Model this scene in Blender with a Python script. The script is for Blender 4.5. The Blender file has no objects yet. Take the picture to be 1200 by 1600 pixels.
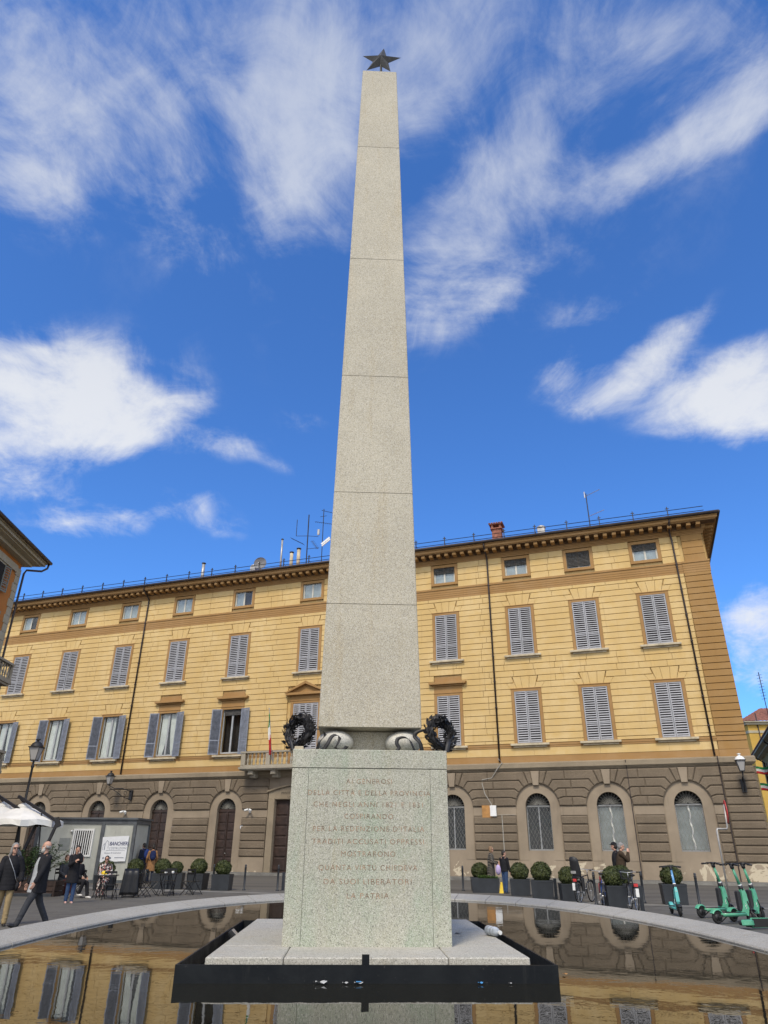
import bpy, bmesh, math, random
from mathutils import Vector, Matrix, Euler, noise
random.seed(7)
R = math.radians
sin, cos, pi = math.sin, math.cos, math.pi
scene = bpy.context.scene
COL = scene.collection

# ------------------------------------------------------------------ helpers
class MB:
    """collects faces, then links them as ONE mesh object"""
    def __init__(s):
        s.v = []; s.f = []; s.m = []; s.sm = []
        s.mi = 0; s.smooth = False; s.T = None
    def pt(s, p):
        p = Vector(p)
        if s.T is not None: p = s.T @ p
        s.v.append(p); return len(s.v) - 1
    def face(s, idx):
        s.f.append(tuple(idx)); s.m.append(s.mi); s.sm.append(s.smooth)
    def poly(s, pts):
        s.face([s.pt(p) for p in pts])
    def hexa(s, p):
        i = [s.pt(q) for q in p]
        for q in ((3, 2, 1, 0), (4, 5, 6, 7), (0, 1, 5, 4), (1, 2, 6, 5), (2, 3, 7, 6), (3, 0, 4, 7)):
            s.face([i[k] for k in q])
    def box(s, x0, x1, y0, y1, z0, z1):
        s.hexa([(x0, y0, z0), (x1, y0, z0), (x1, y1, z0), (x0, y1, z0),
                (x0, y0, z1), (x1, y0, z1), (x1, y1, z1), (x0, y1, z1)])
    def cbox(s, c, d, rot=None):
        h = [Vector((sx * d[0] / 2, sy * d[1] / 2, sz * d[2] / 2)) for sz in (-1, 1)
             for sx, sy in ((-1, -1), (1, -1), (1, 1), (-1, 1))]
        M = Euler(rot).to_matrix() if rot else Matrix.Identity(3)
        s.hexa([Vector(c) + M @ q for q in h])
    def bevbox(s, x0, x1, y0, y1, z0, z1, b=.01):
        """box with chamfered vertical and top edges"""
        def ring(x0, x1, y0, y1, z, c):
            return [s.pt(p) for p in ((x0 + c, y0, z), (x1 - c, y0, z), (x1, y0 + c, z), (x1, y1 - c, z),
                                      (x1 - c, y1, z), (x0 + c, y1, z), (x0, y1 - c, z), (x0, y0 + c, z))]
        a = ring(x0, x1, y0, y1, z0, b); m = ring(x0, x1, y0, y1, z1 - b, b)
        t = ring(x0 + b, x1 - b, y0 + b, y1 - b, z1, b * .6)
        for p, q in ((a, m), (m, t)):
            for k in range(8):
                s.face((p[k], p[(k + 1) % 8], q[(k + 1) % 8], q[k]))
        s.face(t); s.face(a[::-1])
    def tube(s, pts, r, n=8, cap=True, sq=None):
        """tube along pts; r a number or one per point"""
        pts = [Vector(p) for p in pts]
        rs = r if isinstance(r, (list, tuple)) else [r] * len(pts)
        rings = []; ref = None
        for i, p in enumerate(pts):
            a = pts[max(i - 1, 0)]; b = pts[min(i + 1, len(pts) - 1)]
            t = (b - a)
            if t.length < 1e-9: t = Vector((0, 0, 1))
            t.normalize()
            if ref is None:
                ref = Vector((0, 0, 1)) if abs(t.z) < .9 else Vector((1, 0, 0))
            u = t.cross(ref)
            if u.length < 1e-6: u = t.orthogonal()
            u.normalize(); w = t.cross(u).normalized(); ref = -w if False else ref
            off = pi / n if sq else 0
            rings.append([s.pt(p + (u * cos(2 * pi * k / n + off) + w * sin(2 * pi * k / n + off)) * rs[i]) for k in range(n)])
        for A, B in zip(rings, rings[1:]):
            for k in range(n):
                s.face((A[k], A[(k + 1) % n], B[(k + 1) % n], B[k]))
        if cap:
            s.face(rings[0][::-1]); s.face(rings[-1])
    def lathe(s, prof, n=16, c=(0, 0, 0), sx=1, sy=1):
        """profile of (r, z)"""
        rings = []
        for r, z in prof:
            rings.append([s.pt((c[0] + r * sx * cos(2 * pi * k / n), c[1] + r * sy * sin(2 * pi * k / n), c[2] + z)) for k in range(n)])
        for A, B in zip(rings, rings[1:]):
            for k in range(n):
                s.face((A[k], A[(k + 1) % n], B[(k + 1) % n], B[k]))
        s.face(rings[0][::-1]); s.face(rings[-1])
    def ball(s, c, r, n=10, m=6):
        if not isinstance(r, (tuple, list)): r = (r, r, r)
        rings = []
        for j in range(1, m):
            a = -pi / 2 + pi * j / m
            rings.append([s.pt((c[0] + r[0] * cos(a) * cos(2 * pi * k / n), c[1] + r[1] * cos(a) * sin(2 * pi * k / n), c[2] + r[2] * sin(a))) for k in range(n)])
        b = s.pt((c[0], c[1], c[2] - r[2])); t = s.pt((c[0], c[1], c[2] + r[2]))
        for k in range(n):
            s.face((b, rings[0][(k + 1) % n], rings[0][k])); s.face((t, rings[-1][k], rings[-1][(k + 1) % n]))
        for A, B in zip(rings, rings[1:]):
            for k in range(n):
                s.face((A[k], A[(k + 1) % n], B[(k + 1) % n], B[k]))
    def torus(s, c, R0, r, n=24, m=8, axis='y', arc=None):
        rings = []
        cnt = n if arc is None else n + 1
        for i in range(cnt):
            a = 2 * pi * i / n if arc is None else arc[0] + (arc[1] - arc[0]) * i / n
            ring = []
            for j in range(m):
                b = 2 * pi * j / m
                q = R0 + r * cos(b); h = r * sin(b)
                if axis == 'y': p = (q * cos(a), h, q * sin(a))
                elif axis == 'x': p = (h, q * cos(a), q * sin(a))
                else: p = (q * cos(a), q * sin(a), h)
                ring.append(s.pt((c[0] + p[0], c[1] + p[1], c[2] + p[2])))
            rings.append(ring)
        pairs = list(zip(rings, rings[1:])) + ([(rings[-1], rings[0])] if arc is None else [])
        for A, B in pairs:
            for k in range(m):
                s.face((A[k], A[(k + 1) % m], B[(k + 1) % m], B[k]))
    def chamf(s, pts, y0, y1, c, ybot=None):
        """block standing on the x-z outline pts: from plane y0 (back) to y1 (front, towards the viewer), front edges chamfered by c"""
        n = len(pts)
        area = sum(pts[i][0] * pts[(i + 1) % n][1] - pts[(i + 1) % n][0] * pts[i][1] for i in range(n))
        if area < 0: pts = pts[::-1]
        ins = []
        for i in range(n):
            a = Vector(pts[i - 1]); b = Vector(pts[i]); d = Vector(pts[(i + 1) % n])
            e1 = (b - a).normalized(); e2 = (d - b).normalized()
            n1 = Vector((-e1.y, e1.x)); n2 = Vector((-e2.y, e2.x))
            k = n1 + n2
            den = max(.3, 1 + n1.dot(n2))
            ins.append(b + k * (c / den))
        ym = y1 + c * .8 if y1 < y0 else y1 - c * .8
        A = [s.pt((p[0], y0, p[1])) for p in pts]
        B = [s.pt((p[0], ym, p[1])) for p in pts]
        D = [s.pt((p[0], y1, p[1])) for p in ins]
        for P, Q in ((A, B), (B, D)):
            for k in range(n):
                s.face((P[k], P[(k + 1) % n], Q[(k + 1) % n], Q[k]))
        s.face(D)
    def build(s, name, mats, parent=None, loc=None, rot=None, label=None, kind=None, merge=False):
        me = bpy.data.meshes.new(name)
        me.from_pydata([tuple(v) for v in s.v], [], s.f)
        if not isinstance(mats, (list, tuple)): mats = [mats]
        for m in mats: me.materials.append(m)
        me.polygons.foreach_set('material_index', s.m)
        me.polygons.foreach_set('use_smooth', s.sm)
        me.update()
        bm = bmesh.new(); bm.from_mesh(me)
        if merge: bmesh.ops.remove_doubles(bm, verts=bm.verts, dist=1e-5)
        bmesh.ops.recalc_face_normals(bm, faces=bm.faces)
        bm.to_mesh(me); bm.free()
        o = bpy.data.objects.new(name, me); COL.objects.link(o)
        if parent is not None: o.parent = parent
        if loc is not None: o.location = loc
        if rot is not None: o.rotation_euler = rot
        if label: o['label'] = label
        if kind: o['kind'] = kind
        return o

def tag(o, label, cat, group=None):
    o['label'] = label; o['category'] = cat
    if group: o['group'] = group
    return o
def thing(name, label, cat, loc=(0, 0, 0), rz=0, group=None, rot=None):
    o = bpy.data.objects.new(name, None); COL.objects.link(o)
    o.location = loc; o.rotation_euler = rot if rot else (0, 0, rz)
    o.empty_display_size = .2
    return tag(o, label, cat, group)
def copy_tree(o, parent=None):
    c = o.copy(); COL.objects.link(c)
    if parent is not None: c.parent = parent
    for ch in list(o.children): copy_tree(ch, c)
    return c
def place(o, label=None, loc=None, rz=None, group=None):
    if label: o['label'] = label
    if loc is not None: o.location = loc
    if rz is not None: o.rotation_euler = (0, 0, rz)
    if group: o['group'] = group
    return o
def text_obj(name, s, size, mat, parent, loc, rot, align='CENTER', depth=.001, spacing=1.0, shear=0., weight=0., sx=1.):
    cu = bpy.data.curves.new(name, 'FONT'); cu.body = s; cu.size = size
    cu.align_x = align; cu.extrude = depth; cu.space_character = spacing; cu.shear = shear; cu.offset = weight
    cu.resolution_u = 3
    tmp = bpy.data.objects.new('tmp', cu); COL.objects.link(tmp)
    dg = bpy.context.evaluated_depsgraph_get(); dg.update()
    me = bpy.data.meshes.new_from_object(tmp.evaluated_get(dg))
    bpy.data.objects.remove(tmp); bpy.data.curves.remove(cu)
    for v in me.vertices: v.co.x *= sx
    me.materials.clear(); me.materials.append(mat); me.name = name
    o = bpy.data.objects.new(name, me); COL.objects.link(o)
    o.parent = parent; o.location = loc; o.rotation_euler = rot
    return o

# ------------------------------------------------------------------ materials
def nmat(name):
    m = bpy.data.materials.new(name); m.use_nodes = True
    nt = m.node_tree; nt.nodes.clear()
    out = nt.nodes.new('ShaderNodeOutputMaterial')
    b = nt.nodes.new('ShaderNodeBsdfPrincipled')
    nt.links.new(b.outputs[0], out.inputs[0])
    return m, nt, b
def N(nt, typ, **kw):
    n = nt.nodes.new(typ)
    for k, v in kw.items():
        if k == 'inp':
            for a, b in v.items(): n.inputs[a].default_value = b
        else: setattr(n, k, v)
    return n
def c4(c): return (c[0], c[1], c[2], 1)
def noise_tex(nt, vec, scale, detail=4, rough=.55, dist=0.):
    n = N(nt, 'ShaderNodeTexNoise', inp={'Scale': scale, 'Detail': detail, 'Roughness': rough, 'Distortion': dist})
    nt.links.new(vec, n.inputs['Vector']); return n.outputs[0]
def ramp(nt, fac, a, b, ca=0., cb=1.):
    r = N(nt, 'ShaderNodeMapRange', interpolation_type='SMOOTHSTEP', inp={1: a, 2: b, 3: ca, 4: cb})
    nt.links.new(fac, r.inputs[0]); return r.outputs[0]
def mix(nt, fac, a, b, blend='MIX'):
    m = N(nt, 'ShaderNodeMix', data_type='RGBA', blend_type=blend)
    for k, v in ((0, fac), (6, a), (7, b)):
        if hasattr(v, 'is_linked') or hasattr(v, 'links'): nt.links.new(v, m.inputs[k])
        elif k == 0: m.inputs[0].default_value = v
        else: m.inputs[k].default_value = c4(v)
    return m.outputs[2]
def math_n(nt, op, a, b=0., cl=False):
    m = N(nt, 'ShaderNodeMath', operation=op, use_clamp=cl)
    for k, v in ((0, a), (1, b)):
        if isinstance(v, (int, float)): m.inputs[k].default_value = v
        else: nt.links.new(v, m.inputs[k])
    return m.outputs[0]
def bump(nt, b, h, strength, dist=.02):
    n = N(nt, 'ShaderNodeBump', inp={'Strength': strength, 'Distance': dist})
    nt.links.new(h, n.inputs['Height']); nt.links.new(n.outputs[0], b.inputs['Normal'])
def coords(nt, scale=(1, 1, 1), world=False):
    if world:
        g = N(nt, 'ShaderNodeNewGeometry'); v = g.outputs['Position']
    else:
        v = N(nt, 'ShaderNodeTexCoord').outputs['Object']
    if scale != (1, 1, 1):
        mp = N(nt, 'ShaderNodeMapping', inp={'Scale': scale}); nt.links.new(v, mp.inputs[0]); v = mp.outputs[0]
    return v

def simple(name, col, rough=.6, metal=0., var=.12, vscale=6., bumps=0., bscale=60., spec=.5, world=False, coat=0.):
    m, nt, b = nmat(name)
    v = coords(nt, world=world)
    n1 = noise_tex(nt, v, vscale, 5, .6)
    d = tuple(x * (1 - var) for x in col); l = tuple(min(1, x * (1 + var)) for x in col)
    cc = mix(nt, ramp(nt, n1, .3, .7), d, l)
    if 'shutter' in name:
        oi = N(nt, 'ShaderNodeObjectInfo')
        cc = mix(nt, math_n(nt, 'MULTIPLY', oi.outputs['Random'], .55), cc, (col[0] * .72, col[1] * .73, col[2] * .72))
    nt.links.new(cc, b.inputs['Base Color'])
    b.inputs['Roughness'].default_value = rough; b.inputs['Metallic'].default_value = metal
    b.inputs['Specular IOR Level'].default_value = spec
    if coat: b.inputs['Coat Weight'].default_value = coat
    if bumps: bump(nt, b, noise_tex(nt, v, bscale, 4, .6), bumps, .01)
    return m

M = {}
def granite(name, base, green=0., seed=0., speck=.75, dirt=0.):
    m, nt, b = nmat(name)
    v = coords(nt)
    big = noise_tex(nt, v, 1.3, 5, .6)
    mp = N(nt, 'ShaderNodeMapping', inp={'Scale': (9, 9, .9), 'Location': (seed, 0, 0)}); nt.links.new(v, mp.inputs[0])
    streak = noise_tex(nt, mp.outputs[0], 1., 5, .6)
    col = mix(nt, ramp(nt, big, .35, .7), tuple(x * .9 for x in base), tuple(x * 1.06 for x in base))
    col = mix(nt, ramp(nt, streak, .50, .74, 0, .5), col, (base[0] * .86, base[1] * .76, base[2] * .58))
    if green:
        mg = N(nt, 'ShaderNodeMapping', inp={'Scale': (2.4, 2.4, 1.1), 'Location': (seed + 3, 2, 0)}); nt.links.new(v, mg.inputs[0])
        g = noise_tex(nt, mg.outputs[0], 1.1, 5, .6, .4)
        col = mix(nt, ramp(nt, g, .42, .66, 0, green), col, (base[0] * .74, base[1] * .88, base[2] * .82))
        g2 = noise_tex(nt, v, 2.6, 6, .65, .6)
        col = mix(nt, ramp(nt, g2, .55, .75, 0, .45), col, (base[0] * .86, base[1] * .80, base[2] * .72))
    gi = N(nt, 'ShaderNodeNewGeometry')      # every block of stone has its own tone
    col = mix(nt, math_n(nt, 'MULTIPLY', gi.outputs['Random Per Island'], .22), col, (base[0] * .72, base[1] * .70, base[2] * .66))
    vo = N(nt, 'ShaderNodeTexVoronoi', feature='F1', inp={'Scale': 230., 'Randomness': 1.}); nt.links.new(v, vo.inputs['Vector'])
    sep = N(nt, 'ShaderNodeSeparateColor'); nt.links.new(vo.outputs['Color'], sep.inputs[0])
    dark = math_n(nt, 'GREATER_THAN', sep.outputs[0], .86)
    grey = math_n(nt, 'GREATER_THAN', sep.outputs[1], .55)
    lite = math_n(nt, 'GREATER_THAN', sep.outputs[2], .75)
    col = mix(nt, math_n(nt, 'MULTIPLY', grey, .26), col, (.23, .22, .20))
    col = mix(nt, math_n(nt, 'MULTIPLY', lite, .35), col, (.72, .70, .64))
    col = mix(nt, math_n(nt, 'MULTIPLY', dark, speck), col, (.06, .058, .055))
    if dirt:
        dn = noise_tex(nt, v, 7., 6, .7, .5)
        col = mix(nt, ramp(nt, dn, .56, .72, 0, dirt), col, (.16, .15, .12))
    nt.links.new(col, b.inputs['Base Color'])
    b.inputs['Roughness'].default_value = .78
    bump(nt, b, noise_tex(nt, v, 110, 3, .6), .25, .004)
    return m
M['granite'] = granite('pale_granite', (.445, .405, .31), 0, 0., .50)
M['granite_green'] = granite('stained_granite', (.40, .395, .315), .95, 4., .55, .16)
M['granite_ball'] = granite('pale_rounded_granite', (.56, .545, .49), 0, 6., .5)
M['granite_slab'] = granite('granite_slab', (.43, .405, .345), .15, 9., .55, .45)

def plaster(name, col, stain=.35, trim=False):
    m, nt, b = nmat(name)
    v = coords(nt)
    big = noise_tex(nt, v, .35, 6, .6, .3); mid = noise_tex(nt, v, 1.7, 6, .62)
    mp = N(nt, 'ShaderNodeMapping', inp={'Scale': (3.2, 1, .22)}); nt.links.new(v, mp.inputs[0])
    st = noise_tex(nt, mp.outputs[0], 1.3, 6, .65)
    c = mix(nt, ramp(nt, big, .3, .7), (col[0] * .9, col[1] * .86, col[2] * .78), (col[0] * 1.06, col[1] * 1.08, col[2] * 1.15))
    c = mix(nt, ramp(nt, mid, .42, .68, 0, .8), c, (col[0] * .98, col[1] * .93, col[2] * .80))
    c = mix(nt, ramp(nt, st, .56, .74, 0, stain), c, (col[0] * .72, col[1] * .66, col[2] * .62))
    # every block has a slightly different tone
    br = N(nt, 'ShaderNodeTexVoronoi', feature='F1', inp={'Scale': 1.}); mb = N(nt, 'ShaderNodeMapping', inp={'Scale': (.6, .2, 2.4)})
    nt.links.new(v, mb.inputs[0]); nt.links.new(mb.outputs[0], br.inputs['Vector'])
    sp = N(nt, 'ShaderNodeSeparateColor'); nt.links.new(br.outputs['Color'], sp.inputs[0])
    c = mix(nt, math_n(nt, 'MULTIPLY', sp.outputs[0], .16), c, (col[0] * .8, col[1] * .72, col[2] * .6))
    nt.links.new(c, b.inputs['Base Color'])
    b.inputs['Roughness'].default_value = .85; b.inputs['Specular IOR Level'].default_value = .25
    bump(nt, b, noise_tex(nt, v, 14, 5, .6), .15, .02)
    return m
M['yellow'] = plaster('yellow_plaster', (.60, .435, .20), .7)
M['ochre'] = plaster('ochre_plaster', (.335, .20, .078), .3)
M['brown_trim'] = plaster('brown_painted_trim', (.345, .205, .085), .3)
M['orange'] = plaster('orange_plaster', (.46, .19, .055), .2)
M['far_yellow'] = plaster('far_yellow_plaster', (.5, .33, .08), .2)
M['far_brown'] = plaster('far_ochre_plaster', (.30, .2, .07), .2)
M['cream'] = plaster('cream_plaster', (.40, .37, .29), .25)

def stucco(name, col, rough_amt, peel=False):
    m, nt, b = nmat(name)
    v = coords(nt)
    big = noise_tex(nt, v, .5, 6, .62, .4)
    mp = N(nt, 'ShaderNodeMapping', inp={'Scale': (2.6, 1, .35)}); nt.links.new(v, mp.inputs[0])
    st = noise_tex(nt, mp.outputs[0], 1.2, 6, .65)
    c = mix(nt, ramp(nt, big, .3, .7), tuple(x * .85 for x in col), tuple(x * 1.12 for x in col))
    c = mix(nt, ramp(nt, st, .55, .75, 0, .4), c, tuple(x * .6 for x in col))
    fine = noise_tex(nt, v, 16, 4, .7)
    c = mix(nt, ramp(nt, fine, .35, .65, 0, rough_amt * .5), c, tuple(x * .62 for x in col))
    if peel:
        sx = N(nt, 'ShaderNodeSeparateXYZ'); nt.links.new(v, sx.inputs[0])
        low = ramp(nt, sx.outputs[2], .5, 1.9, .15, 0.)
        pn = noise_tex(nt, v, .62, 8, .62, .5)
        pm = math_n(nt, 'ADD', pn, low)
        p1 = ramp(nt, pm, .725, .74)
        c = mix(nt, p1, c, (.52, .45, .33))
        p2 = ramp(nt, pm, .79, .80)
        c = mix(nt, p2, c, (.33, .27, .2))
        hsum = math_n(nt, 'SUBTRACT', noise_tex(nt, v, 30, 4, .6), math_n(nt, 'MULTIPLY', p1, .6))
        bump(nt, b, hsum, .35, .02)
    else:
        bump(nt, b, noise_tex(nt, v, 22, 3, .7), .2 + rough_amt, .04)
    nt.links.new(c, b.inputs['Base Color'])
    b.inputs['Roughness'].default_value = .92; b.inputs['Specular IOR Level'].default_value = .2
    return m
M['stone'] = stucco('smooth_brown_stucco', (.285, .230, .168), .1, True)
M['stone_rough'] = stucco('rough_cast_stucco', (.20, .158, .112), .8)
M['stone_pale'] = stucco('pale_stone_cornice', (.28, .228, .16), .3)
M['balcony_stone'] = stucco('weathered_balcony_stone', (.36, .32, .25), .5)

def paving():
    m, nt, b = nmat('dark_stone_paving')
    v = coords(nt)
    rot = N(nt, 'ShaderNodeMapping', inp={'Rotation': (0, 0, R(-12))}); nt.links.new(v, rot.inputs[0])
    br = N(nt, 'ShaderNodeTexBrick', offset=.5, inp={'Scale': 1., 'Mortar Size': .008, 'Brick Width': .6, 'Row Height': .28,
            'Color1': (.078, .073, .063, 1), 'Color2': (.12, .113, .097, 1), 'Mortar': (.045, .045, .043, 1), 'Bias': 0.})
    nt.links.new(rot.outputs[0], br.inputs['Vector'])
    n1 = noise_tex(nt, v, .25, 6, .65, .5)
    c = mix(nt, ramp(nt, n1, .4, .7, 0, .55), br.outputs[0], (.11, .106, .094))
    n2 = noise_tex(nt, v, 3., 6, .7)
    c = mix(nt, ramp(nt, n2, .58, .75, 0, .6), c, (.06, .06, .058))
    nt.links.new(c, b.inputs['Base Color']); b.inputs['Roughness'].default_value = .75
    bump(nt, b, br.outputs['Fac'], -.3, .01)
    return m
M['paving'] = paving()
def road():
    m, nt, b = nmat('worn_asphalt')
    v = coords(nt)
    mp = N(nt, 'ShaderNodeMapping', inp={'Rotation': (0, 0, R(19.7)), 'Scale': (.1, 1.6, 1)}); nt.links.new(v, mp.inputs[0])
    n1 = noise_tex(nt, mp.outputs[0], .8, 6, .6, .3)
    c = mix(nt, ramp(nt, n1, .35, .65), (.06, .055, .046), (.11, .10, .082))
    n2 = noise_tex(nt, v, 5, 6, .7)
    c = mix(nt, ramp(nt, n2, .5, .75, 0, .4), c, (.125, .115, .098))
    nt.links.new(c, b.inputs['Base Color']); b.inputs['Roughness'].default_value = .85
    bump(nt, b, noise_tex(nt, v, 60, 3, .6), .2, .01)
    return m
M['road'] = road()
M['band'] = simple('pale_paving_band', (.17, .163, .145), .8, 0, .25, 1.5, .2, 30)
M['pavement'] = simple('pavement_slabs', (.13, .125, .11), .85, 0, .25, 1.2, .2, 30)
M['rim'] = granite('rim_travertine', (.335, .315, .27), 0, 2., .2, .4)
M['rim_wall'] = granite('pool_wall_stone', (.40, .39, .36), .2, 5., .4, .4)

def water():
    m, nt, b = nmat('dark_pool_water')
    v = coords(nt)
    b.inputs['Base Color'].default_value = (.014, .0135, .010, 1)
    b.inputs['Roughness'].default_value = .012; b.inputs['IOR'].default_value = 1.333
    n1 = noise_tex(nt, v, 2.2, 3, .5); n2 = noise_tex(nt, v, 9., 3, .55, .3)
    h = math_n(nt, 'ADD', math_n(nt, 'MULTIPLY', n1, 1.), math_n(nt, 'MULTIPLY', n2, .28))
    bump(nt, b, h, .075, .012)
    return m
M['water'] = water()
def steel_paint():
    m, nt, b = nmat('dark_painted_steel'); v = coords(nt)
    mp = N(nt, 'ShaderNodeMapping', inp={'Scale': (14, 14, 1.2)}); nt.links.new(v, mp.inputs[0])
    drip = noise_tex(nt, mp.outputs[0], 1., 5, .65); blot = noise_tex(nt, v, 5., 6, .65, .4)
    c = mix(nt, ramp(nt, blot, .35, .7), (.009, .0105, .0125), (.015, .017, .019))
    c = mix(nt, ramp(nt, drip, .58, .78, 0, .5), c, (.045, .044, .042))
    sc = noise_tex(nt, v, 60., 3, .6); c = mix(nt, ramp(nt, sc, .68, .74, 0, .5), c, (.09, .085, .08))
    nt.links.new(c, b.inputs['Base Color']); nt.links.new(ramp(nt, blot, .3, .7, .32, .58), b.inputs['Roughness'])
    b.inputs['Specular IOR Level'].default_value = .12
    bump(nt, b, noise_tex(nt, v, 30, 4, .6), .08, .01); return m
M['tray'] = steel_paint()
M['bronze'] = simple('dark_bronze', (.032, .030, .030), .5, .55, .4, 18., .25, 80)
M['star'] = simple('weathered_star_metal', (.06, .058, .055), .55, .4, .3, 6., .15, 60)
M['black'] = simple('black_metal', (.014, .014, .016), .45, .3, .2, 6.)
M['iron'] = simple('dark_iron', (.022, .022, .024), .55, .3, .3, 9.)
M['gutter'] = simple('brown_copper_gutter', (.045, .033, .03), .5, .3, .3, 3.)
M['pale_iron'] = simple('pale_painted_iron', (.21, .205, .185), .6, .1, .2, 9.)
M['shutter'] = simple('grey_lavender_shutter', (.335, .335, .355), .6, 0, .14, 2., .05, 30)
M['shutter_blue'] = simple('grey_blue_shutter', (.23, .25, .30), .65, 0, .28, 4., .1, 30)
M['shutter_green'] = simple('grey_green_shutter', (.2, .215, .19), .65, 0, .2, 4.)
M['sill'] = simple('pale_sill_stone', (.46, .39, .27), .8, 0, .25, 2.)
M['winframe'] = simple('grey_window_frame', (.33, .34, .35), .5, 0, .12, 3.)
M['winwhite'] = simple('cream_window_frame', (.52, .50, .43), .5, 0, .12, 3.)
M['curtain'] = simple('white_curtain', (.62, .62, .57), .9, 0, .1, 2.)
M['attic_curtain'] = simple('grey_blue_net_curtain', (.33, .37, .39), .9, 0, .15, 2.)
M['room'] = simple('dark_room', (.015, .014, .013), .9, 0, .3, 1.)
M['wood'] = simple('dark_brown_door_wood', (.035, .020, .015), .5, 0, .35, 3., .15, 25)
M['blind'] = simple('dark_roller_blind', (.055, .05, .045), .6, 0, .3, 5.)
M['roof'] = simple('terracotta_tiles', (.22, .085, .052), .85, 0, .35, 3.5, .3, 25)
M['brick'] = simple('chimney_brick', (.25, .10, .065), .9, 0, .35, 5., .3, 30)
M['steel'] = simple('galvanised_steel', (.38, .37, .35), .45, .5, .2, 4.)
M['dish'] = simple('grey_dish', (.17, .17, .18), .6, 0, .15, 3.)
M['cabinet'] = simple('container_panel', (.40, .41, .37), .6, 0, .1, 1.3)
M['cab_frame'] = simple('container_frame', (.10, .11, .12), .5, .2, .2, 3.)
M['white'] = simple('white_paint', (.72, .72, .70), .5, 0, .08, 4.)
M['banner'] = simple('white_banner', (.70, .72, .75), .6, 0, .06, 2.)
M['scrap'] = simple('dull_white_wrapper', (.40, .40, .39), .6, 0, .2, 30.)
M['navy'] = simple('navy_print', (.008, .016, .10), .6, 0, .1, 4.)
M['greyink'] = simple('grey_print', (.12, .14, .2), .6, 0, .1, 4.)
M['blackink'] = simple('black_lettering', (.012, .011, .01), .7, 0, .1, 4.)
M['carved'] = simple('brown_carved_lettering', (.25, .155, .10), .9, 0, .7, 22.)
M['soffit_shade'] = simple('painted_soffit_shade', (.13, .075, .035), .9, 0, .3, 3.)  # darkened brown: shade under the cornice put into the colour
M['planter'] = simple('anthracite_planter', (.026, .03, .036), .5, .1, .2, 2.5)
M['soil'] = simple('soil', (.03, .022, .015), .95, 0, .3, 20.)
M['bark'] = simple('bark', (.06, .045, .03), .9, 0, .3, 20.)
M['canvas'] = simple('off_white_canvas', (.72, .70, .65), .85, 0, .08, 2., .1, 20)
M['umb_black'] = simple('black_umbrella_frame', (.016, .016, .02), .5, .2, .2, 4.)
M['box_orange'] = simple('orange_wood_board', (.40, .20, .06), .7, 0, .2, 4.)
M['red'] = simple('red_paint', (.5, .03, .03), .5, 0, .15, 4.)
M['green_cloth'] = simple('green_cloth', (.02, .22, .06), .8, 0, .15, 4.)
M['white_cloth'] = simple('white_cloth', (.65, .65, .62), .8, 0, .1, 4.)
M['red_cloth'] = simple('red_cloth', (.5, .025, .03), .8, 0, .15, 4.)
M['scoot'] = simple('mint_green_scooter_paint', (.085, .36, .21), .38, 0, .12, 5., coat=.3)
M['scoot_teal'] = simple('teal_scooter_paint', (.10, .42, .40), .38, 0, .12, 5., coat=.3)
M['scoot_blue'] = simple('blue_scooter_wrap', (.12, .30, .55), .4, 0, .35, 3., coat=.3)
M['rubber'] = simple('black_rubber', (.012, .012, .012), .8, 0, .2, 9.)
M['plastic'] = simple('black_plastic', (.018, .018, .02), .55, 0, .2, 9.)
M['chrome'] = simple('bike_alloy', (.45, .45, .45), .35, .8, .1, 9.)
M['bike_red'] = simple('red_bike_paint', (.35, .03, .04), .4, 0, .15, 9.)
M['bike_blue'] = simple('blue_bike_paint', (.03, .10, .40), .4, 0, .15, 9.)
M['bike_black'] = simple('black_bike_paint', (.02, .02, .022), .4, 0, .15, 9.)
M['yellow_sign'] = simple('yellow_plastic', (.75, .52, .02), .5, 0, .1, 9.)
M['blue_plastic'] = simple('blue_wrapper', (.08, .3, .6), .5, 0, .2, 9.)
M['cable'] = simple('white_cable', (.33, .31, .27), .6, 0, .1, 9.)

def glass(name, tint, gloss=.5):
    m = bpy.data.materials.new(name); m.use_nodes = True; nt = m.node_tree; nt.nodes.clear()
    out = N(nt, 'ShaderNodeOutputMaterial'); t = N(nt, 'ShaderNodeBsdfTransparent'); t.inputs[0].default_value = c4(tint)
    g = N(nt, 'ShaderNodeBsdfGlossy', inp={'Roughness': .02}); lw = N(nt, 'ShaderNodeLayerWeight', inp={'Blend': .5}); fr = math_n(nt, 'ADD', math_n(nt, 'MULTIPLY', math_n(nt, 'POWER', lw.outputs['Facing'], 5.), .8), .045)
    mx = N(nt, 'ShaderNodeMixShader')
    nt.links.new(fr, mx.inputs[0]); nt.links.new(t.outputs[0], mx.inputs[1]); nt.links.new(g.outputs[0], mx.inputs[2])
    nt.links.new(mx.outputs[0], out.inputs[0]); return m
M['glass'] = glass('window_glass', (.93, .95, .95))
M['clear'] = simple('clear_bottle_plastic', (.42, .46, .52), .15, 0, .3, 30.)
def lampglass():
    m, nt, b = nmat('frosted_lamp_glass')
    b.inputs['Base Color'].default_value = (.35, .34, .33, 1); b.inputs['Roughness'].default_value = .3
    return m
M['lampglass'] = lampglass()

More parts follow.
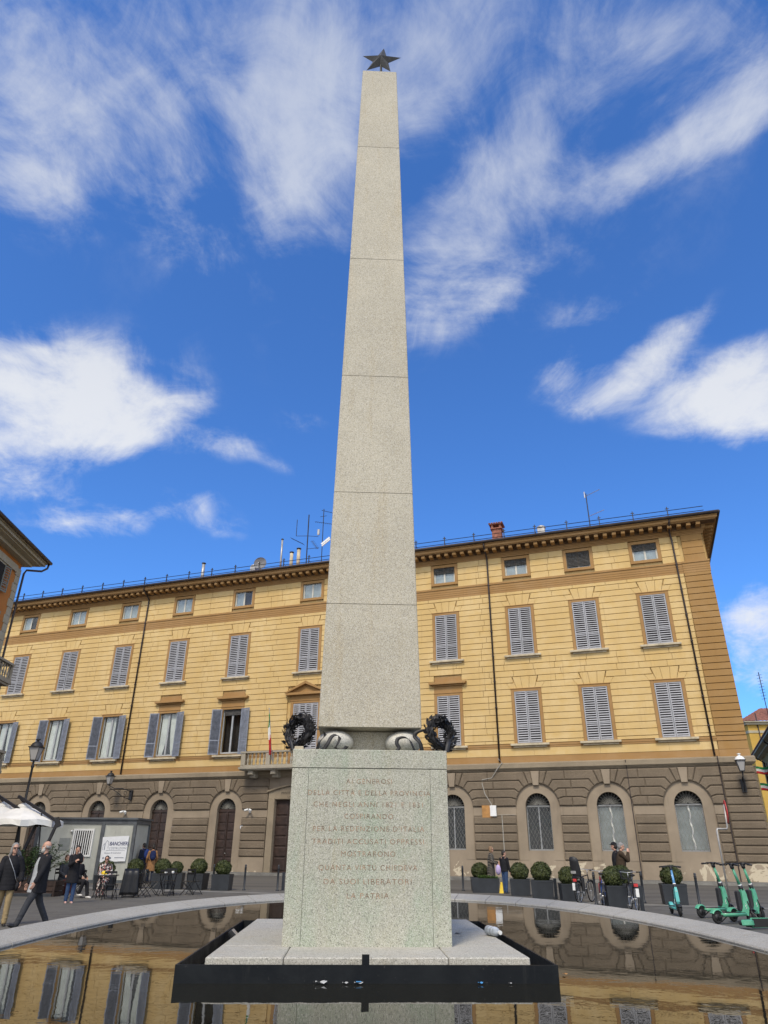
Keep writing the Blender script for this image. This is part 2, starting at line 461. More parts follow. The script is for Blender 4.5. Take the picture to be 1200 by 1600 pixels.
def leafmat(name, c1, c2):
    m, nt, b = nmat(name)
    oi = N(nt, 'ShaderNodeObjectInfo'); g = N(nt, 'ShaderNodeNewGeometry')
    v = coords(nt)
    n = noise_tex(nt, v, 9., 3, .6)
    f = math_n(nt, 'ADD', math_n(nt, 'MULTIPLY', n, .7), math_n(nt, 'MULTIPLY', g.outputs['Random Per Island'], .4))
    nt.links.new(mix(nt, ramp(nt, f, .3, .8), c1, c2), b.inputs['Base Color'])
    b.inputs['Roughness'].default_value = .5; b.inputs['Specular IOR Level'].default_value = .3
    b.inputs['Subsurface Weight'].default_value = 0
    return m
M['box_leaf'] = leafmat('boxwood_leaf', (.020, .030, .009), (.075, .088, .024))
M['herb_leaf'] = leafmat('herb_leaf', (.05, .10, .02), (.11, .19, .04))
M['oleander'] = leafmat('oleander_leaf', (.022, .045, .016), (.07, .11, .04))
# ------------------------------------------------------------------ the main building (local: x along the facade, -y to the square)
FA = -.34427
PAL = thing('palazzo', 'long four-storey yellow palazzo with grey shutters above a rusticated brown stone ground floor', 'building', (15.892, 44.33, 0), FA)
UL, UR = -60., 5.95
H = .4143
COLS = [-57.0, -51.45, -45.95, -40.35, -34.85, -29.1, -22.9, -17.5, -12.05, -6.7, -2.3, 2.15]
W2 = (13.6, 17.12); W1 = (7.8, 11.32); WA = (19.25, 20.85)
HOOD = {-34.85, -29.1, -17.5, -12.05}
OPEN1 = {-57.0, -51.45, -45.95, -40.35, -34.85, -29.1}

def subtract(iv, cuts):
    """iv (a,b); cuts list of (b0,t0,b1,t1): left/right edge at bottom and top; gives pieces (lb,lt,rb,rt)"""
    out = []; cl, clt = iv[0], iv[0]
    for c in sorted(cuts):
        if c[0] > cl: out.append((cl, clt, c[0], c[1]))
        cl, clt = c[2], c[3]
    out.append((cl, clt, iv[1], iv[1]))
    return [o for o in out if o[2] - o[0] > .05]

# --- flat backing wall with real holes for the windows
wb = MB()
zr = [6.4, W1[0] + .12, W1[1] - .1, W2[0] + .12, W2[1] - .1, WA[0] + .12, WA[1] - .1, 21.2]
for k in range(len(zr) - 1):
    cuts = [(c - .84, c - .84, c + .84, c + .84) for c in COLS] if k % 2 else []
    for p in subtract((UL, UR), cuts):
        wb.poly([(p[0], .115, zr[k]), (p[2], .115, zr[k]), (p[2], .115, zr[k + 1]), (p[0], .115, zr[k + 1])])
for c in COLS:      # reveals
    for a, b in (W1, W2, WA):
        a += .12; b -= .1
        for x in (c - .84, c + .84):
            wb.poly([(x, .03, a), (x, .5, a), (x, .5, b), (x, .03, b)])
        for z in (a, b):
            wb.poly([(c - .84, .03, z), (c + .84, .03, z), (c + .84, .5, z), (c - .84, .5, z)])
# --- rusticated courses, every block its own chamfered face
def course(z0, z1, cuts, x0=UL, x1=4.33, bl=1.75):
    for p in subtract((x0, x1), cuts):
        n = max(1, round((p[2] - p[0]) / bl)); xs = [0.]
        for k in range(1, n): xs.append((k + random.uniform(-.18, .18)) / n)
        xs.append(1.)
        for k in range(n):
            lb = p[0] + (p[2] - p[0]) * xs[k]; rb = p[0] + (p[2] - p[0]) * xs[k + 1]
            lt, rt = lb, rb
            if k == 0: lb, lt = p[0], p[1]
            if k == n - 1: rb, rt = p[2], p[3]
            g = .008
            wb.chamf([(lb + g, z0 + .026), (rb - g, z0 + .026), (rt - g, z1 - .004), (lt + g, z1 - .004)], .115, -.018, .014)
def win_cuts(z0, z1):
    cuts = []
    for c in COLS:
        for (zb, zt), kind in ((W1, 1), (W2, 2)):
            hood = kind == 1 and c in HOOD; ped = kind == 1 and c == -22.9
            top = zt
            if z1 <= zb - .1 + .001 or z0 >= top + 2 * H + .01: continue
            if ped:
                if z0 < 13.15: cuts.append((c - 1.55, c - 1.55, c + 1.55, c + 1.55))
            elif hood:
                if z0 < zt + .95: cuts.append((c - 1.0, c - 1.0, c + 1.0, c + 1.0))
            elif z0 < zt - .05: cuts.append((c - 1.0, c - 1.0, c + 1.0, c + 1.0))
            elif z0 < zt + .5 * H: cuts.append((c - 1.04, c - 1.28, c + 1.04, c + 1.28))
            elif z0 < zt + 1.5 * H: cuts.append((c - .80, c - .88, c + .80, c + .88))
    return cuts
z = 7.8
first = W1[1] - 8 * H
zs = [7.8, first] + [first + H * k for k in range(1, 25)] + [18.2]
for a, b in zip(zs, zs[1:]):
    if b - a > .06: course(a, b, win_cuts(a, b))
za = 19.0; ha = (20.92 - za) / 4
for k in range(4):
    a = za + k * ha; b = a + ha
    course(a, b, [(c - 1.02, c - 1.02, c + 1.02, c + 1.02) for c in COLS if b > WA[0] + .02], bl=1.5)
# flat arches over the windows
for c in COLS:
    for (zb, zt), kind in ((W1, 1), (W2, 2)):
        if kind == 1 and (c in HOOD or c == -22.9): continue
        g = .007
        for s in (-1, 1):
            P = lambda l: [(c + s * x, zz) for x, zz in l]
            wb.chamf(P([(.22 + g, zt + .01), (.60 - g, zt + .01), (.84 - g, zt + 2 * H - .01), (.30 + g, zt + 2 * H - .01)]), .115, -.016, .014)
            wb.chamf(P([(.60 + g, zt + .01), (1.04 - g, zt + .01), (1.28 - g, zt + H - .01), (.73 + g, zt + H - .01)]), .115, -.016, .014)
        wb.chamf([(c - .22 + g, zt + .01), (c + .22 - g, zt + .01), (c + .30 - g, zt + 2 * H - .01), (c - .30 + g, zt + 2 * H - .01)], .115, -.02, .014)
# plain yellow zone under the first-floor sills, in long slabs
x = UL
while x < 4.3:
    x1 = min(4.33, x + random.uniform(3.5, 5))
    wb.chamf([(x + .004, 7.06), (x1 - .004, 7.06), (x1 - .004, 7.53), (x + .004, 7.53)], .115, -.014, .006)
    x = x1
# side and back walls, closed body
for p in (((UR, .03), (UR, 13)), ((UR, 13), (UL, 13)), ((UL, 13), (UL, .03))):
    (xa, ya), (xb, yb) = p
    wb.poly([(xa, ya, 0), (xb, yb, 0), (xb, yb, 21.2), (xa, ya, 21.2)])
wb.build('wall', M['yellow'], PAL)

# --- corner pilaster in ochre courses
pb = MB()
for a, b in zip(zs, zs[1:]):
    if b - a > .06: pb.chamf([(4.36, a + .03), (UR + .03, a + .03), (UR + .03, b - .004), (4.36, b - .004)], .08, -.07, .016)
pb.chamf([(4.36, 7.05), (UR + .03, 7.05), (UR + .03, 7.5), (4.36, 7.5)], .05, -.07, .01)
for k in range(4):
    a = za + k * ha
    pb.chamf([(4.55, a + .01), (UR - .08, a + .01), (UR - .08, a + ha - .01), (4.55, a + ha - .01)], .05, -.05, .02)
for z in [7.85 + .44 * k for k in range(30)]:      # the return on the side wall
    pb.box(UR + .004, UR + .03, .052, 1.4, z + .012, z + .428)
pb.build('corner_pilaster', M['ochre'], PAL)

# --- bands
bb = MB()
def band(z0, z1, d, x0=UL, x1=UR + .0):
    bb.box(x0, x1, -d, .025, z0, z1)
band(6.62, 7.04, .03, UL, 4.35); band(6.62, 7.04, .085, 4.352, UR + .04)
band(7.545, 7.66, .035, UL, 4.35); band(7.664, 7.79, .055, UL, 4.35); band(7.545, 7.79, .09, 4.352, UR + .04)
for k, (z0, z1, d) in enumerate(((18.2, 18.36, .02), (18.363, 18.51, .035), (18.513, 18.66, .05), (18.663, 18.86, .065), (18.863, 18.99, .11))):
    band(z0, z1, d, UL, 4.35); band(z0, z1, d + .06, 4.352, UR + .05 + d * .4)
bb.build('string_band', M['brown_trim'], PAL)

# --- crowning cornice with brackets, gutter and roof
cb = MB()
def cor(z0, z1, d, xo):
    cb.box(UL, UR + xo, -d, .026, z0, z1); cb.box(UR + .001, UR + xo, .03, 13 + xo, z0, z1)
cor(20.92, 21.02, .05, .05); cor(21.023, 21.10, .09, .09); cor(21.103, 21.19, .14, .14)
cor(21.193, 21.22, .18, .18)
cb.box(UL, UR + .25, -.22, .026, 21.222, 21.50); cb.box(UR + .001, UR + .25, .03, 13, 21.222, 21.50)
x = UL + .2
cb.mi = 1; cb.box(UL, UR + .86, -.86, -.224, 21.488, 21.4995); cb.box(UL, UR + .01, -.232, -.222, 21.24, 21.486); cb.mi = 0  # dark sheets painting the shade below the cornice and between its brackets
while x < UR + .2:      # modillions
    cb.chamf([(x, 21.27), (x + .27, 21.27), (x + .27, 21.48), (x, 21.48)], -.2, -.80, .03)
    x += .60
y = -.1
while y < 12.5:
    cb.cbox((UR + .5, y + .3, 21.38), (.55, .27, .2)); y += .6
cor(21.503, 21.56, .88, .88); cor(21.563, 21.74, .95, .95); cor(21.743, 21.80, 1.02, 1.02)
cb.mi = 0
cb.box(3.55, UR + 1.0, -.98, -.951, 21.60, 21.73)      # newer fascia length at the corner
cb.build('cornice', [M['brown_trim'], M['soffit_shade']], PAL)
gb = MB()
gb.smooth = True
gb.tube([(UL, -1.1, 21.90), (UR + 1.12, -1.1, 21.90)], .105, 10)
gb.tube([(UR + 1.12, -1.1, 21.90), (UR + 1.12, 13, 21.90)], .105, 10)
gb.smooth = False
gb.box(UL, UR + 1.0, -1.03, -.95, 21.803, 21.86)
gb.build('gutter', M['gutter'], PAL)
rb = MB()
PIT = .455
def roof_z(y): return 21.88 + (y + 1.1) * PIT
nx = int((UR + 1.1 - UL) / .12)
for k in range(nx):       # pan and cover tiles
    x0 = UL + k * .12; x1 = x0 + .12
    h0 = .05 if k % 2 else 0.; h1 = 0. if k % 2 else .05
    for j in range(10):
        ya = -1.15 + j * .42; yb = ya + .44
        rb.poly([(x0, ya, roof_z(ya) + h0 + .03), (x1, ya, roof_z(ya) + h1 + .03), (x1, yb, roof_z(yb) + h1), (x0, yb, roof_z(yb) + h0)])
ys = 3.
rb.poly([(UL, ys, roof_z(ys)), (UR + 1.1 - ys - 1.1, ys, roof_z(ys)), (UR - 5.9, 6, roof_z(6)), (UL, 6, roof_z(6))])
rb.poly([(UR + 1.1, -1.1, roof_z(-1.1)), (UR + 1.1, 13.1, roof_z(-1.1)), (UR - 5.9, 6, roof_z(6))])
rb.poly([(UR + 1.1, 13.1, roof_z(-1.1)), (UL, 13.1, roof_z(-1.1)), (UL, 6, roof_z(6)), (UR - 5.9, 6, roof_z(6))])
ROOF = rb.build('roof', M['roof'], PAL)
# chimney and vents belong to the roof
ch = MB()
zc = roof_z(1.4)
ch.bevbox(-8.45, -7.75, 1.1, 1.8, zc - .6, zc + .75, .01)
ch.box(-8.55, -7.65, 1.0, 1.9, zc + .752, zc + .84)
for sx in (-8.47, -7.87):
    for sy in (1.06, 1.68): ch.box(sx, sx + .14, sy, sy + .14, zc + .842, zc + 1.12)
ch.box(-8.6, -7.6, .95, 1.95, zc + 1.122, zc + 1.18)
for k in range(6):
    ch.chamf([(-8.66 + .19 * k, zc + 1.182), (-8.50 + .19 * k, zc + 1.182), (-8.53 + .19 * k, zc + 1.25), (-8.63 + .19 * k, zc + 1.25)], 2., .9, .02)
ch.build('chimney', M['brick'], ROOF)
def vent(x, y, r, h, cap, mat='steel', square=False):
    v = MB(); z = roof_z(y); v.smooth = not square
    if square:
        v.box(x - r, x + r, y - r, y + r, z - .4, z + h); v.smooth = True
        v.lathe([(r * .95, 0), (r * 1.25, .02), (r * 1.25, .12), (r * .9, .2)], 14, (x, y, z + h))
    else:
        v.lathe([(r, -.5), (r, h)], 12, (x, y, z))
        if cap:
            v.smooth = False
            for a in range(4): v.cbox((x + r * .8 * cos(a * pi / 2), y + r * .8 * sin(a * pi / 2), z + h + .04), (.03, .03, .09))
            v.mi = 1; v.lathe([(r * 1.35, 0), (r * 1.35, .05), (r * .3, .12)], 12, (x, y, z + h + .085))
    v.build('roof_vent', [M[mat], M['iron']], ROOF)
vent(-34.0, .8, .14, 1.25, True); vent(-25.4, .8, .14, 1.15, True, 'sill'); vent(-24.85, 1.0, .15, 1.4, True, 'sill')
vent(-26.6, 1.2, .085, 2.5, True); vent(-28.95, .9, .24, .35, True, 'steel', True); vent(-4.7, .9, .26, .4, True, 'steel', True)
# snow guard along the eaves
sg = MB()
zg = roof_z(-.75)
x = UL + 1
while x < UR + .3:
    sg.box(x - .03, x + .03, -.78, -.72, zg - .1, zg + .80); sg.box(x - .12, x + .12, -.765, -.735, zg + .64, zg + .69)
    sg.tube([(x, -.75, zg + .36), (x + .02, -.2, zg + .22)], .014, 4)
    x += 2.25
for dz in (.22, .52): sg.tube([(UL, -.75, zg + dz), (UR + .3, -.75, zg + dz)], .026, 4)
sg.build('snow_guard_rail', M['iron'], PAL)

# --- windows -------------------------------------------------------------
def slat_leaf(w, h, tight=False):
    """louvred shutter leaf, local x 0..w, z 0..h, front at -y"""
    b = MB(); f = .07
    b.box(0, f, -.02, .02, 0, h); b.box(w - f, w, -.02, .02, 0, h)
    zz = [(0, f * 1.3), (h * .30, h * .30 + f), (h - f, h)]
    for a, c in zz: b.box(f, w - f, -.02, .02, a, c)
    for a, c in ((f * 1.3, h * .30), (h * .30 + f, h - f)):
        n = max(1, round((c - a) / (.078 if tight else .148)))
        for k in range(n):
            z = a + (k + .5) * (c - a) / n
            b.hexa([(f, -.034, z - .045), (w - f, -.034, z - .045), (w - f, .018, z + .022), (f, .018, z + .022),
                    (f, -.034, z - .032), (w - f, -.034, z - .032), (w - f, .018, z + .035), (f, .018, z + .035)])
    b.box(-.012, .0, -.03, .0, .3, .4); b.box(-.012, .0, -.03, .0, h - .4, h - .3)
    return b
def surround(b, c, zb, zt, w=1.0, inner=.80):
    y0, y1 = .03, -.045
    b.chamf([(c - w, zb), (c - inner, zb), (c - inner, zt - .0), (c - w, zt)], y0, y1, .008)
    b.chamf([(c + inner, zb), (c + w, zb), (c + w, zt), (c + inner, zt)], y0, y1, .008)
    b.chamf([(c - inner + .002, zt - .17), (c + inner - .002, zt - .17), (c + inner - .002, zt), (c - inner + .002, zt)], y0, y1 + .002, .008)
    b.chamf([(c - w - .03, zt + .002), (c + w + .03, zt + .002), (c + w + .03, zt + .05), (c - w - .03, zt + .05)], y0, y1 - .03, .006)
def sill_obj(par, c, z, w=1.24):
    s = MB()
    s.chamf([(c - w, z - .13), (c + w, z - .13), (c + w, z), (c - w, z)], .03, -.25, .012)
    s.chamf([(c - w + .16, z - .24), (c + w - .16, z - .24), (c + w - .16, z - .133), (c - w + .16, z - .133)], .03, -.09, .01)
    return s.build('sill', M['sill'], par)
def room(b, c, zb, zt):
    b.box(c - .83, c + .83, .34, .36, zb, zt)
leaf2 = None
def closed_window(c, zb, zt, hood=False, wide=1.0):
    global leaf2
    b = MB(); surround(b, c, zb, zt, wide, wide - .2)
    if hood:
        b.chamf([(c - 1.0, zt + .052), (c + 1.0, zt + .052), (c + 1.0, zt + .50), (c - 1.0, zt + .50)], .03, -.03, .008)
        b.chamf([(c - 1.12, zt + .502), (c + 1.12, zt + .502), (c + 1.12, zt + .60), (c - 1.12, zt + .60)], .03, -.14, .01)
        b.chamf([(c - 1.28, zt + .602), (c + 1.28, zt + .602), (c + 1.36, zt + .74), (c - 1.36, zt + .74)], .03, -.30, .012)
        b.chamf([(c - 1.0, zt + .76), (c + 1.0, zt + .76), (c + .92, zt + 1.15), (c - .92, zt + 1.15)], .03, -.015, .01)
    w = b.build('window', M['brown_trim'], PAL)
    rm = MB(); rm.box(c - .836, c + .836, .12, .14, zb + .1, zt - .1); rm.build('dark_interior', M['room'], w)
    h = zt - zb - .22; lw = .775
    if leaf2 is None:
        leaf2 = slat_leaf(lw, h).build('shutter', M['shutter'], w, (c - .785, -.012, zb + .05)); l = leaf2
    else:
        l = leaf2.copy(); COL.objects.link(l); l.parent = w; l.location = (c - .785, -.012, zb + .05); l.rotation_euler = (0, 0, 0)
    l.rotation_euler = (0, 0, R(random.uniform(-5, 0) if random.random() < .25 else random.uniform(-1.2, 0)))
    r = leaf2.copy(); COL.objects.link(r); r.parent = w; r.location = (c + .01, -.010, zb + .05); r.rotation_euler = (0, 0, R(random.uniform(-.8, .8)))
    sill_obj(w, c, zb)
    return w
leaf1 = None
def curtain_mb(x0, x1, z0, z1, y, amp=.03, gather=0.):
    b = MB(); b.smooth = True; n = 26; m = 8
    g = []
    for j in range(m + 1):
        t = j / m; row = []
        for k in range(n + 1):
            s = k / n
            pull = gather * (1 - t) ** 2
            x = x0 + (x1 - x0) * s * (1 - pull)
            row.append(b.pt((x, y + amp * sin(s * 34 + t * 1.3) + .4 * amp * sin(s * 13), z0 + (z1 - z0) * t)))
        g.append(row)
    for j in range(m):
        for k in range(n): b.face((g[j][k], g[j][k + 1], g[j + 1][k + 1], g[j + 1][k]))
    return b
def open_window(c, zb, zt, hood, style):
    global leaf1
    b = MB(); surround(b, c, zb, zt)
    if hood:
        b.chamf([(c - 1.0, zt + .052), (c + 1.0, zt + .052), (c + 1.0, zt + .50), (c - 1.0, zt + .50)], .03, -.03, .008)
        b.chamf([(c - 1.12, zt + .502), (c + 1.12, zt + .502), (c + 1.12, zt + .60), (c - 1.12, zt + .60)], .03, -.14, .01)
        b.chamf([(c - 1.28, zt + .602), (c + 1.28, zt + .602), (c + 1.36, zt + .74), (c - 1.36, zt + .74)], .03, -.30, .012)
        b.chamf([(c - 1.0, zt + .76), (c + 1.0, zt + .76), (c + .92, zt + 1.15), (c - .92, zt + 1.15)], .03, -.015, .01)
    w = b.build('window', M['brown_trim'], PAL)
    i0, i1 = zb + .12, zt - .1
    rm = MB(); rm.box(c - .838, c + .838, .62, .64, i0, i1)
    for x in (c - .838, c + .826): rm.box(x, x + .012, .502, .618, i0, i1)
    rm.build('dark_interior', M['room'], w)
    fr = MB()
    for x0, x1 in ((c - .83, c - .73), (c + .73, c + .83), (c - .07, c + .07)): fr.box(x0, x1, .14, .20, i0, i1)
    for z0, z1 in ((i0, i0 + .12), (i1 - .1, i1)): fr.box(c - .73, c + .73, .145, .195, z0, z1)
    fr.build('casement', M['winframe'], w)
    if style != 'dark':
        if style == 'left': rng = [(c - .72, c + .30, 0.)]
        elif style == 'part': rng = [(c - .72, c + .02, .55), (c + .72, c + .10, .5)]
        else: rng = [(c - .72, c + .68, .1)]
        for x0, x1, gth in rng: curtain_mb(x0, x1, i0 + .05, i1 - .05, .275, .018, gth).build('curtain', M['curtain'], w)
    else:
        bl = MB()
        for k in range(5): bl.box(c - .72, c + .72, .09, .11, i1 - .1 - .1 * k, i1 - .015 - .1 * k)
        bl.build('blind', M['blind'], w)
    gl = MB(); gl.box(c - .73, c + .73, .168, .172, i0 + .12, i1 - .1); gl.build('pane', M['glass'], w)
    h = zt - zb - .2
    if leaf1 is None:
        leaf1 = slat_leaf(.775, h, True).build('shutter', M['shutter_blue'], w)
        L = leaf1
    else:
        L = leaf1.copy(); COL.objects.link(L); L.parent = w
    aL = random.uniform(12, 30); aR = random.uniform(10, 26)
    L.location = (c - .84, -.08, zb + .05); L.rotation_euler = (0, 0, R(180 + aL))      # swung back against the wall
    Q = leaf1.copy(); COL.objects.link(Q); Q.parent = w
    Q.location = (c + .84, -.08, zb + .05); Q.rotation_euler = (0, 0, R(-aR))
    sill_obj(w, c, zb)
    return w
styles = {-57.0: 'part', -51.45: 'part', -45.95: 'left', -40.35: 'left', -34.85: 'part', -29.1: 'dark'}
for c in COLS:
    closed_window(c, *W2)
    if c in OPEN1: open_window(c, W1[0], W1[1], c in HOOD, styles[c])
    elif c != -22.9: closed_window(c, W1[0], W1[1], c in HOOD)
# the balcony window under its pediment
c = -22.9; zb, zt = 7.0, 11.45
b = MB(); surround(b, c, zb, zt, 1.25, 1.02)
b.chamf([(c - 1.3, zt + .052), (c + 1.3, zt + .052), (c + 1.3, zt + .42), (c - 1.3, zt + .42)], .03, -.03, .008)
b.chamf([(c - 1.55, zt + .422), (c + 1.55, zt + .422), (c + 1.65, zt + .60), (c - 1.65, zt + .60)], .03, -.30, .012)
b.chamf([(c - 1.62, zt + .602), (c + 1.62, zt + .602), (c, zt + 1.30)], .03, -.08, .01)
for s in (-1, 1):
    b.chamf([(c + s * 1.70, zt + .604), (c + s * 1.42, zt + .604), (c + s * .004, zt + 1.20), (c + s * .004, zt + 1.42)], -.082, -.34, .015)
w = b.build('window', M['brown_trim'], PAL)
for k in range(4):
    slat_leaf(.50, zt - zb - .25).build('shutter', M['shutter'], w, (c - 1.01 + .505 * k, -.012, zb + .05))
# attic windows
def attic(c, kind):
    zb, zt = WA
    b = MB(); y0, y1 = .03, -.045; w = 1.02; i = .80
    b.chamf([(c - w, zb), (c - i, zb), (c - i, zt), (c - w, zt)], y0, y1, .008)
    b.chamf([(c + i, zb), (c + w, zb), (c + w, zt), (c + i, zt)], y0, y1, .008)
    b.chamf([(c - i + .002, zt - .2), (c + i - .002, zt - .2), (c + i - .002, zt), (c - i + .002, zt)], y0, y1 + .002, .008)
    b.chamf([(c - i + .002, zb), (c + i - .002, zb), (c + i - .002, zb + .2), (c - i + .002, zb + .2)], y0, y1 + .002, .008)
    wo = b.build('attic_window', M['brown_trim'], PAL)
    i0, i1 = zb + .12, zt - .1
    rm = MB(); rm.box(c - .838, c + .838, .42, .44, i0, i1); rm.build('dark_interior', M['room'], wo)
    fr = MB()
    for x0, x1 in ((c - .83, c - .70), (c + .70, c + .83), (c - .06, c + .06)): fr.box(x0, x1, .10, .16, i0, i1)
    for z0, z1 in ((i0, i0 + .12), (i1 - .12, i1)): fr.box(c - .70, c + .70, .105, .155, z0, z1)
    fr.build('casement', M['winwhite'], wo)
    gl = MB(); gl.box(c - .70, c + .70, .128, .132, i0 + .12, i1 - .12); gl.build('pane', M['glass'], wo)
    if kind != 'dark':
        x1 = c + .69 if kind != 'half' else c + .05
        curtain_mb(c - .69, x1, i0 + .1, i1 - .1, .148, .008).build('curtain', M['attic_curtain'], wo)
    if kind in ('blind', 'louvre'):
        bl = MB(); n = 5 if kind == 'blind' else 11
        for k in range(n):
            z = i1 - .06 - .1 * k
            bl.hexa([(c - .78, -.0, z - .09), (c + .78, -.0, z - .09), (c + .78, .05, z - .03), (c - .78, .05, z - .03),
                     (c - .78, -.0, z - .075), (c + .78, -.0, z - .075), (c + .78, .05, z - .015), (c - .78, .05, z - .015)])
        for x in (c - .78, c - .4, c, c + .4, c + .76): bl.box(x, x + .02, .052, .066, i1 - .06 - .1 * n, i1 - .02)
        bl.build('blind', M['blind'], wo)
ak = {-51.45: 'half', -45.95: 'c', -40.35: 'c', -34.85: 'c', -29.1: 'half', -22.9: 'c', -12.05: 'blind', -6.7: 'blind', -2.3: 'louvre', 2.15: 'blind'}
for c in COLS: attic(c, ak.get(c, 'dark'))

# --- stone ground floor ----------------------------------------------------
ARCH = [(-57.0, 'w'), (-51.5, 'w'), (-45.95, 'd'), (-40.2, 'd'), (-34.5, 'd'), (-28.75, 'd'), (-22.9, 'main'), (-17.4, 'w'), (-11.98, 'w'), (-6.55, 'w'), (-2.25, 'w'), (2.15, 'w')]
ZS = 4.06; RO = .76; RR = 1.33; YS = -.06; YP = -.14
sb = MB()
bounds = [UL] + [(a[0] + b[0]) / 2 for a, b in zip(ARCH, ARCH[1:])] + [UR]
ZTOP = 6.16
for i, (c, k) in enumerate(ARCH):
    L, Rr = bounds[i], bounds[i + 1]
    if k == 'main':
        x0, x1, zt = c - 1.95, c + 1.95, 4.66
        sb.poly([(L, YS, 0), (x0, YS, 0), (x0, YS, ZTOP), (L, YS, ZTOP)]); sb.poly([(x1, YS, 0), (Rr, YS, 0), (Rr, YS, ZTOP), (x1, YS, ZTOP)])
        sb.poly([(x0, YS, zt), (x1, YS, zt), (x1, YS, ZTOP), (x0, YS, ZTOP)])
        for x in (x0, x1): sb.poly([(x, YS, 0), (x, .5, 0), (x, .5, zt), (x, YS, zt)])
        sb.poly([(x0, YS, zt), (x1, YS, zt), (x1, .5, zt), (x0, .5, zt)])
        continue
    zb = 1.58 if k == 'w' else .12
    sb.poly([(L, YS, 0), (c - RO, YS, 0), (c - RO, YS, ZS), (L, YS, ZS)]); sb.poly([(c + RO, YS, 0), (Rr, YS, 0), (Rr, YS, ZS), (c + RO, YS, ZS)])
    sb.poly([(c - RO, YS, 0), (c + RO, YS, 0), (c + RO, YS, zb), (c - RO, YS, zb)])
    n = 20
    arc = [(c - RO * cos(pi * j / n), ZS + RO * sin(pi * j / n)) for j in range(n + 1)]
    for j in range(n):
        (xa, z1), (xb, z2) = arc[j], arc[j + 1]
        sb.poly([(xa, YS, z1), (xb, YS, z2), (xb, YS, ZTOP), (xa, YS, ZTOP)])
        sb.poly([(xa, YS, z1), (xb, YS, z2), (xb, .45, z2), (xa, .45, z1)])
    sb.poly([(L, YS, ZS), (c - RO, YS, ZS), (c - RO, YS, ZTOP), (L, YS, ZTOP)]); sb.poly([(c + RO, YS, ZS), (Rr, YS, ZS), (Rr, YS, ZTOP), (c + RO, YS, ZTOP)])
    for x in (c - RO, c + RO): sb.poly([(x, YS, zb), (x, .45, zb), (x, .45, ZS), (x, YS, ZS)])
    sb.poly([(c - RO, YS, zb), (c + RO, YS, zb), (c + RO, .45, zb), (c - RO, .45, zb)])
    if k == 'w':        # slightly proud flat window surround and apron
        for x0, x1 in ((c - 1.32, c - RO - .01), (c + RO + .01, c + 1.32)): sb.box(x0, x1, YS - .018, YS + .01, 1.06, 3.50)
    # keystone
    sb.chamf([(c - .17, ZS + RR - .13), (c + .17, ZS + RR - .13), (c + .27, 6.1), (c - .27, 6.1)], YS, YP - .09, .02)
for i, (c, k) in enumerate(ARCH):        # impost band on each pier, plinth below
    nxt = ARCH[i + 1][0] if i + 1 < len(ARCH) else None
    e0 = c + (1.36 if k != 'main' else 2.5)
    e1 = (nxt - (1.36 if ARCH[i + 1][1] != 'main' else 2.5)) if nxt is not None else UR + .06
    if nxt is None:
        sb.chamf([(e0, 3.53), (4.2, 3.53), (4.2, 4.03), (e0, 4.03)], YS, YP + .02, .012)
    else:
        sb.chamf([(e0, 3.53), (e1, 3.53), (e1, 4.03), (e0, 4.03)], YS, YP + .02, .012)
    sb.chamf([(e0, .0), (e1, .0), (e1, 1.03), (e0, 1.03)], YS, YP - .01, .015)
sb.box(UR + .001, UR + .06, -.05, 13, 0, 6.1)
rp = sb; sb.mi = 1
YF = -.215
CH = .06
def pier(x0, x1, z0, z1, splits=1):
    xs = [x0 + (x1 - x0) * k / splits for k in range(splits + 1)]
    for a, b in zip(xs, xs[1:]): rp.chamf([(a + .01, z0 + .016), (b - .01, z0 + .016), (b - .01, z1 - .016), (a + .01, z1 - .016)], YS, YF, CH)
zc5 = [1.05 + (3.51 - 1.05) / 5 * k for k in range(6)]
zu = [4.05, 4.55, 5.05, 5.55, 6.1]
PHI = [0, 17, 36, 55, 70, 82.5]
def radial(c, s, ph, r): return (c + s * r * cos(R(ph)), ZS + r * sin(R(ph)))
def at_z(c, s, ph, z): return (c + s * (z - ZS) / math.tan(R(ph)), z)
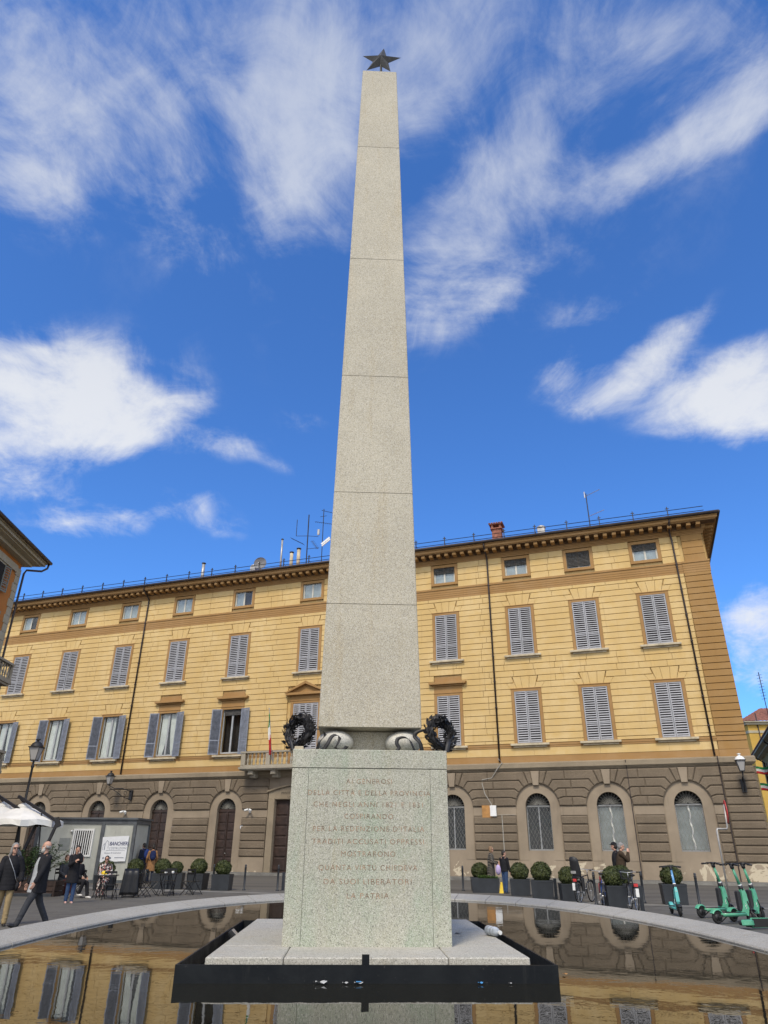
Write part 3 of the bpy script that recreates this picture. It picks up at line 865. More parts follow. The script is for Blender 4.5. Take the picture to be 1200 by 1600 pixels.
for i, (c, k) in enumerate(ARCH):
    for s in (-1, 1):
        j = i + s
        if 0 <= j < len(ARCH): o = ARCH[j]
        else: o = None
        mid = (c + o[0]) / 2 if o else (UL if s < 0 else 4.2)
        if k == 'main':
            e = c + s * 2.5
            oe = o[0] - s * 1.36
            continue
        e = c + s * 1.36
        oe = (o[0] - s * (1.36 if o[1] != 'main' else 2.5)) if o else mid
        # lower pier, five long blocks; built once from its left arch
        if s > 0 or o is None or o[1] == 'main':
            a, b = sorted((e, oe))
            for z0, z1 in zip(zc5, zc5[1:]): pier(a, b, z0, z1)
        # blocks round the arch, running out into the courses
        vend = mid if (o is None or o[1] != 'main') else oe
        for q in range(4):
            z0, z1 = zu[q], zu[q + 1]
            ve = vend - s * (.35 if q in (1, 3) and o is not None and o[1] != 'main' and s > 0 else (-.35 if q in (1, 3) and o is not None and o[1] != 'main' else 0))
            p0, p1 = PHI[q], PHI[q + 1]
            pts = [radial(c, s, p0 + .5, RR + .01)]
            if q == 0: pts += [(ve - s * .006, z0 + .012)]
            else: pts += [at_z(c, s, p0 + .5, z0 + .012), (ve - s * .006, z0 + .012)]
            pts += [(ve - s * .006, z1 - .012)]
            if q == 3:
                pts += [at_z(c, s, p1 - .5, z1 - .012)]
            else: pts += [at_z(c, s, p1 - .5, z1 - .012)]
            pts += [radial(c, s, p1 - .5, RR + .01)]
            mm = (p0 + p1) / 2
            pts += [radial(c, s, mm, RR + .005)]
            rp.chamf(pts, YS, YF, CH * .9)
        pts = [radial(c, s, 70.5, RR + .01), at_z(c, s, 70.5, 6.088), at_z(c, s, 81.5, 6.088), radial(c, s, 81.5, RR + .01)]
        rp.chamf(pts, YS, YF, CH * .9)
sb.build('ground_floor_wall', [M['stone'], M['stone_rough']], PAL)
rp = MB()
# corner quoins
nq = 12; zq = [1.05 + (6.1 - 1.05) / nq * k for k in range(nq + 1)]
for q, (z0, z1) in enumerate(zip(zq, zq[1:])):
    rp.chamf([(4.22, z0 + .012), (UR + .05, z0 + .012), (UR + .05, z1 - .012), (4.22, z1 - .012)], YS, YF - .02, CH)
    rp.box(UR + .061, UR + .16, -.07, 1.2, z0 + .02, z1 - .02)
rp.build('corner_quoins', M['stone_rough'], PAL)
cs = MB()
cs.box(UL, UR + .10, -.16, .02, 6.165, 6.235); cs.box(UL, UR + .16, -.24, .02, 6.238, 6.30); cs.box(UL, UR + .22, -.31, .02, 6.303, 6.56)
cs.hexa([(UL, -.31, 6.562), (UR + .22, -.31, 6.562), (UR + .22, -.02, 6.562), (UL, -.02, 6.562), (UL, -.28, 6.58), (UR + .2, -.28, 6.58), (UR + .2, -.035, 6.66), (UL, -.035, 6.66)])
cs.box(UR + .162, UR + .22, .021, 13, 6.303, 6.56)
cs.build('stone_cornice', M['stone_pale'], PAL)

# --- arched windows with fanlights and grilles, and doors
def rays(b, c, y, n=11, r=RO - .02):
    for k in range(n):
        a = pi * (k + .5) / n
        da = pi / n * .45
        P = lambda rr, aa: (c + rr * cos(aa), y, ZS + .06 + rr * sin(aa) * .98)
        b.tube([P(.10, a), P(r * .55, a - da), P(r, a)], .0085, 4); b.tube([P(.10, a), P(r * .55, a + da), P(r, a)], .0085, 4)
        b.tube([P(.06, a), P(r * .7, a)], .008, 4)
    b.torus((c, y, ZS + .06), .1, .012, 12, 4, 'y', (0, pi))
def arched_window(c, light):
    b = MB()
    y = .26
    for x0, x1 in ((c - RO, c - RO + .06), (c + RO - .06, c + RO)): b.box(x0, x1, y, y + .05, 1.58, ZS)
    b.box(c - RO + .06, c + RO - .06, y - .01, y + .05, ZS - .03, ZS + .05)
    b.box(c - RO + .06, c + RO - .06, y, y + .05, 1.58, 1.66)
    b.box(c - .035, c + .035, y, y + .05, 1.66, ZS - .03)
    wo = b.build('arched_window', M['winframe'], PAL)
    r = MB(); n = 18
    r.poly([(c - RO, .44, 1.58), (c + RO, .44, 1.58)] + [(c + RO * cos(pi * j / n), .44, ZS + RO * sin(pi * j / n)) for j in range(n + 1)])
    r.build('dark_interior', M['room'], wo)
    p = MB(); p.poly([(c - RO + .06, y + .025, 1.66), (c + RO - .06, y + .025, 1.66), (c + RO - .06, y + .025, ZS - .03), (c - RO + .06, y + .025, ZS - .03)])
    p.build('pane', M['glass'], wo)
    if light:
        curtain_mb(c - RO + .07, c + RO - .07, 1.68, ZS - .05, .34, .006).build('curtain', M['curtain_grey'], wo)
        t = MB(); t.smooth = True
        pts = [(c + .03 * sin(k * 1.1), .31 + .02 * cos(k * 1.1), 1.7 + k * (ZS - 1.78) / 16) for k in range(17)]
        t.tube(pts, [.05 + .012 * (k % 2) for k in range(17)], 6); t.build('curtain', M['curtain'], wo)
    g = MB(); yg = .17
    W = RO - .01; z0, z1 = 1.6, ZS - .01; dx = .215; sl = 1.9     # diamond lattice
    for sgn in (-1, 1):
        k = -30
        while k < 30:
            x0 = k * dx; k += 1
            # line x = x0 + sgn*(z-z0)/sl
            za, zb2 = z0, z1
            f = lambda z: x0 + sgn * (z - z0) / sl
            t0 = [(-W - x0) * sgn * sl + z0, (W - x0) * sgn * sl + z0]
            lo, hi = max(z0, min(t0)), min(z1, max(t0))
            if hi - lo > .05: g.tube([(c + f(lo), yg + .006 * sgn, lo), (c + f(hi), yg + .006 * sgn, hi)], .0075, 4, False)
    for x in (c - W, c + W): g.box(x - .012, x + .012, yg - .012, yg + .012, z0, z1)
    for zz in (z0 + .01, z1): g.box(c - W, c + W, yg - .014, yg + .014, zz - .012, zz + .012)
    g.build('grille', M['pale_iron'], wo)
    fl = MB(); rays(fl, c, .2); fl.build('fanlight_rays', M['pale_iron'], wo)
M['curtain_grey'] = simple('grey_net_curtain', (.235, .25, .24), .9, 0, .15, 2.)
def arched_door(c):
    b = MB(); y = .22
    b.box(c - RO, c + RO, y, y + .06, .12, ZS - .12)
    b.box(c - RO, c + RO, y - .05, y + .07, ZS - .118, ZS + .05)
    for s in (-1, 1):
        x0, x1 = sorted((c + s * .05, c + s * (RO - .05)))
        for z0, z1 in ((.3, .95), (1.05, 1.5), (1.6, 2.05), (2.15, 2.6), (2.7, 3.15), (3.25, 3.8)):
            b.chamf([(x0 + .05, z0), (x1 - .05, z0), (x1 - .05, z1), (x0 + .05, z1)], y, y - .035, .02)
    b.box(c - .035, c + .035, y - .05, y + .001, .12, ZS - .12)
    d = b.build('door', M['wood'], PAL)
    r = MB(); n = 18
    r.poly([(c + RO * cos(pi * j / n), .30, ZS + RO * sin(pi * j / n)) for j in range(n + 1)])
    r.build('dark_interior', M['room'], d)
    fl = MB(); rays(fl, c, .2); fl.build('fanlight_rays', M['pale_iron'], d)
    h = MB(); h.ball((c + .1, y - .07, 1.25), .035, 8, 5); h.build('handle', M['steel'], d)
for c, k in ARCH:
    if k == 'w': arched_window(c, c > -3)
    elif k == 'd': arched_door(c)
c = -22.9
b = MB(); y = .15
b.box(c - 1.95, c + 1.95, y, y + .08, .1, 4.66)
for q in range(4):
    x0 = c - 1.85 + q * .94; x1 = x0 + .84
    for z0, z1 in ((.25, 1.0), (1.1, 1.65), (1.75, 2.3), (2.4, 2.95), (3.05, 3.6), (3.7, 4.5)):
        b.chamf([(x0, z0), (x1, z0), (x1, z1), (x0, z1)], y, y - .05, .03)
DOOR = b.build('main_door', M['wood'], PAL, label='wide dark panelled entrance door under the balcony')
fr = MB()
for s in (-1, 1):
    x0, x1 = sorted((c + s * 1.955, c + s * 2.45))
    fr.chamf([(x0, 0), (x1, 0), (x1, 4.7), (x0, 4.7)], YS, YP - .05, .02)
top = [(c - 2.45, 4.705), (c + 2.45, 4.705)] + [(c + 2.45 * (1 - k / 8.), 5.15 + .42 * sin(pi / 2 * (1 - abs(1 - k / 8.)))) for k in range(17)]
fr.chamf(top, YS, YP - .03, .015)
arc = [(c + 2.55 * (1 - k / 8.), 5.15 + .44 * sin(pi / 2 * (1 - abs(1 - k / 8.)))) for k in range(17)]
for (xa, z1), (xb, z2) in zip(arc, arc[1:]):
    fr.hexa([(xb, -.30, z2 + .02), (xa, -.30, z1 + .02), (xa, -.17, z1 + .02), (xb, -.17, z2 + .02),
             (xb, -.30, z2 + .12), (xa, -.30, z1 + .12), (xa, -.17, z1 + .12), (xb, -.17, z2 + .12)])
FR = fr.build('door_surround', M['stone_pale'], PAL)
text_obj('lettering', 'MINISTERO', .23, M['blackink'], FR, (-24.35, YP - .036, 5.02), (R(90), 0, 0), 'LEFT', spacing=1.25)
text_obj('lettering', 'UFFICI', .23, M['blackink'], FR, (-23.85, YP - .036, 4.76), (R(90), 0, 0), 'LEFT', spacing=1.25)

# --- balcony
bl = MB()
bx0, bx1 = c - 4.35, c + 4.35
bl.box(bx0 - .06, bx1 + .06, -1.22, -.312, 6.58, 6.66); bl.box(bx0 - .12, bx1 + .12, -1.30, -.0, 6.663, 6.80)
for cx in (-26.5, -24.7, -21.1, -19.3):
    bl.chamf([(cx - .22, 6.10), (cx + .22, 6.10), (cx + .22, 6.578), (cx - .22, 6.578)], -.24, -.72, .04)
    bl.chamf([(cx - .20, 6.28), (cx + .20, 6.28), (cx + .20, 6.576), (cx - .20, 6.576)], -.722, -1.08, .05)
BAL = bl.build('balcony', M['balcony_stone'], PAL)
ba = MB()
ba.box(bx0 - .02, bx1 + .02, -1.20, -.96, 6.803, 6.92)
ba.box(bx0 - .06, bx1 + .06, -1.24, -.92, 7.74, 7.86)
for s in (bx0, bx1 - .24): ba.box(s, s + .24, -.94, -.31, 6.803, 6.92); ba.box(s - .03, s + .27, -.918, -.31, 7.742, 7.858)
for px in (bx0 + .16, -25.1, -22.9, -20.7, bx1 - .16): ba.bevbox(px - .17, px + .17, -1.21, -.95, 6.922, 7.738, .01)
prof = [(.075, 0), (.075, .06), (.045, .09), (.05, .14), (.088, .28), (.07, .42), (.04, .52), (.045, .56), (.07, .60), (.05, .64), (.075, .72), (.075, .815)]
ba.smooth = True
for a0, a1 in ((bx0 + .36, -25.3), (-24.9, -23.1), (-22.7, -20.9), (-20.5, bx1 - .36)):
    n = int((a1 - a0) / .30)
    for k in range(n): ba.lathe(prof, 10, (a0 + (k + .5) * (a1 - a0) / n, -1.08, 6.922))
for s in (bx0 + .12, bx1 - .12):
    for yy in (-.80, -.52): ba.lathe(prof, 10, (s, yy, 6.922))
ba.build('balustrade', M['balcony_stone'], BAL)

# --- downspouts
def downspout(pts, r=.06):
    d = MB(); d.smooth = True; d.tube(pts, r, 8)
    d.smooth = False
    a, b2 = Vector(pts[-2]), Vector(pts[-1])
    for k in range(1, 8):
        p = a.lerp(b2, k / 8)
        d.box(p.x - r * 1.25, p.x + r * 1.25, p.y - r * 1.25, p.y + r * 1.8, p.z - .03, p.z + .03)
    d.build('downspout', M['gutter'], PAL)
for x in (-57.9, -54.3, -38.5, -8.75):
    downspout([(x, -1.05, 21.82), (x, -1.0, 21.55), (x, -.3, 21.12), (x, -.10, 20.9), (x, -.10, 20.6), (x, -.10, 6.70)])
downspout([(4.02, -1.05, 21.82), (3.95, -1.0, 21.55), (3.92, -.3, 21.15), (3.95, -.13, 20.9), (3.98, -.13, 20.6), (4.06, -.13, 6.7)])
# narrow pipes on the stone floor, cables
pp = MB()
pp.tube([(4.16, -.36, 6.66), (4.16, -.36, 6.2), (4.16, -.24, 5.9), (4.16, -.24, .1)], .035, 6)
pp.build('drain_pipe', M['gutter'], PAL)
pp = MB()
pp.tube([(-1.0, -.33, 6.6), (-.98, -.2, 6.1), (-.96, -.2, .15)], .028, 6)
pp.build('drain_pipe', M['gutter'], PAL)
cp = MB()
cp.tube([(-8.8, -.34, 6.9), (-8.55, -.34, 6.65), (-8.95, -.34, 6.2), (-9.3, -.22, 5.75), (-9.95, -.22, 5.65), (-9.95, -.22, 5.4), (-9.8, -.22, 4.8), (-9.42, -.22, 4.2), (-9.35, -.22, 3.5), (-9.25, -.22, 3.45)], .028, 6)
cp.tube([(-8.8, -.22, 3.55), (-8.78, -.22, 1.55)], .03, 6)
cp.tube([(-9.2, -.22, 3.55), (-8.75, -.22, 3.58), (-7.9, -.1, 3.56)], .012, 5)
cp.build('cable', M['cable'], PAL)
# fittings mounted on the wall
def fitting(name, label, cat, boxes, mats, group=None):
    t = thing(name, label, cat, (15.892, 44.33, 0), FA, group)
    for nm, (x0, x1, y0, y1, z0, z1), m in boxes:
        q = MB(); q.bevbox(x0, x1, y0, y1, z0, z1, .01); q.build(nm, M[m], t)
    return t
fitting('junction_box', 'white meter box on an orange board fixed to the stone wall', 'junction box',
        [('backboard', (-10.05, -9.35, -.215, -.178, 3.42, 4.15), 'box_orange'), ('cover', (-9.52, -9.12, -.30, -.217, 3.5, 4.12), 'white')], None)
fitting('house_number_plate', 'small white number plate beside the arched door nearest the main entrance', 'number plate',
        [('plate', (-27.42, -27.22, -.19, -.176, 2.83, 3.0), 'white'), ('rim', (-27.44, -27.20, -.188, -.178, 2.81, 3.02), 'greyink')], None, 'house number plates')
fitting('house_number_plate', 'small white number plate beside the arched door with two backpackers', 'number plate',
        [('plate', (-33.1, -32.9, -.19, -.176, 2.80, 2.97), 'white'), ('rim', (-33.12, -32.88, -.188, -.178, 2.78, 2.99), 'greyink')], None, 'house number plates')
def cctv(u, z, label):
    t = thing('security_camera', label, 'security camera', (15.892, 44.33, 0), FA, 'security cameras on the palazzo')
    q = MB(); q.box(u - .08, u + .08, -.20, -.176, z - .1, z + .1); q.tube([(u, -.2, z), (u, -.36, z + .02)], .03, 6); q.build('bracket', M['white'], t)
    for s in (-1, 1):
        q = MB(); q.smooth = True; q.tube([(u + s * .05, -.34, z + .1), (u + s * .26, -.52, z + .02)], [.07, .075], 8); q.build('camera_body', M['white'], t)
    return t
cctv(-26.75, 3.95, 'white twin security camera on the stone pier left of the main entrance')
cctv(-37.4, 3.92, 'white twin security camera above the site cabin roof')
# ------------------------------------------------------------------ ground, pool, monument
ZW = .9325
g = MB(); g.poly([(-260, -120, 0), (260, -120, 0), (260, 320, 0), (-260, 320, 0)])
g.build('ground', M['paving'], kind='structure')
def strip(name, mat, v0, v1, z, u0=-90, u1=90, h=None):
    """a strip parallel to the facade; v = distance from the camera's parallel"""
    dF = Vector((cos(FA), sin(FA), 0)); nF = Vector((-sin(FA), cos(FA), 0))
    b = MB(); P = lambda u, v, zz: dF * u + nF * v + Vector((0, 0, zz))
    if h is None: b.poly([P(u0, v0, z), P(u1, v0, z), P(u1, v1, z), P(u0, v1, z)])
    else: b.hexa([P(u0, v0, z), P(u1, v0, z), P(u1, v1, z), P(u0, v1, z), P(u0, v0, h), P(u1, v0, h), P(u1, v1, h), P(u0, v1, h)])
    return b.build(name, mat, kind='structure')
strip('road', M['road'], 30.2, 44.6, .004)
strip('paving_band', M['band'], 27.2, 28.1, .008)
strip('pavement', M['pavement'], 44.9, 46.9, -.1, h=.12)
strip('kerb', M['band'], 44.6, 44.896, -.1, h=.125)

# pool: an oval basin, wider stone rim sloping up outwards
PC = (.06, 6.2)
def sup(a, b, n, t):
    c, s = cos(t), sin(t)
    return (PC[0] + a * math.copysign(abs(c) ** (2 / n), c), PC[1] + b * math.copysign(abs(s) ** (2 / n), s))
NSEG = 240
Tt = [2 * pi * k / NSEG for k in range(NSEG)]
IN = [sup(2.88, 5.8, 2.3, t) for t in Tt]; OUT = [sup(3.25, 6.55, 2.3, t) for t in Tt]
pool = thing('oval_pool', 'raised oval stone pool of dark still water around the monument', 'pool', (PC[0], PC[1], 0))
w = MB(); ins = [sup(2.9, 5.82, 2.3, t) for t in Tt]
w.poly([(p[0], p[1], ZW) for p in ins])
w.build('water', M['water'], kind='structure')
L = lambda p, z: (p[0] - PC[0], p[1] - PC[1], z)
b = MB()
per = 6; gap = .0045
for s0 in range(0, NSEG, per):
    rows = []
    for k in range(per + 1):
        i = (s0 + k) % NSEG
        p, q = Vector(IN[i]), Vector(OUT[i])
        if k in (0, per):
            j = (i + 1) % NSEG if k == 0 else (i - 1) % NSEG
            f = min(.5, gap / max(1e-4, (Vector(IN[j]) - p).length)); f2 = min(.5, gap / max(1e-4, (Vector(OUT[j]) - q).length))
            p = p.lerp(Vector(IN[j]), f); q = q.lerp(Vector(OUT[j]), f2)
        d = (q - p).normalized()
        rows.append([b.pt(L(v, z)) for v, z in ((p, ZW - .12), (p, ZW + .008), (p + d * .012, ZW + .02), (q - d * .015, ZW + .055), (q, ZW + .04), (q, ZW - .09), (q - d * .06, ZW - .09))])
    for A, B in zip(rows, rows[1:]):
        for k in range(6): b.face((A[k], B[k], B[k + 1], A[k + 1]))
    b.face(rows[0]); b.face(rows[-1][::-1])
b.build('rim', M['rim'], pool)
b = MB()
for i in range(NSEG):
    j = (i + 1) % NSEG
    a, c = [Vector(OUT[k]).lerp(Vector(IN[k]), .12) for k in (i, j)]
    b.poly([L(a, 0), L(c, 0), L(c, ZW - .05), L(a, ZW - .05)])
    a, c = [Vector(OUT[k]).lerp(Vector(IN[k]), .97) for k in (i, j)]
    b.poly([L(a, .5), L(c, .5), L(c, ZW - .02), L(a, ZW - .02)])
b.build('basin_wall', M['rim_wall'], pool)

BY = .0406
MX, MY = .126 * cos(BY) - 5.815 * sin(BY), .126 * sin(BY) + 5.815 * cos(BY)
MON = thing('obelisk_monument', 'tall tapering granite obelisk on an inscribed pedestal, crowned by a dark star', 'monument', (MX, MY, ZW - .2), BY)
Z0 = ZW - .2                       # local z = world z - Z0
def lz(z): return z - Z0
# plinth of granite slabs
b = MB()
px0, px1, py0, py1 = -.955, .955, -1.04, 1.42
xs = [px0, -.50, .47, px1]; ys = [py0, -.50, .55, 1.08, py1]
for i in range(3):
    for j in range(4):
        if i == 1 and j == 1: continue
        b.bevbox(xs[i] + .002, xs[i + 1] - .002, ys[j] + .002, ys[j + 1] - .002, 0, lz(ZW + .113 + random.uniform(-.001, .001)), .006)
b.box(xs[1] + .003, xs[2] - .003, ys[1] + .003, ys[2] - .003, 0, lz(ZW + .110))
b.build('plinth', M['granite_slab'], MON)
# pedestal
PW = .556; z0, z1 = ZW + .112, 2.265
b = MB()
b.box(-PW + .008, PW - .008, -PW + .008, PW - .008, lz(z0), lz(2.137))
ytop = 2.134
def slab(x0, x1, za, zb, rot):
    q = MB(); q.bevbox(x0, x1, -PW, -PW + .0085, lz(za), lz(zb), .0015)
    Mr = Matrix.Rotation(rot, 4, 'Z')
    off = len(b.v)
    for v in q.v: b.v.append(Mr @ v)
    for f in q.f: b.f.append(tuple(i + off for i in f)); b.m.append(0); b.sm.append(False)
for r in range(4):
    slab(-PW + .0005, -.4375, z0, ytop, r * pi / 2); slab(.4345, PW - .0005, z0, ytop, r * pi / 2)
    slab(-.4355, .4325, z0, ytop, r * pi / 2)
b.build('pedestal', M['granite_green'], MON)
b = MB(); b.bevbox(-PW - .002, PW + .002, -PW - .002, PW + .002, lz(2.1405), lz(z1), .004)
CAPB = b.build('cap_block', M['granite_green'], MON)
lines = [('AI GENEROSI', 1220, .325), ('DELLA CITTÀ E DELLA PROVINCIA', 1239, .865), ('CHE NEGLI ANNI 1821 E 1831', 1258, .77), ('COSPIRANDO', 1277, .34),
         ("PER LA REDENZIONE D'ITALIA", 1297, .77), ('TRADITI ACCUSATI OPPRESSI', 1317, .77), ('MOSTRARONO', 1336, .37), ('QUANTA VIRTÙ CHIEDEVA', 1357, .67),
         ('DA SUOI LIBERATORI', 1378, .59), ('LA PATRIA', 1399, .28)]
for k, (s, y, wid) in enumerate(lines):
    zt = 2.052 - (y - 1220) * (2.052 - 1.338) / 179
    o = text_obj('inscription', s, .047, M['carved'], MON, (-.003, -PW - .0006, lz(zt - .018)), (R(90), 0, 0), depth=.0006, spacing=1.22, weight=-.0006)
    xs_ = [v.co.x for v in o.data.vertices]; cur = max(xs_) - min(xs_)
    for v in o.data.vertices: v.co.x *= wid / cur
# neck and four rounded stones carrying the shaft
b = MB(); b.bevbox(-.21, .21, -.21, .21, lz(z1 + .001), lz(2.447), .01); b.build('neck', M['granite'], MON)
for sx in (-1, 1):
    for sy in (-1, 1):
        b = MB(); b.smooth = True
        b.ball((sx * .262, sy * .262, lz(2.353)), (.140, .140, .086), 32, 18)
        b.build('rounded_stone', M['granite_ball'] if 'granite_ball' in M else M['granite'], MON)
# shaft in six drums with tight joints
zz = [2.448, 3.433, 4.484, 5.79, 7.385, 9.271, 10.82]
def hw(z): return .394 + (.222 - .394) * (z - 2.448) / (10.82 - 2.448)
b = MB()
for k in range(6):
    a, c = zz[k] + .0015, zz[k + 1] - .0015
    rings = []
    for z, ins in ((a, .002), (a + .002, 0), (c - .002, 0), (c, .002)):
        h = hw(z) - ins; ch = .006
        rings.append([b.pt((x, y, lz(z))) for x, y in ((-h + ch, -h), (h - ch, -h), (h, -h + ch), (h, h - ch), (h - ch, h), (-h + ch, h), (-h, h - ch), (-h, -h + ch))])
    for A, B in zip(rings, rings[1:]):
        for q in range(8): b.face((A[q], A[(q + 1) % 8], B[(q + 1) % 8], B[q]))
    b.face(rings[0][::-1]); b.face(rings[-1])
h = hw(6) ; b.hexa([(-.375, -.375, lz(2.46)), (.375, -.375, lz(2.46)), (.375, .375, lz(2.46)), (-.375, .375, lz(2.46)), (-.205, -.205, lz(10.8)), (.205, -.205, lz(10.8)), (.205, .205, lz(10.8)), (-.205, .205, lz(10.8))])
b.build('shaft', M['granite'], MON)
# star
b = MB(); ro, ri, dp = .285, .115, .075
P = []
for k in range(10):
    a = pi / 2 + k * pi / 5; r = ro if k % 2 == 0 else ri
    P.append((r * cos(a), 0, r * sin(a)))
ic = [b.pt(p) for p in P]; f0 = b.pt((0, -dp, 0)); f1 = b.pt((0, dp, 0))
for k in range(10):
    b.face((ic[k], ic[(k + 1) % 10], f0)); b.face((ic[(k + 1) % 10], ic[k], f1))
ST = b.build('star', M['star'], MON, (.02, 0, lz(11.42)), (R(0), R(8), R(-5)))
b = MB(); b.tube([(0, 0, -.62), (0, 0, -.05)], .016, 8); b.build('rod', M['black'], ST, (0, 0, 0), (0, R(-9), 0))

# wreaths with ribbons
def wreath(label, sx):
    t = thing('bronze_wreath', label, 'wreath', (MX, MY, z1), BY, 'bronze wreaths on the pedestal corners')
    R0, rr = .100, .033
    b = MB()
    b.torus((0, 0, 0), R0, rr * .8, 28, 8, 'y')
    for k in range(380):
        a = random.uniform(0, 2 * pi); bb = random.uniform(0, 2 * pi)
        q = R0 + rr * cos(bb); hgt = rr * sin(bb)
        p = Vector((q * cos(a), hgt, q * sin(a)))
        tang = Vector((-sin(a), 0, cos(a))) * (1 if p.x * 1 > 0 else -1)
        nor = Vector((cos(bb) * cos(a), sin(bb), cos(bb) * sin(a)))
        d = (tang * .8 + nor * random.uniform(.1, .6) + Vector((random.uniform(-.3, .3), random.uniform(-.3, .3), random.uniform(-.3, .3)))).normalized()
        s = d.cross(nor)
        if s.length < .1: continue
        s.normalize(); l = random.uniform(.03, .046); wd = l * .30
        n2 = s.cross(d)
        b.poly([p - d * .004, p + d * l * .5 + s * wd + n2 * .003, p + d * l, p + d * l * .5 - s * wd + n2 * .003])
    g = b.build('leaf_ring', M['bronze'], t, (sx * .535, -.41, .142), (R(-12), 0, R(sx * 34)))
    # ribbon ends curling over the rounded stones
    def ribbon(pts, wdt):
        b = MB(); b.smooth = True; n = len(pts); rows = []
        for i, p in enumerate(pts):
            p = Vector(p); tw = Vector((0, -1, .25)).normalized()
            a = Vector(pts[max(i - 1, 0)]); c = Vector(pts[min(i + 1, n - 1)]); dd = (c - a).normalized()
            sd = dd.cross(Vector((0, -1, 0)))
            sd = Vector((1, 0, 0)) if sd.length < .05 else sd.normalized()
            sd = (Vector((sx * -.85, -.3, 0)) * .75 + sd * .35).normalized()
            for_ = [p - sd * wdt / 2, p + sd * wdt / 2]
            rows.append([b.pt(for_[0]), b.pt(for_[1]), b.pt(for_[1] + Vector((0, .006, 0))), b.pt(for_[0] + Vector((0, .006, 0)))])
        for A, B in zip(rows, rows[1:]):
            for k in range(4): b.face((A[k], A[(k + 1) % 4], B[(k + 1) % 4], B[k]))
        b.build('ribbon', M['bronze_flat'], t)
    Y = -.44
    def curve(ps):
        out = []
        for i in range(len(ps) - 1):
            p0 = Vector(ps[max(i - 1, 0)]); p1 = Vector(ps[i]); p2 = Vector(ps[i + 1]); p3 = Vector(ps[min(i + 2, len(ps) - 1)])
            for k in range(6):
                u = k / 6
                out.append(.5 * ((2 * p1) + (-p0 + p2) * u + (2 * p0 - 5 * p1 + 4 * p2 - p3) * u * u + (-p0 + 3 * p1 - 3 * p2 + p3) * u ** 3))
        out.append(Vector(ps[-1])); return out
    ribbon(curve([(sx * .50, Y + .02, .12), (sx * .435, Y, .160), (sx * .365, Y - .0, .150), (sx * .335, Y, .115), (sx * .375, Y - .015, .065), (sx * .39, Y, .008)]), .030)
    ribbon(curve([(sx * .345, Y - .01, .006), (sx * .315, Y - .02, .05), (sx * .285, Y - .01, .105), (sx * .25, Y + .0, .118), (sx * .225, Y - .01, .095), (sx * .24, Y - .02, .05), (sx * .255, Y - .015, .02), (sx * .20, Y - .02, .012), (sx * .17, Y - .03, .035)] if sx < 0 else
                 [(sx * .335, Y - .01, .006), (sx * .315, Y - .02, .05), (sx * .295, Y - .01, .09), (sx * .255, Y + .0, .108), (sx * .21, Y - .01, .095), (sx * .20, Y - .02, .06), (sx * .215, Y - .02, .03), (sx * .20, Y - .02, .006)]), .030)
    ribbon(curve([(sx * .60, -.42, .10), (sx * .585, -.46, .06), (sx * .57, -.48, .004)]), .035)
    return t
M['bronze_flat'] = simple('flat_dark_bronze', (.034, .033, .034), .55, .4, .3, 20., .1, 60)
wreath('dark bronze wreath leaning on the pedestal corner in front of the balcony flag', -1)
wreath('dark bronze wreath leaning on the pedestal corner away from the flag', 1)
# small stone cap on the left front corner of the pedestal
t = thing('stone_block', 'small pale stone block lying under the flag-side wreath', 'stone', (MX, MY, z1), BY)
b = MB(); b.bevbox(-.55, -.485, -.54, -.46, 0, .022, .004); b.build('block', M['sill'], t)

# steel tray around the plinth
TR = thing('steel_trough', 'dark steel trough framing the granite plinth just above the water', 'trough', (MX, MY, ZW - .15), BY)
b = MB()
tx0, tx1, ty0, ty1, zt, th = -1.10, 1.09, -1.14, 1.56, .15 + .089, .012
b.box(tx0, tx1, ty0, ty0 + th, 0, zt); b.box(tx0, tx1, ty1 - th, ty1, 0, zt)
b.box(tx0, tx0 + th, ty0 + th, ty1 - th, 0, zt); b.box(tx1 - th, tx1, ty0 + th, ty1 - th, 0, zt)
b.box(tx0 + th, tx1 - th, ty0 + th, ty1 - th, 0, .06)
b.build('side_plates', M['tray'], TR)
b = MB()
for x, y in ((-.02, ty0 + th + .004),):
    b.box(x - .023, x + .020, y, y + .0215, .02, .15 + .137)
b.build('upright', M['tray'], TR)
def floodlight(label, x, y, rz):
    t = thing('floodlight', label, 'floodlight', (MX + x * cos(BY) - y * sin(BY), MY + x * sin(BY) + y * cos(BY), ZW - .09), BY + rz, 'floodlights in the trough')
    b = MB(); b.box(-.045, -.038, -.012, .012, .0, .13); b.box(.038, .045, -.012, .012, .0, .13); b.box(-.045, .045, -.012, .012, -.006, -.0005)
    b.build('bracket', M['black'], t)
    b = MB(); b.T = Matrix.Translation((0, 0, .155)) @ Euler((R(-48), 0, 0)).to_matrix().to_4x4()
    b.bevbox(-.055, .055, -.016, .016, -.042, .042, .004)
    for k in range(5): b.box(-.045 + .02 * k, -.04 + .02 * k, .0165, .026, -.03, .03)
    b.build('housing', M['plastic'], t)
    b = MB(); b.T = Matrix.Translation((0, 0, .155)) @ Euler((R(-48), 0, 0)).to_matrix().to_4x4()
    b.box(-.048, .048, -.0195, -.0168, -.036, .036); b.build('lens', M['lampglass'], t)
floodlight('small black floodlight in the trough corner nearest the walking couple', -1.03, .62, R(90))
floodlight('small black floodlight in the trough beside the plastic bottle', 1.02, .50, R(-90))
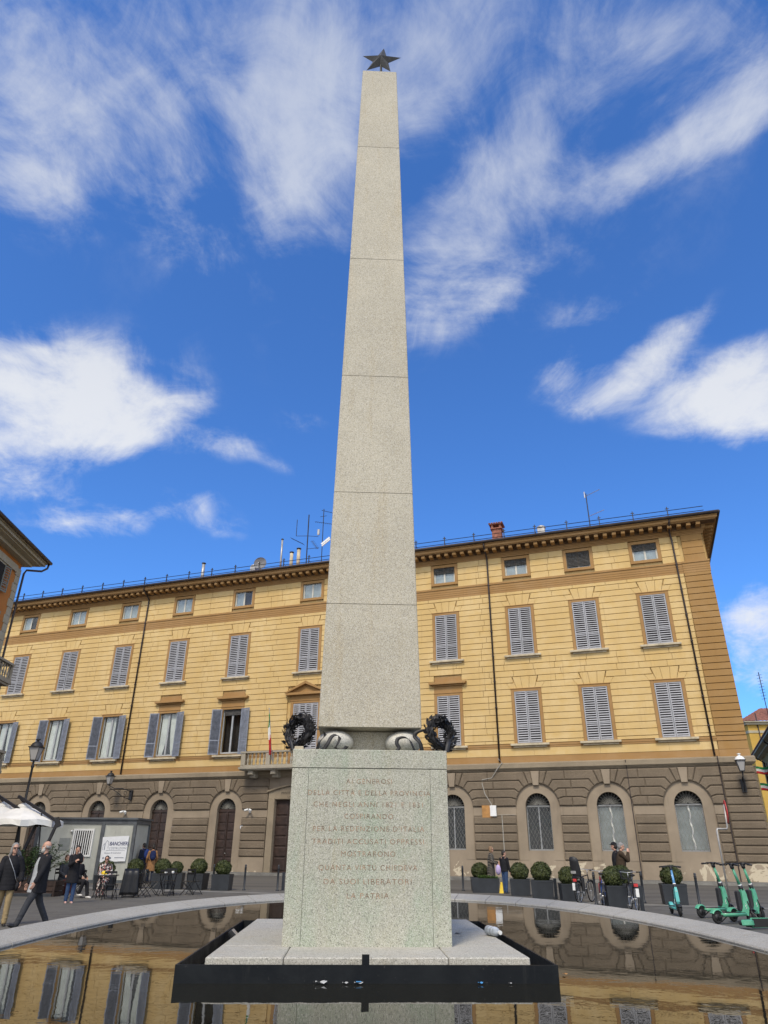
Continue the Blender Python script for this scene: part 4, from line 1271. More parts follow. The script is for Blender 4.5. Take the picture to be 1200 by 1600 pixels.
# bottle and litter
t = thing('plastic_bottle', 'crumpled clear plastic bottle lying on the plinth edge', 'bottle', (.80, 6.0, ZW + .113 + .033), rot=(R(90), 0, R(20)))
b = MB(); b.smooth = True
b.lathe([(.026, 0), (.032, .006), (.032, .03), (.029, .036), (.032, .042), (.032, .07), (.028, .078), (.032, .086), (.031, .12), (.024, .15), (.013, .17), (.012, .185)], 18); b.build('body', M['clear'], t)
b = MB(); b.lathe([(.014, .180), (.014, .196)], 14); b.build('cap', M['white'], t)
t = thing('dead_leaf', 'small dark curled leaf lying on the plinth beside the pedestal', 'leaf', (.58, 6.04, ZW + .116), .4)
b = MB(); P = [b.pt(p) for p in ((-.03, 0, .002), (-.01, .014, .008), (.025, .008, .004), (.034, 0, .01), (.02, -.012, .005), (-.012, -.013, .009), (0, 0, 0.001))]
for k in range(6): b.face((P[k], P[(k + 1) % 6], P[6]))
b.build('blade', M['wood'], t)
def wrapper(label, x, y, s, mat, kind=0, rz=0.):
    t = thing('litter_wrapper', label, 'litter', (x, y, ZW + .002), rz, 'litter floating in the pool')
    b = MB(); n = 5; gq = []
    for j in range(4):
        gq.append([b.pt((s[0] * (k / (n - 1) - .5), s[1] * (j / 3 - .5) + .1 * s[1] * sin(k * 2.1), .004 + s[2] * (.5 + .5 * sin(k * 1.7 + j * 1.1)))) for k in range(n)])
    for j in range(3):
        for k in range(n - 1): b.face((gq[j][k], gq[j][k + 1], gq[j + 1][k + 1], gq[j + 1][k]))
    b.build('sheet', M[mat], t)
    if kind:
        b = MB(); b.box(-s[0] * .3, s[0] * .3, -s[1] * .3, s[1] * .3, s[2] * .9 + .004, s[2] * .9 + .006); b.build('print', M['blue_plastic'], t)
def fpt(u, off=0.): # along the front of the trough
    y = ty0 - .03 - off
    return MX + u * cos(BY) - y * sin(BY), MY + u * sin(BY) + y * cos(BY)
wrapper('crumpled white wrapper floating against the trough, largest of the litter', *fpt(-.27), (.065, .03, .014), 'scrap')
wrapper('tiny white scrap floating between the two larger wrappers', *fpt(-.135, -.002), (.033, .022, .007), 'scrap')
wrapper('flat white and blue rectangular wrapper floating against the trough', *fpt(-.06), (.05, .03, .008), 'scrap', 1)
wrapper('small blue scrap floating against the trough right of the upright', *fpt(.63), (.028, .022, .008), 'blue_plastic')
wrapper('tiny white scrap floating near the trough corner by the bottle', *fpt(.80), (.018, .014, .004), 'scrap')
wrapper('small orange scrap floating in open water off the trough corner', 1.127, 5.016, (.03, .022, .006), 'box_orange')
# ------------------------------------------------------------------ other buildings
def loc_on_facade(u, y, z=0.):
    return (15.892 + u * cos(FA) - y * sin(FA), 44.33 + u * sin(FA) + y * cos(FA), z)
th = R(-3.5)
LB = thing('corner_building', 'orange building with deep eaves and stone balconies at the left edge of the square', 'building', (-22.05, 39.2, 0), 0,
           rot=(0, 0, math.atan2(-cos(th), -sin(th))))      # local x runs along the wall towards the viewer, local y out into the square
b = MB(); b.box(0, 26, -12, 0, 0, 17.0); b.build('wall', M['orange'], LB)
b = MB()
for k in range(34): b.bevbox(-.03, .62 if k % 2 else .5, -.6, .05, .02 + k * .49, .49 + k * .49, .01)
b.box(.0, 26, .002, .04, 0, 1.2); b.box(.63, 26, .004, .10, 5.3, 5.6); b.box(.63, 26, .004, .10, 10.3, 10.6); b.box(.63, 26, .004, .12, 16.3, 16.7)
b.build('stone_trim', M['cream'], LB)
b = MB()
b.box(-.35, 26, -12, .45, 17.002, 17.18); b.box(-.72, 26, -12, .82, 17.183, 17.26)
b.box(-.9, 26, -12, 1.0, 17.263, 17.42); b.box(-1.0, 26, -12, 1.1, 17.423, 17.5)
b.build('eaves', M['cream'], LB)
b = MB(); b.hexa([(-1.1, 1.2, 17.503), (26, 1.2, 17.503), (26, -13, 17.503), (-1.1, -13, 17.503), (-1.1, 1.2, 17.60), (26, 1.2, 17.60), (26, -6, 20.4), (4, -6, 20.4)])
b.build('roof', M['roof'], LB)
b = MB(); b.smooth = True
b.tube([(-1.1, 1.22, 17.55), (26, 1.22, 17.55)], .10, 8)
b.tube([(-1.0, 1.15, 17.5), (-1.0, 1.1, 17.2), (-.72, .92, 16.9), (-.2, .25, 16.75), (-.16, .16, 16.5), (-.16, .16, 8), (-.16, .16, 0)], .065, 8)
b.build('downspout', M['gutter'], LB)
def lb_window(x, z0, z1):
    b = MB(); b.box(x - .75, x + .75, .002, .05, z0 - .15, z1 + .15); w = b.build('window', M['cream'], LB)
    b = MB(); b.box(x - .55, x + .55, .052, .058, z0, z1); b.build('pane', M['room'], w)
    for s in (-1, 1):
        l = slat_leaf(.56, z1 - z0); o = l.build('shutter', M['shutter_green'], w, (x + s * .56, .08, z0), (0, 0, R(0) if s > 0 else R(180)))
        o.rotation_euler = (0, 0, R(12) if s > 0 else R(168))
for x in (2.6, 6.4, 10.2):
    for z0, z1 in ((14.7, 16.2), (11.0, 13.6), (6.4, 8.9)): lb_window(x, z0, z1)
def lb_balcony(z, proj, x0, x1):
    b = MB(); b.box(x0 - .05, x1, .05, proj, z, z + .14); b.box(x0 + .02, x1, .05, proj - .08, z - .12, z - .003)
    for x in (x0 + .4, x0 + 2.2, x1 - .4): b.chamf([(x - .14, z - .75), (x + .14, z - .75), (x + .14, z - .123), (x - .14, z - .123)], .05, proj * .7, .03)
    o = b.build('balcony', M['balcony_stone'], LB)
    b = MB(); b.box(x0, x1, proj - .24, proj - .02, z + .142, z + .24); b.box(x0 - .03, x1, proj - .27, proj + .01, z + 1.0, z + 1.12)
    b.box(x0, x0 + .22, .05, proj - .27, z + 1.0, z + 1.118); b.box(x0, x0 + .22, .05, proj - .243, z + .142, z + .238)
    b.bevbox(x0 + .05, x0 + .17, proj - .19, proj - .02, z + .242, z + .998, .008)
    b.smooth = True
    prof2 = [(.055, 0), (.055, .06), (.032, .1), (.066, .26), (.03, .48), (.045, .56), (.03, .62), (.055, .7), (.055, .758)]
    n = int((x1 - x0 - .4) / .30)
    for k in range(n): b.lathe(prof2, 8, (x0 + .36 + k * .30, proj - .13, z + .242))
    for k in range(int((proj - .35) / .27)): b.lathe(prof2, 8, (x0 + .11, .2 + k * .27, z + .242))
    b.build('balustrade', M['balcony_stone'], o)
lb_balcony(9.75, 1.15, .25, 4.6)
lb_balcony(5.1, 1.65, .0, 4.8)

def far_building(name, label, x, y, rz, w, d, h, wallm, roof_h, over=.7, ribbed=False):
    t = thing(name, label, 'building', (x, y, 0), rz)
    b = MB(); b.box(0, w, 0, d, 0, h); b.build('wall', M[wallm], t)
    b = MB()
    b.box(-over * .6, w, -over * .6, d, h + .003, h + .35); b.box(-.08, w, -.09, d, h - 1.3, h - .9)
    b.box(-over, w, -over, d, h + .353, h + .5); b.build('cornice', M['cream'], t)
    b = MB(); n = int((w + 2 * over) / .3)
    for k in range(n):
        x0 = -over + k * .3; x1 = x0 + .3; a, c = (.06, 0) if k % 2 else (0, .06)
        f = lambda xx: min(1., (xx + over) / (d * .5))
        b.poly([(x0, -over - .05, h + .52 + a), (x1, -over - .05, h + .52 + c), (x1, d * .5, h + .52 + roof_h * f(x1) + c), (x0, d * .5, h + .52 + roof_h * f(x0) + a)])
    b.poly([(-over, -over, h + .515), (-over, d, h + .515), (w, d, h + .515), (w, -over, h + .515)])
    b.build('roof', M['roof'], t)
    return t
fb = far_building('distant_house', 'deep yellow house with tiled roof far behind the palazzo corner', 60.6, 118, R(-4), 26, 12, 20.5, 'far_yellow', 3.2)
for x in (4.2, 9.5, 14.8):
    for z0, z1 in ((17.4, 18.9), (12, 14.8), (7, 9.8)):
        q = MB(); q.box(x - .8, x + .8, -.04, -.002, z0 - .12, z1 + .12); w = q.build('window', M['cream'], fb)
        q = MB(); q.box(x - .6, x + .6, -.05, -.043, z0, z1); q.build('pane', M['shutter_green'], w)
q = MB(); q.smooth = True; q.tube([(1.6, -.1, 22.4), (1.6, -.1, 0)], .09, 6); q.build('downspout', M['gutter'], fb)
# a street front running towards the far house, seen edge on
sf = thing('street_house', 'long ochre house with small windows and flags along the side street', 'building', (35.83, 64.1, 0), R(67.8))
q = MB(); q.box(-14, 22, -11, 0, 0, 11.2); q.build('wall', M['far_brown'], sf)
q = MB(); q.box(-14, 22.3, -11, .5, 11.203, 11.4); q.box(-14, 22.8, -11, 1.0, 11.403, 11.6); q.build('eaves', M['cream'], sf)
q = MB(); q.hexa([(-14, 1.1, 11.603), (23, 1.1, 11.603), (23, -12, 11.603), (-14, -12, 11.603), (-14, 1.1, 11.7), (23, 1.1, 11.7), (16, -5.5, 14.0), (-14, -5.5, 14.0)]); q.build('roof', M['roof'], sf)
for k in range(14):
    for z0, z1, wd in ((9.6, 10.4, .32), (7.0, 8.6, .42), (3.6, 5.4, .42)):
        x = -12.5 + 2.5 * k
        q = MB(); q.box(x - wd, x + wd, .002, .03, z0, z1); q.build('window', M['room'], sf)
q = MB(); q.smooth = True
for x in (-6, 6, 19): q.tube([(x, 1.0, 11.5), (x, .9, 11.2), (x, .1, 10.6), (x, .1, 0)], .08, 6)
q.build('downspout', M['gutter'], sf)

# ------------------------------------------------------------------ lamps, antennas, dish, flags
def lantern(t, x, y, z, s=1.0, top='iron'):
    """four-sided lantern standing on (x, y, z)"""
    b = MB()
    for sx in (-1, 1):
        for sy in (-1, 1): b.tube([(x + sx * .10 * s, y + sy * .10 * s, z + .04 * s), (x + sx * .20 * s, y + sy * .20 * s, z + .50 * s)], .012 * s, 4)
    b.box(x - .12 * s, x + .12 * s, y - .12 * s, y + .12 * s, z, z + .04 * s)
    b.box(x - .235 * s, x + .235 * s, y - .235 * s, y + .235 * s, z + .5 * s, z + .54 * s)
    b.tube([(x, y, z - .1 * s), (x, y, z)], .04 * s, 8)
    L = b.build('lantern', M['iron'], t)
    b = MB(); b.hexa([(x - .095 * s, y - .095 * s, z + .045 * s), (x + .095 * s, y - .095 * s, z + .045 * s), (x + .095 * s, y + .095 * s, z + .045 * s), (x - .095 * s, y + .095 * s, z + .045 * s),
                      (x - .19 * s, y - .19 * s, z + .495 * s), (x + .19 * s, y - .19 * s, z + .495 * s), (x + .19 * s, y + .19 * s, z + .495 * s), (x - .19 * s, y + .19 * s, z + .495 * s)])
    b.build('glass', M['lampglass'], L)
    b = MB(); b.smooth = True
    b.lathe([(.25 * s, .541 * s), (.24 * s, .56 * s), (.19 * s, .66 * s), (.11 * s, .72 * s), (.05 * s, .74 * s), (.05 * s, .79 * s), (.09 * s, .80 * s), (.09 * s, .83 * s), (.03 * s, .85 * s)], 12, (x, y, z))
    b.build('hood', M[top], L)
t = thing('street_lamp', 'black cast-iron street lamp with a glass lantern beside the umbrellas', 'street lamp', (-13.86, 29.0, 0))
b = MB(); b.smooth = True
b.lathe([(.20, 0), (.20, .12), (.14, .18), (.12, .5), (.14, .54), (.09, .62), (.075, 1.2), (.085, 1.24), (.06, 1.3), (.055, 3.0), (.075, 3.05), (.05, 3.1), (.042, 4.4), (.07, 4.44), (.05, 4.52), (.03, 4.6)], 12)
b.build('post', M['iron'], t); lantern(t, 0, 0, 4.66, 1.0)
# brought to the picture's place: lantern leans slightly with its post

def wall_lamp(label, u, z, top, out, side=0.):
    t = thing('wall_lamp', label, 'wall lamp', (15.892, 44.33, 0), FA, 'lanterns on the palazzo wall')
    b = MB(); y = -.36
    b.box(u + side - .12, u + side + .12, y - .02, y + .18, z - 1.05, z - .35)
    b.smooth = True
    b.tube([(u + side, y, z - .45), (u + side * .6, y - out * .4, z - .25), (u + side * .3, y - out * .8, z - .28), (u, y - out, z - .06)], .035, 6)
    b.tube([(u + side, y, z - 1.0), (u + side * .7, y - out * .35, z - .85), (u + side * .4, y - out * .7, z - .5), (u, y - out, z - .2)], .028, 6)
    b.torus((u + side * .8, y - out * .30, z - .58), .15, .018, 16, 5, 'x'); b.torus((u + side * .55, y - out * .62, z - .40), .09, .014, 14, 5, 'x')
    b.build('bracket', M['iron'], t); lantern(t, u, y - out, z, 1.15, top)
wall_lamp('black wall lantern on a scrolled bracket above the site cabin', -38.35, 5.85, 'iron', 1.0, 1.3)
wall_lamp('white-capped wall lantern on the right corner of the palazzo', 5.25, 5.7, 'white', .75, 0.)

def mast(name, label, u, yb, z0, parts, group=None):
    t = thing(name, label, 'antenna', loc_on_facade(u, yb, z0), FA, group)
    b = MB()
    for p, r in parts: b.tube(p, r, 5)
    b.build('mast', M['iron'], t); return t
zr_ = roof_z(1.2) - .3
def yagi(t, p, d, ln, n, mat='iron', up=(0, 0, 1), w=.28):
    b = MB(); p = Vector(p); d = Vector(d).normalized(); up = Vector(up)
    b.tube([p, p + d * ln], .018, 4)
    for k in range(n):
        q = p + d * (ln * (k + .5) / n); b.tube([q - up * w, q + up * w], .010, 4)
    b.build('aerial', M[mat], t)
t = mast('antenna_mast', 'tall antenna mast carrying several aerials left of the obelisk', -24.2, 1.2, zr_, [([(0, 0, 0), (0, 0, 4.9)], .05), ([(0, 0, 2.9), (-1.1, 0, 3.05)], .022), ([(-1.1, 0, 3.05), (-1.1, 0, 4.6)], .028), ([(0, 0, 2.9), (1.0, 0, 2.7)], .02), ([(0, 0, 1.7), (1.1, 0, 1.65)], .02)])
yagi(t, (-.3, 0, 2.15), (-1, 0, .6), 1.5, 9, 'iron', (0, 1, 0)); yagi(t, (.4, 0, 2.4), (.7, -.3, -.9), 1.3, 8, 'iron', (.6, .5, .4), .2)
b = MB(); b.cbox((1.0, 0, 3.1), (.18, .12, .5)); b.build('amplifier', M['steel'], t)
t = mast('antenna_mast', 'thin antenna mast with two long aerials half behind the obelisk', -22.95, 1.5, zr_, [([(0, 0, 0), (0, 0, 5.4)], .035), ([(-.3, 0, 4.7), (.3, 0, 4.7)], .02)])
yagi(t, (-.2, 0, 5.3), (1, .1, -.35), 2.6, 12, 'iron', (0, 1, .1), .2); yagi(t, (-.8, 0, 4.3), (1, .1, -.25), 2.6, 14, 'iron', (.1, .6, .8), .14)
b = MB(); b.cbox((.35, -.1, 2.3), (.9, .08, .16), (0, R(-35), 0)); b.cbox((.40, -.1, 2.13), (.9, .08, .10), (0, R(-35), 0)); b.build('panel_aerial', M['white'], t)
t = mast('antenna_mast', 'small antenna mast with two aerials near the right end of the roof', -1.2, 1.0, zr_, [([(0, 0, 0), (0, 0, 3.0)], .04)])
yagi(t, (-.1, 0, 2.75), (1, 0, .38), 1.2, 8, 'steel', (0, 1, .2), .2); yagi(t, (0, 0, 1.1), (1, 0, .32), 1.2, 9, 'steel', (0, 1, .2), .16)
b = MB(); b.cbox((-.1, 0, 2.9), (.06, .06, .5)); b.build('whip', M['steel'], t)
t = thing('antenna_mast', 'faint lattice antenna mast beyond the palazzo corner at the right edge', 'antenna', (65.0, 119, 22.3))
b = MB(); b.tube([(0, 0, 0), (0, 0, 7.2)], .07, 5)
for k in range(9): b.tube([(-.45, 0, 2.6 + .5 * k), (.45, 0, 2.8 + .5 * k)], .03, 4)
b.build('mast', M['iron'], t)
t = thing('satellite_dish', 'round grey satellite dish above the palazzo eaves', 'satellite dish', loc_on_facade(-28.2, .6, roof_z(.6) - .1), FA + R(14))
b = MB(); b.tube([(0, .1, 0), (0, .1, .62)], .035, 6); b.tube([(0, 0, .6), (.0, -.55, .55)], .015, 4); b.build('mount', M['steel'], t)
b = MB(); b.smooth = True; n = 28
rings = []
for k in range(6):
    r = .53 * k / 5
    rings.append([b.pt((r * cos(2 * pi * j / n), -.16 * (k / 5) ** 2 + .06, .72 + r * sin(2 * pi * j / n) * 1.02)) for j in range(n)])
for A, B in zip(rings, rings[1:]):
    for j in range(n): b.face((A[j], A[(j + 1) % n], B[(j + 1) % n], B[j]))
b.torus((0, -.10, .72), .53, .012, n, 5, 'y'); b.build('reflector', M['dish'], t)
b = MB(); b.cbox((0, -.55, .56), (.08, .12, .08)); b.build('receiver', M['steel'], t)

def cloth(t, name, mats, rows, cols, f, bands):
    """hanging cloth: f(s, t)->point; bands gives the material index for s"""
    b = MB(); b.smooth = True
    g = [[b.pt(f(i / cols, j / rows)) for i in range(cols + 1)] for j in range(rows + 1)]
    for j in range(rows):
        for i in range(cols):
            b.mi = bands((i + .5) / cols, (j + .5) / rows); b.face((g[j][i], g[j][i + 1], g[j + 1][i + 1], g[j + 1][i]))
    o = b.build(name, mats, t)
    so = o.modifiers.new('thick', 'SOLIDIFY'); so.thickness = .006
    return o
t = thing('flag', 'limp green white and red flag hanging from a pole on the balcony', 'flag', loc_on_facade(-24.75, -1.35, 7.3), FA)
b = MB(); b.tube([(0, .15, -.1), (-.32, -.2, 3.35)], .025, 6); b.ball((-.33, -.21, 3.42), .05, 8, 5); b.build('pole', M['steel'], t)
def fl(s, q):     # s: along the length hanging down, q: across the folds
    w = .22 * (.35 + .65 * s)
    return (-.30 + .16 * s + .30 * s ** 2 * .6 + w * (q - .4) + .03 * sin(s * 9 + q * 3), -.22 + .09 * sin(q * 9 + s * 3) * (.4 + s), 3.05 - 2.75 * s - .10 * sin(q * 5))
cloth(t, 'cloth', [M['green_cloth'], M['white_cloth'], M['red_cloth']], 10, 30, fl, lambda s, q: 0 if s + .15 * (q - .5) < .34 else (1 if s + .15 * (q - .5) < .62 else 2))
for k, (zz, lab) in enumerate(((9.3, 'upper of two tricolour flags on the side-street house'), (7.7, 'lower of two tricolour flags on the side-street house'))):
    px, py = 38.75 + .2 * k, 75.2
    t = thing('flag', lab, 'flag', (px, py, zz), R(-22), 'flags on the side street'); t.scale = (.62,) * 3
    b = MB(); b.tube([(2.6, .2, -.2), (-.5, -.3, .35)], .03, 5); b.build('pole', M['steel'], t)
    def f2(s, q): return (-.5 + 2.4 * s, -.3 + .12 * sin(s * 7), .33 - .25 * s - 1.15 * q + .06 * sin(s * 9))
    cloth(t, 'cloth', [M['green_cloth'], M['white_cloth'], M['red_cloth']], 9, 14, f2, lambda s, q: 0 if q < .33 else (1 if q < .66 else 2))

# ------------------------------------------------------------------ site cabin and its banner
CX, CY, CR = -17.0, 41.55, R(-33)
CX, CY = -17.5, 38.5
cab = thing('site_cabin', 'pale grey site cabin with a barred white window below the palazzo', 'site cabin', (CX, CY, 0), R(-.4))
cw, cd, chh = 5.04, 2.4, 2.86
b = MB()
b.box(.08, cw - .08, .06, cd - .06, .12, chh - .18)
x = .25
while x < cw - .2: b.box(x, x + .012, .052, .0595, .16, chh - .22); x += .25
b.build('panel_walls', M['cabinet'], cab)
b = MB()
for x0, x1 in ((0, .15), (cw * .667 - .09, cw * .667 + .09), (cw - .15, cw)):
    b.box(x0, x1, 0, .15, 0, chh); b.box(x0, x1, cd - .15, cd, 0, chh)
for z0, z1 in ((0, .14), (chh - .2, chh)):
    for x0, x1 in ((.152, cw * .667 - .092), (cw * .667 + .092, cw - .152)): b.box(x0, x1, .004, .15, z0, z1)
    b.box(.002, .146, .152, cd - .152, z0, z1); b.box(cw - .146, cw - .002, .152, cd - .152, z0, z1)
b.box(-.08, cw + .08, -.08, cd + .08, chh + .002, chh + .09)
b.build('frame', M['cab_frame'], cab)
wx0, wx1, wz0, wz1 = 1.98, 2.86, 1.24, 2.34
b = MB()
b.box(wx0 - .08, wx0, .0, .058, wz0 - .08, wz1 + .08); b.box(wx1, wx1 + .08, .0, .058, wz0 - .08, wz1 + .08)
b.box(wx0, wx1, .0, .058, wz1, wz1 + .08); b.box(wx0, wx1, .0, .058, wz0 - .08, wz0)
W = b.build('window', M['white'], cab)
b = MB()
for k in range(8):
    x = wx0 + (k + .5) * (wx1 - wx0) / 8; b.box(x - .022, x + .022, .004, .028, wz0, wz1)
b.build('bars', M['white'], W)
b = MB(); b.box(wx0, wx1, .045, .0585, wz0, wz1); b.build('pane', M['room'], W)
b = MB(); b.bevbox(1.25, 1.80, .03, .058, 1.45, 2.0, .01); b.build('notice_board', M['curtain_grey'], cab)
b = MB(); b.smooth = True; b.tube([(1.80, .06, 2.32), (1.80, -.05, 2.30)], .05, 8); b.build('alarm_lamp', M['white'], cab)
sg_ = thing('banner', 'white contractor banner with navy lettering hung on the cabin', 'banner', (CX - .80, CY, 0), R(-.4))
b = MB()
b.hexa([(4.28, -.006, .92), (5.54, -.006, .97), (5.54, .001, .97), (4.28, .001, .92), (4.24, -.006, 2.05), (5.56, -.006, 2.12), (5.56, .001, 2.12), (4.24, .001, 2.05)])
b.build('sheet', M['banner'], sg_)
text_obj('lettering', 'BANCHIERI', .235, M['navy'], sg_, (5.10, -.010, 1.68), (R(90), R(-1), 0), shear=.25, weight=.004, sx=.80)
text_obj('lettering', 'COSTRUZIONI', .14, M['greyink'], sg_, (5.08, -.010, 1.50), (R(90), R(-1), 0), spacing=1.25, sx=.80)
text_obj('lettering', 'Restauri & Costruzioni', .09, M['greyink'], sg_, (4.86, -.010, 1.31), (R(90), R(-1), 0), shear=.2, sx=1.0)
b = MB(); b.box(4.5, 5.45, -.010, -.007, 1.44, 1.452)
for pts in ([(4.32, 1.46), (4.32, 1.68), (4.40, 1.76), (4.40, 1.46)], [(4.42, 1.46), (4.42, 1.78), (4.50, 1.90), (4.58, 1.82), (4.58, 1.54)]):
    for (xa, za), (xb, zb_) in zip(pts, pts[1:]): b.tube([(xa, -.008, za), (xb, -.008, zb_)], .008, 4)
for x in (4.42, 4.54, 4.66, 4.78): b.box(x - .03, x + .03, -.010, -.007, 1.06, 1.15)
b.box(4.98, 5.44, -.010, -.007, 1.11, 1.14)
b.build('emblem', M['greyink'], sg_)

# ------------------------------------------------------------------ clipped box balls in planters
def leaf_ball(r, n, mat, sq=1., size=.045, seed=1):
    rnd = random.Random(seed); b = MB()
    b.ball((0, 0, 0), (r * .82, r * .82, r * .82 * sq), 20, 12)
    for k in range(n):
        z = rnd.uniform(-1, 1); a = rnd.uniform(0, 2 * pi); q = math.sqrt(1 - z * z)
        d = Vector((q * cos(a), q * sin(a), z))
        rad = r * (.90 + .13 * noise.noise(d * 2.6) + rnd.uniform(-.08, .06))
        p = Vector((d.x, d.y, d.z * sq)) * rad
        nn = (d + Vector((rnd.uniform(-.8, .8), rnd.uniform(-.8, .8), rnd.uniform(-.5, .9)))).normalized()
        t1 = nn.orthogonal().normalized(); t1.rotate(Matrix.Rotation(rnd.uniform(0, 6.28), 3, nn)); t2 = nn.cross(t1)
        s = size * rnd.uniform(.6, 1.2)
        b.poly([p - t1 * s, p + t2 * s * .55, p + t1 * s, p - t2 * s * .55])
    return b
def planter_mb(w, d, h):
    b = MB(); tp = .93
    def ring(sc, z): return [b.pt((x * sc * w / 2, y * sc * d / 2, z)) for x, y in ((-1, -1), (1, -1), (1, 1), (-1, 1))]
    r = [ring(tp, 0), ring(1., h - .05), ring(1.02, h - .048), ring(1.02, h), ring(.93, h), ring(.92, h - .07)]
    for A, B in zip(r, r[1:]):
        for k in range(4): b.face((A[k], A[(k + 1) % 4], B[(k + 1) % 4], B[k]))
    b.face(r[0][::-1]); return b
proto_p = proto_b = None
def planter(lab, x, y, w=.66, h=.56, rz=0.):
    global proto_p
    if proto_p is None:
        proto_p = thing('planter', lab, 'planter', (x, y, 0), rz, 'anthracite planters around the square')
        planter_mb(.66, .66, .56).build('tub', M['planter'], proto_p)
        q = MB(); q.box(-.3, .3, -.3, .3, .44, .495); q.build('soil', M['soil'], proto_p)
        o = proto_p
    else:
        o = copy_tree(proto_p); place(o, lab, (x, y, 0), rz)
    o.scale = (w / .66, w / .66, h / .56); return o
def boxball(lab, x, y, r=.36, z=.50, sq=.92):
    global proto_b
    zc = z + r * sq * .86
    if proto_b is None:
        proto_b = thing('boxwood_ball', lab, 'clipped shrub', (x, y, z), 0, 'clipped box balls in planters')
        leaf_ball(.36, 5200, None, .92, .028, 3).build('crown', M['box_leaf'], proto_b, (0, 0, .30))
        q = MB(); q.tube([(0, 0, -.04), (.01, 0, .2)], .025, 6); q.build('stem', M['bark'], proto_b)
        o = proto_b
    else:
        o = copy_tree(proto_b); place(o, lab, (x, y, z), random.uniform(0, 6.28))
    o.scale = (r / .36, r / .36, r / .36 * sq / .92); return o
PL = [
 ('behind the seated woman in the floral top', -11.48, 32.42, .36, .66, .56), ('below the contractor banner', -10.79, 34.05, .36, .66, .6),
 ('in front of the pair with backpacks', -9.5, 33.71, .37, .70, .6), ('behind the empty bistro table, smaller and lower', -8.95, 33.9, .30, .70, .62),
 ('left of the last planter before the main door', -7.85, 33.4, .37, .72, .62), ('nearest the main door, standing clear of the tables', -6.73, 33.08, .355, .76, .60),
 ('half hidden by the pedestal right edge', 2.55, 34.4, .36, .78, .56), ('behind the woman in the striped coat', 4.25, 33.6, .37, .72, .55),
 ('left one of the touching pair beside the boy', 5.5, 30.9, .38, .76, .58), ('right one of the touching pair beside the boy', 6.05, 29.4, .40, .82, .60),
 ('behind the bicycle with a child seat', 6.75, 28.1, .36, .66, .54), ('behind the red and blue bicycle', 7.45, 25.0, .36, .60, .62),
 ('in front of the smoking man', 8.2, 26.6, .36, .66, .62), ('behind the teal scooter', 9.88, 26.5, .37, .78, .62)]
for d, x, y, r, w, h in PL:
    planter('dark grey square planter ' + d, x, y, w, h, R(random.uniform(-14, 4)))
    boxball('clipped round box shrub ' + d, x, y, r, h - .07)
# long planter with low herbs
t = thing('planter', 'long dark grey trough planter of low herbs at the striped-coat woman', 'planter', (4.35, 32.6, 0), R(-8), 'anthracite planters around the square')
planter_mb(1.15, .5, .54).build('tub', M['planter'], t)
q = MB(); q.box(-.5, .5, -.2, .2, .42, .48); q.build('soil', M['soil'], t)
t = thing('herb_clump', 'bright green low herbs growing in the long trough planter', 'plant', (4.5, 32.58, .46), R(-8))
b = MB(); rnd = random.Random(5)
for k in range(1500):
    x, y = rnd.uniform(-.42, .36), rnd.uniform(-.18, .18); h = (.10 + .06 * noise.noise(Vector((x * 5, y * 5, 1)))) * rnd.uniform(.6, 1.3) * 1.2
    a = rnd.uniform(0, 6.28); l = Vector((cos(a), sin(a), rnd.uniform(-.2, .7))).normalized(); s = rnd.uniform(.02, .04); sd = l.cross(Vector((0, 0, 1))).normalized()
    p = Vector((x, y, h)); b.poly([p, p + l * s + sd * s * .4, p + l * s * 2, p + l * s - sd * s * .4])
for k in range(60):
    x, y = rnd.uniform(-.4, .34), rnd.uniform(-.16, .16); b.tube([(x, y, 0), (x + rnd.uniform(-.03, .03), y, .14)], .004, 3)
b.build('foliage', M['herb_leaf'], t)
# oleander behind the walking couple, in a wooden tub
t = thing('oleander', 'tall loose oleander shrub with narrow leaves behind the walking couple', 'shrub', (-12.9, 28.6, .45))
b = MB(); rnd = random.Random(11); tips = []
for k in range(46):
    a = rnd.uniform(0, 6.28); sp = rnd.uniform(.15, 1.15); hh_ = rnd.uniform(.7, 1.5) * (1 - .25 * sp)
    p0 = Vector((rnd.uniform(-.5, .5), rnd.uniform(-.2, .2), 0)); p1 = p0 + Vector((cos(a) * sp * 1.0, sin(a) * sp * .55, hh_)); pm = p0.lerp(p1, .5) + Vector((0, 0, .14))
    b.tube([p0, pm, p1], [.014, .010, .005], 4, False); tips.append((p0, pm, p1))
b.build('stems', M['bark'], t)
b = MB()
for p0, pm, p1 in tips:
    for k in range(95):
        u = rnd.uniform(.15, 1.0); p = p0.lerp(pm, u * 2) if u < .5 else pm.lerp(p1, u * 2 - 1)
        a = rnd.uniform(0, 6.28); l = Vector((cos(a), sin(a), rnd.uniform(-.3, 1.0))).normalized(); ln = rnd.uniform(.07, .14)
        sd = l.cross(Vector((rnd.uniform(-1, 1), rnd.uniform(-1, 1), 1))).normalized()
        p = p + Vector((rnd.uniform(-.05, .05), rnd.uniform(-.05, .05), rnd.uniform(-.04, .04)))
        b.poly([p, p + l * ln * .5 + sd * ln * .13, p + l * ln, p + l * ln * .5 - sd * ln * .13])
b.build('foliage', M['oleander'], t)
t = thing('planter', 'long dark wooden tub holding the oleander', 'planter', (-12.9, 28.55, 0), R(-6))
b = MB()
for z in (.0, .165, .33):
    b.box(-1.25, 1.25, -.32, -.285, z + .01, z + .155); b.box(-1.25, 1.25, .285, .32, z + .01, z + .155)
    b.box(-1.25, -1.215, -.284, .284, z + .01, z + .155); b.box(1.215, 1.25, -.284, .284, z + .01, z + .155)
for x in (-1.26, 1.20): b.box(x, x + .06, -.34, -.321, 0, .5)
b.build('boards', M['wood'], t)
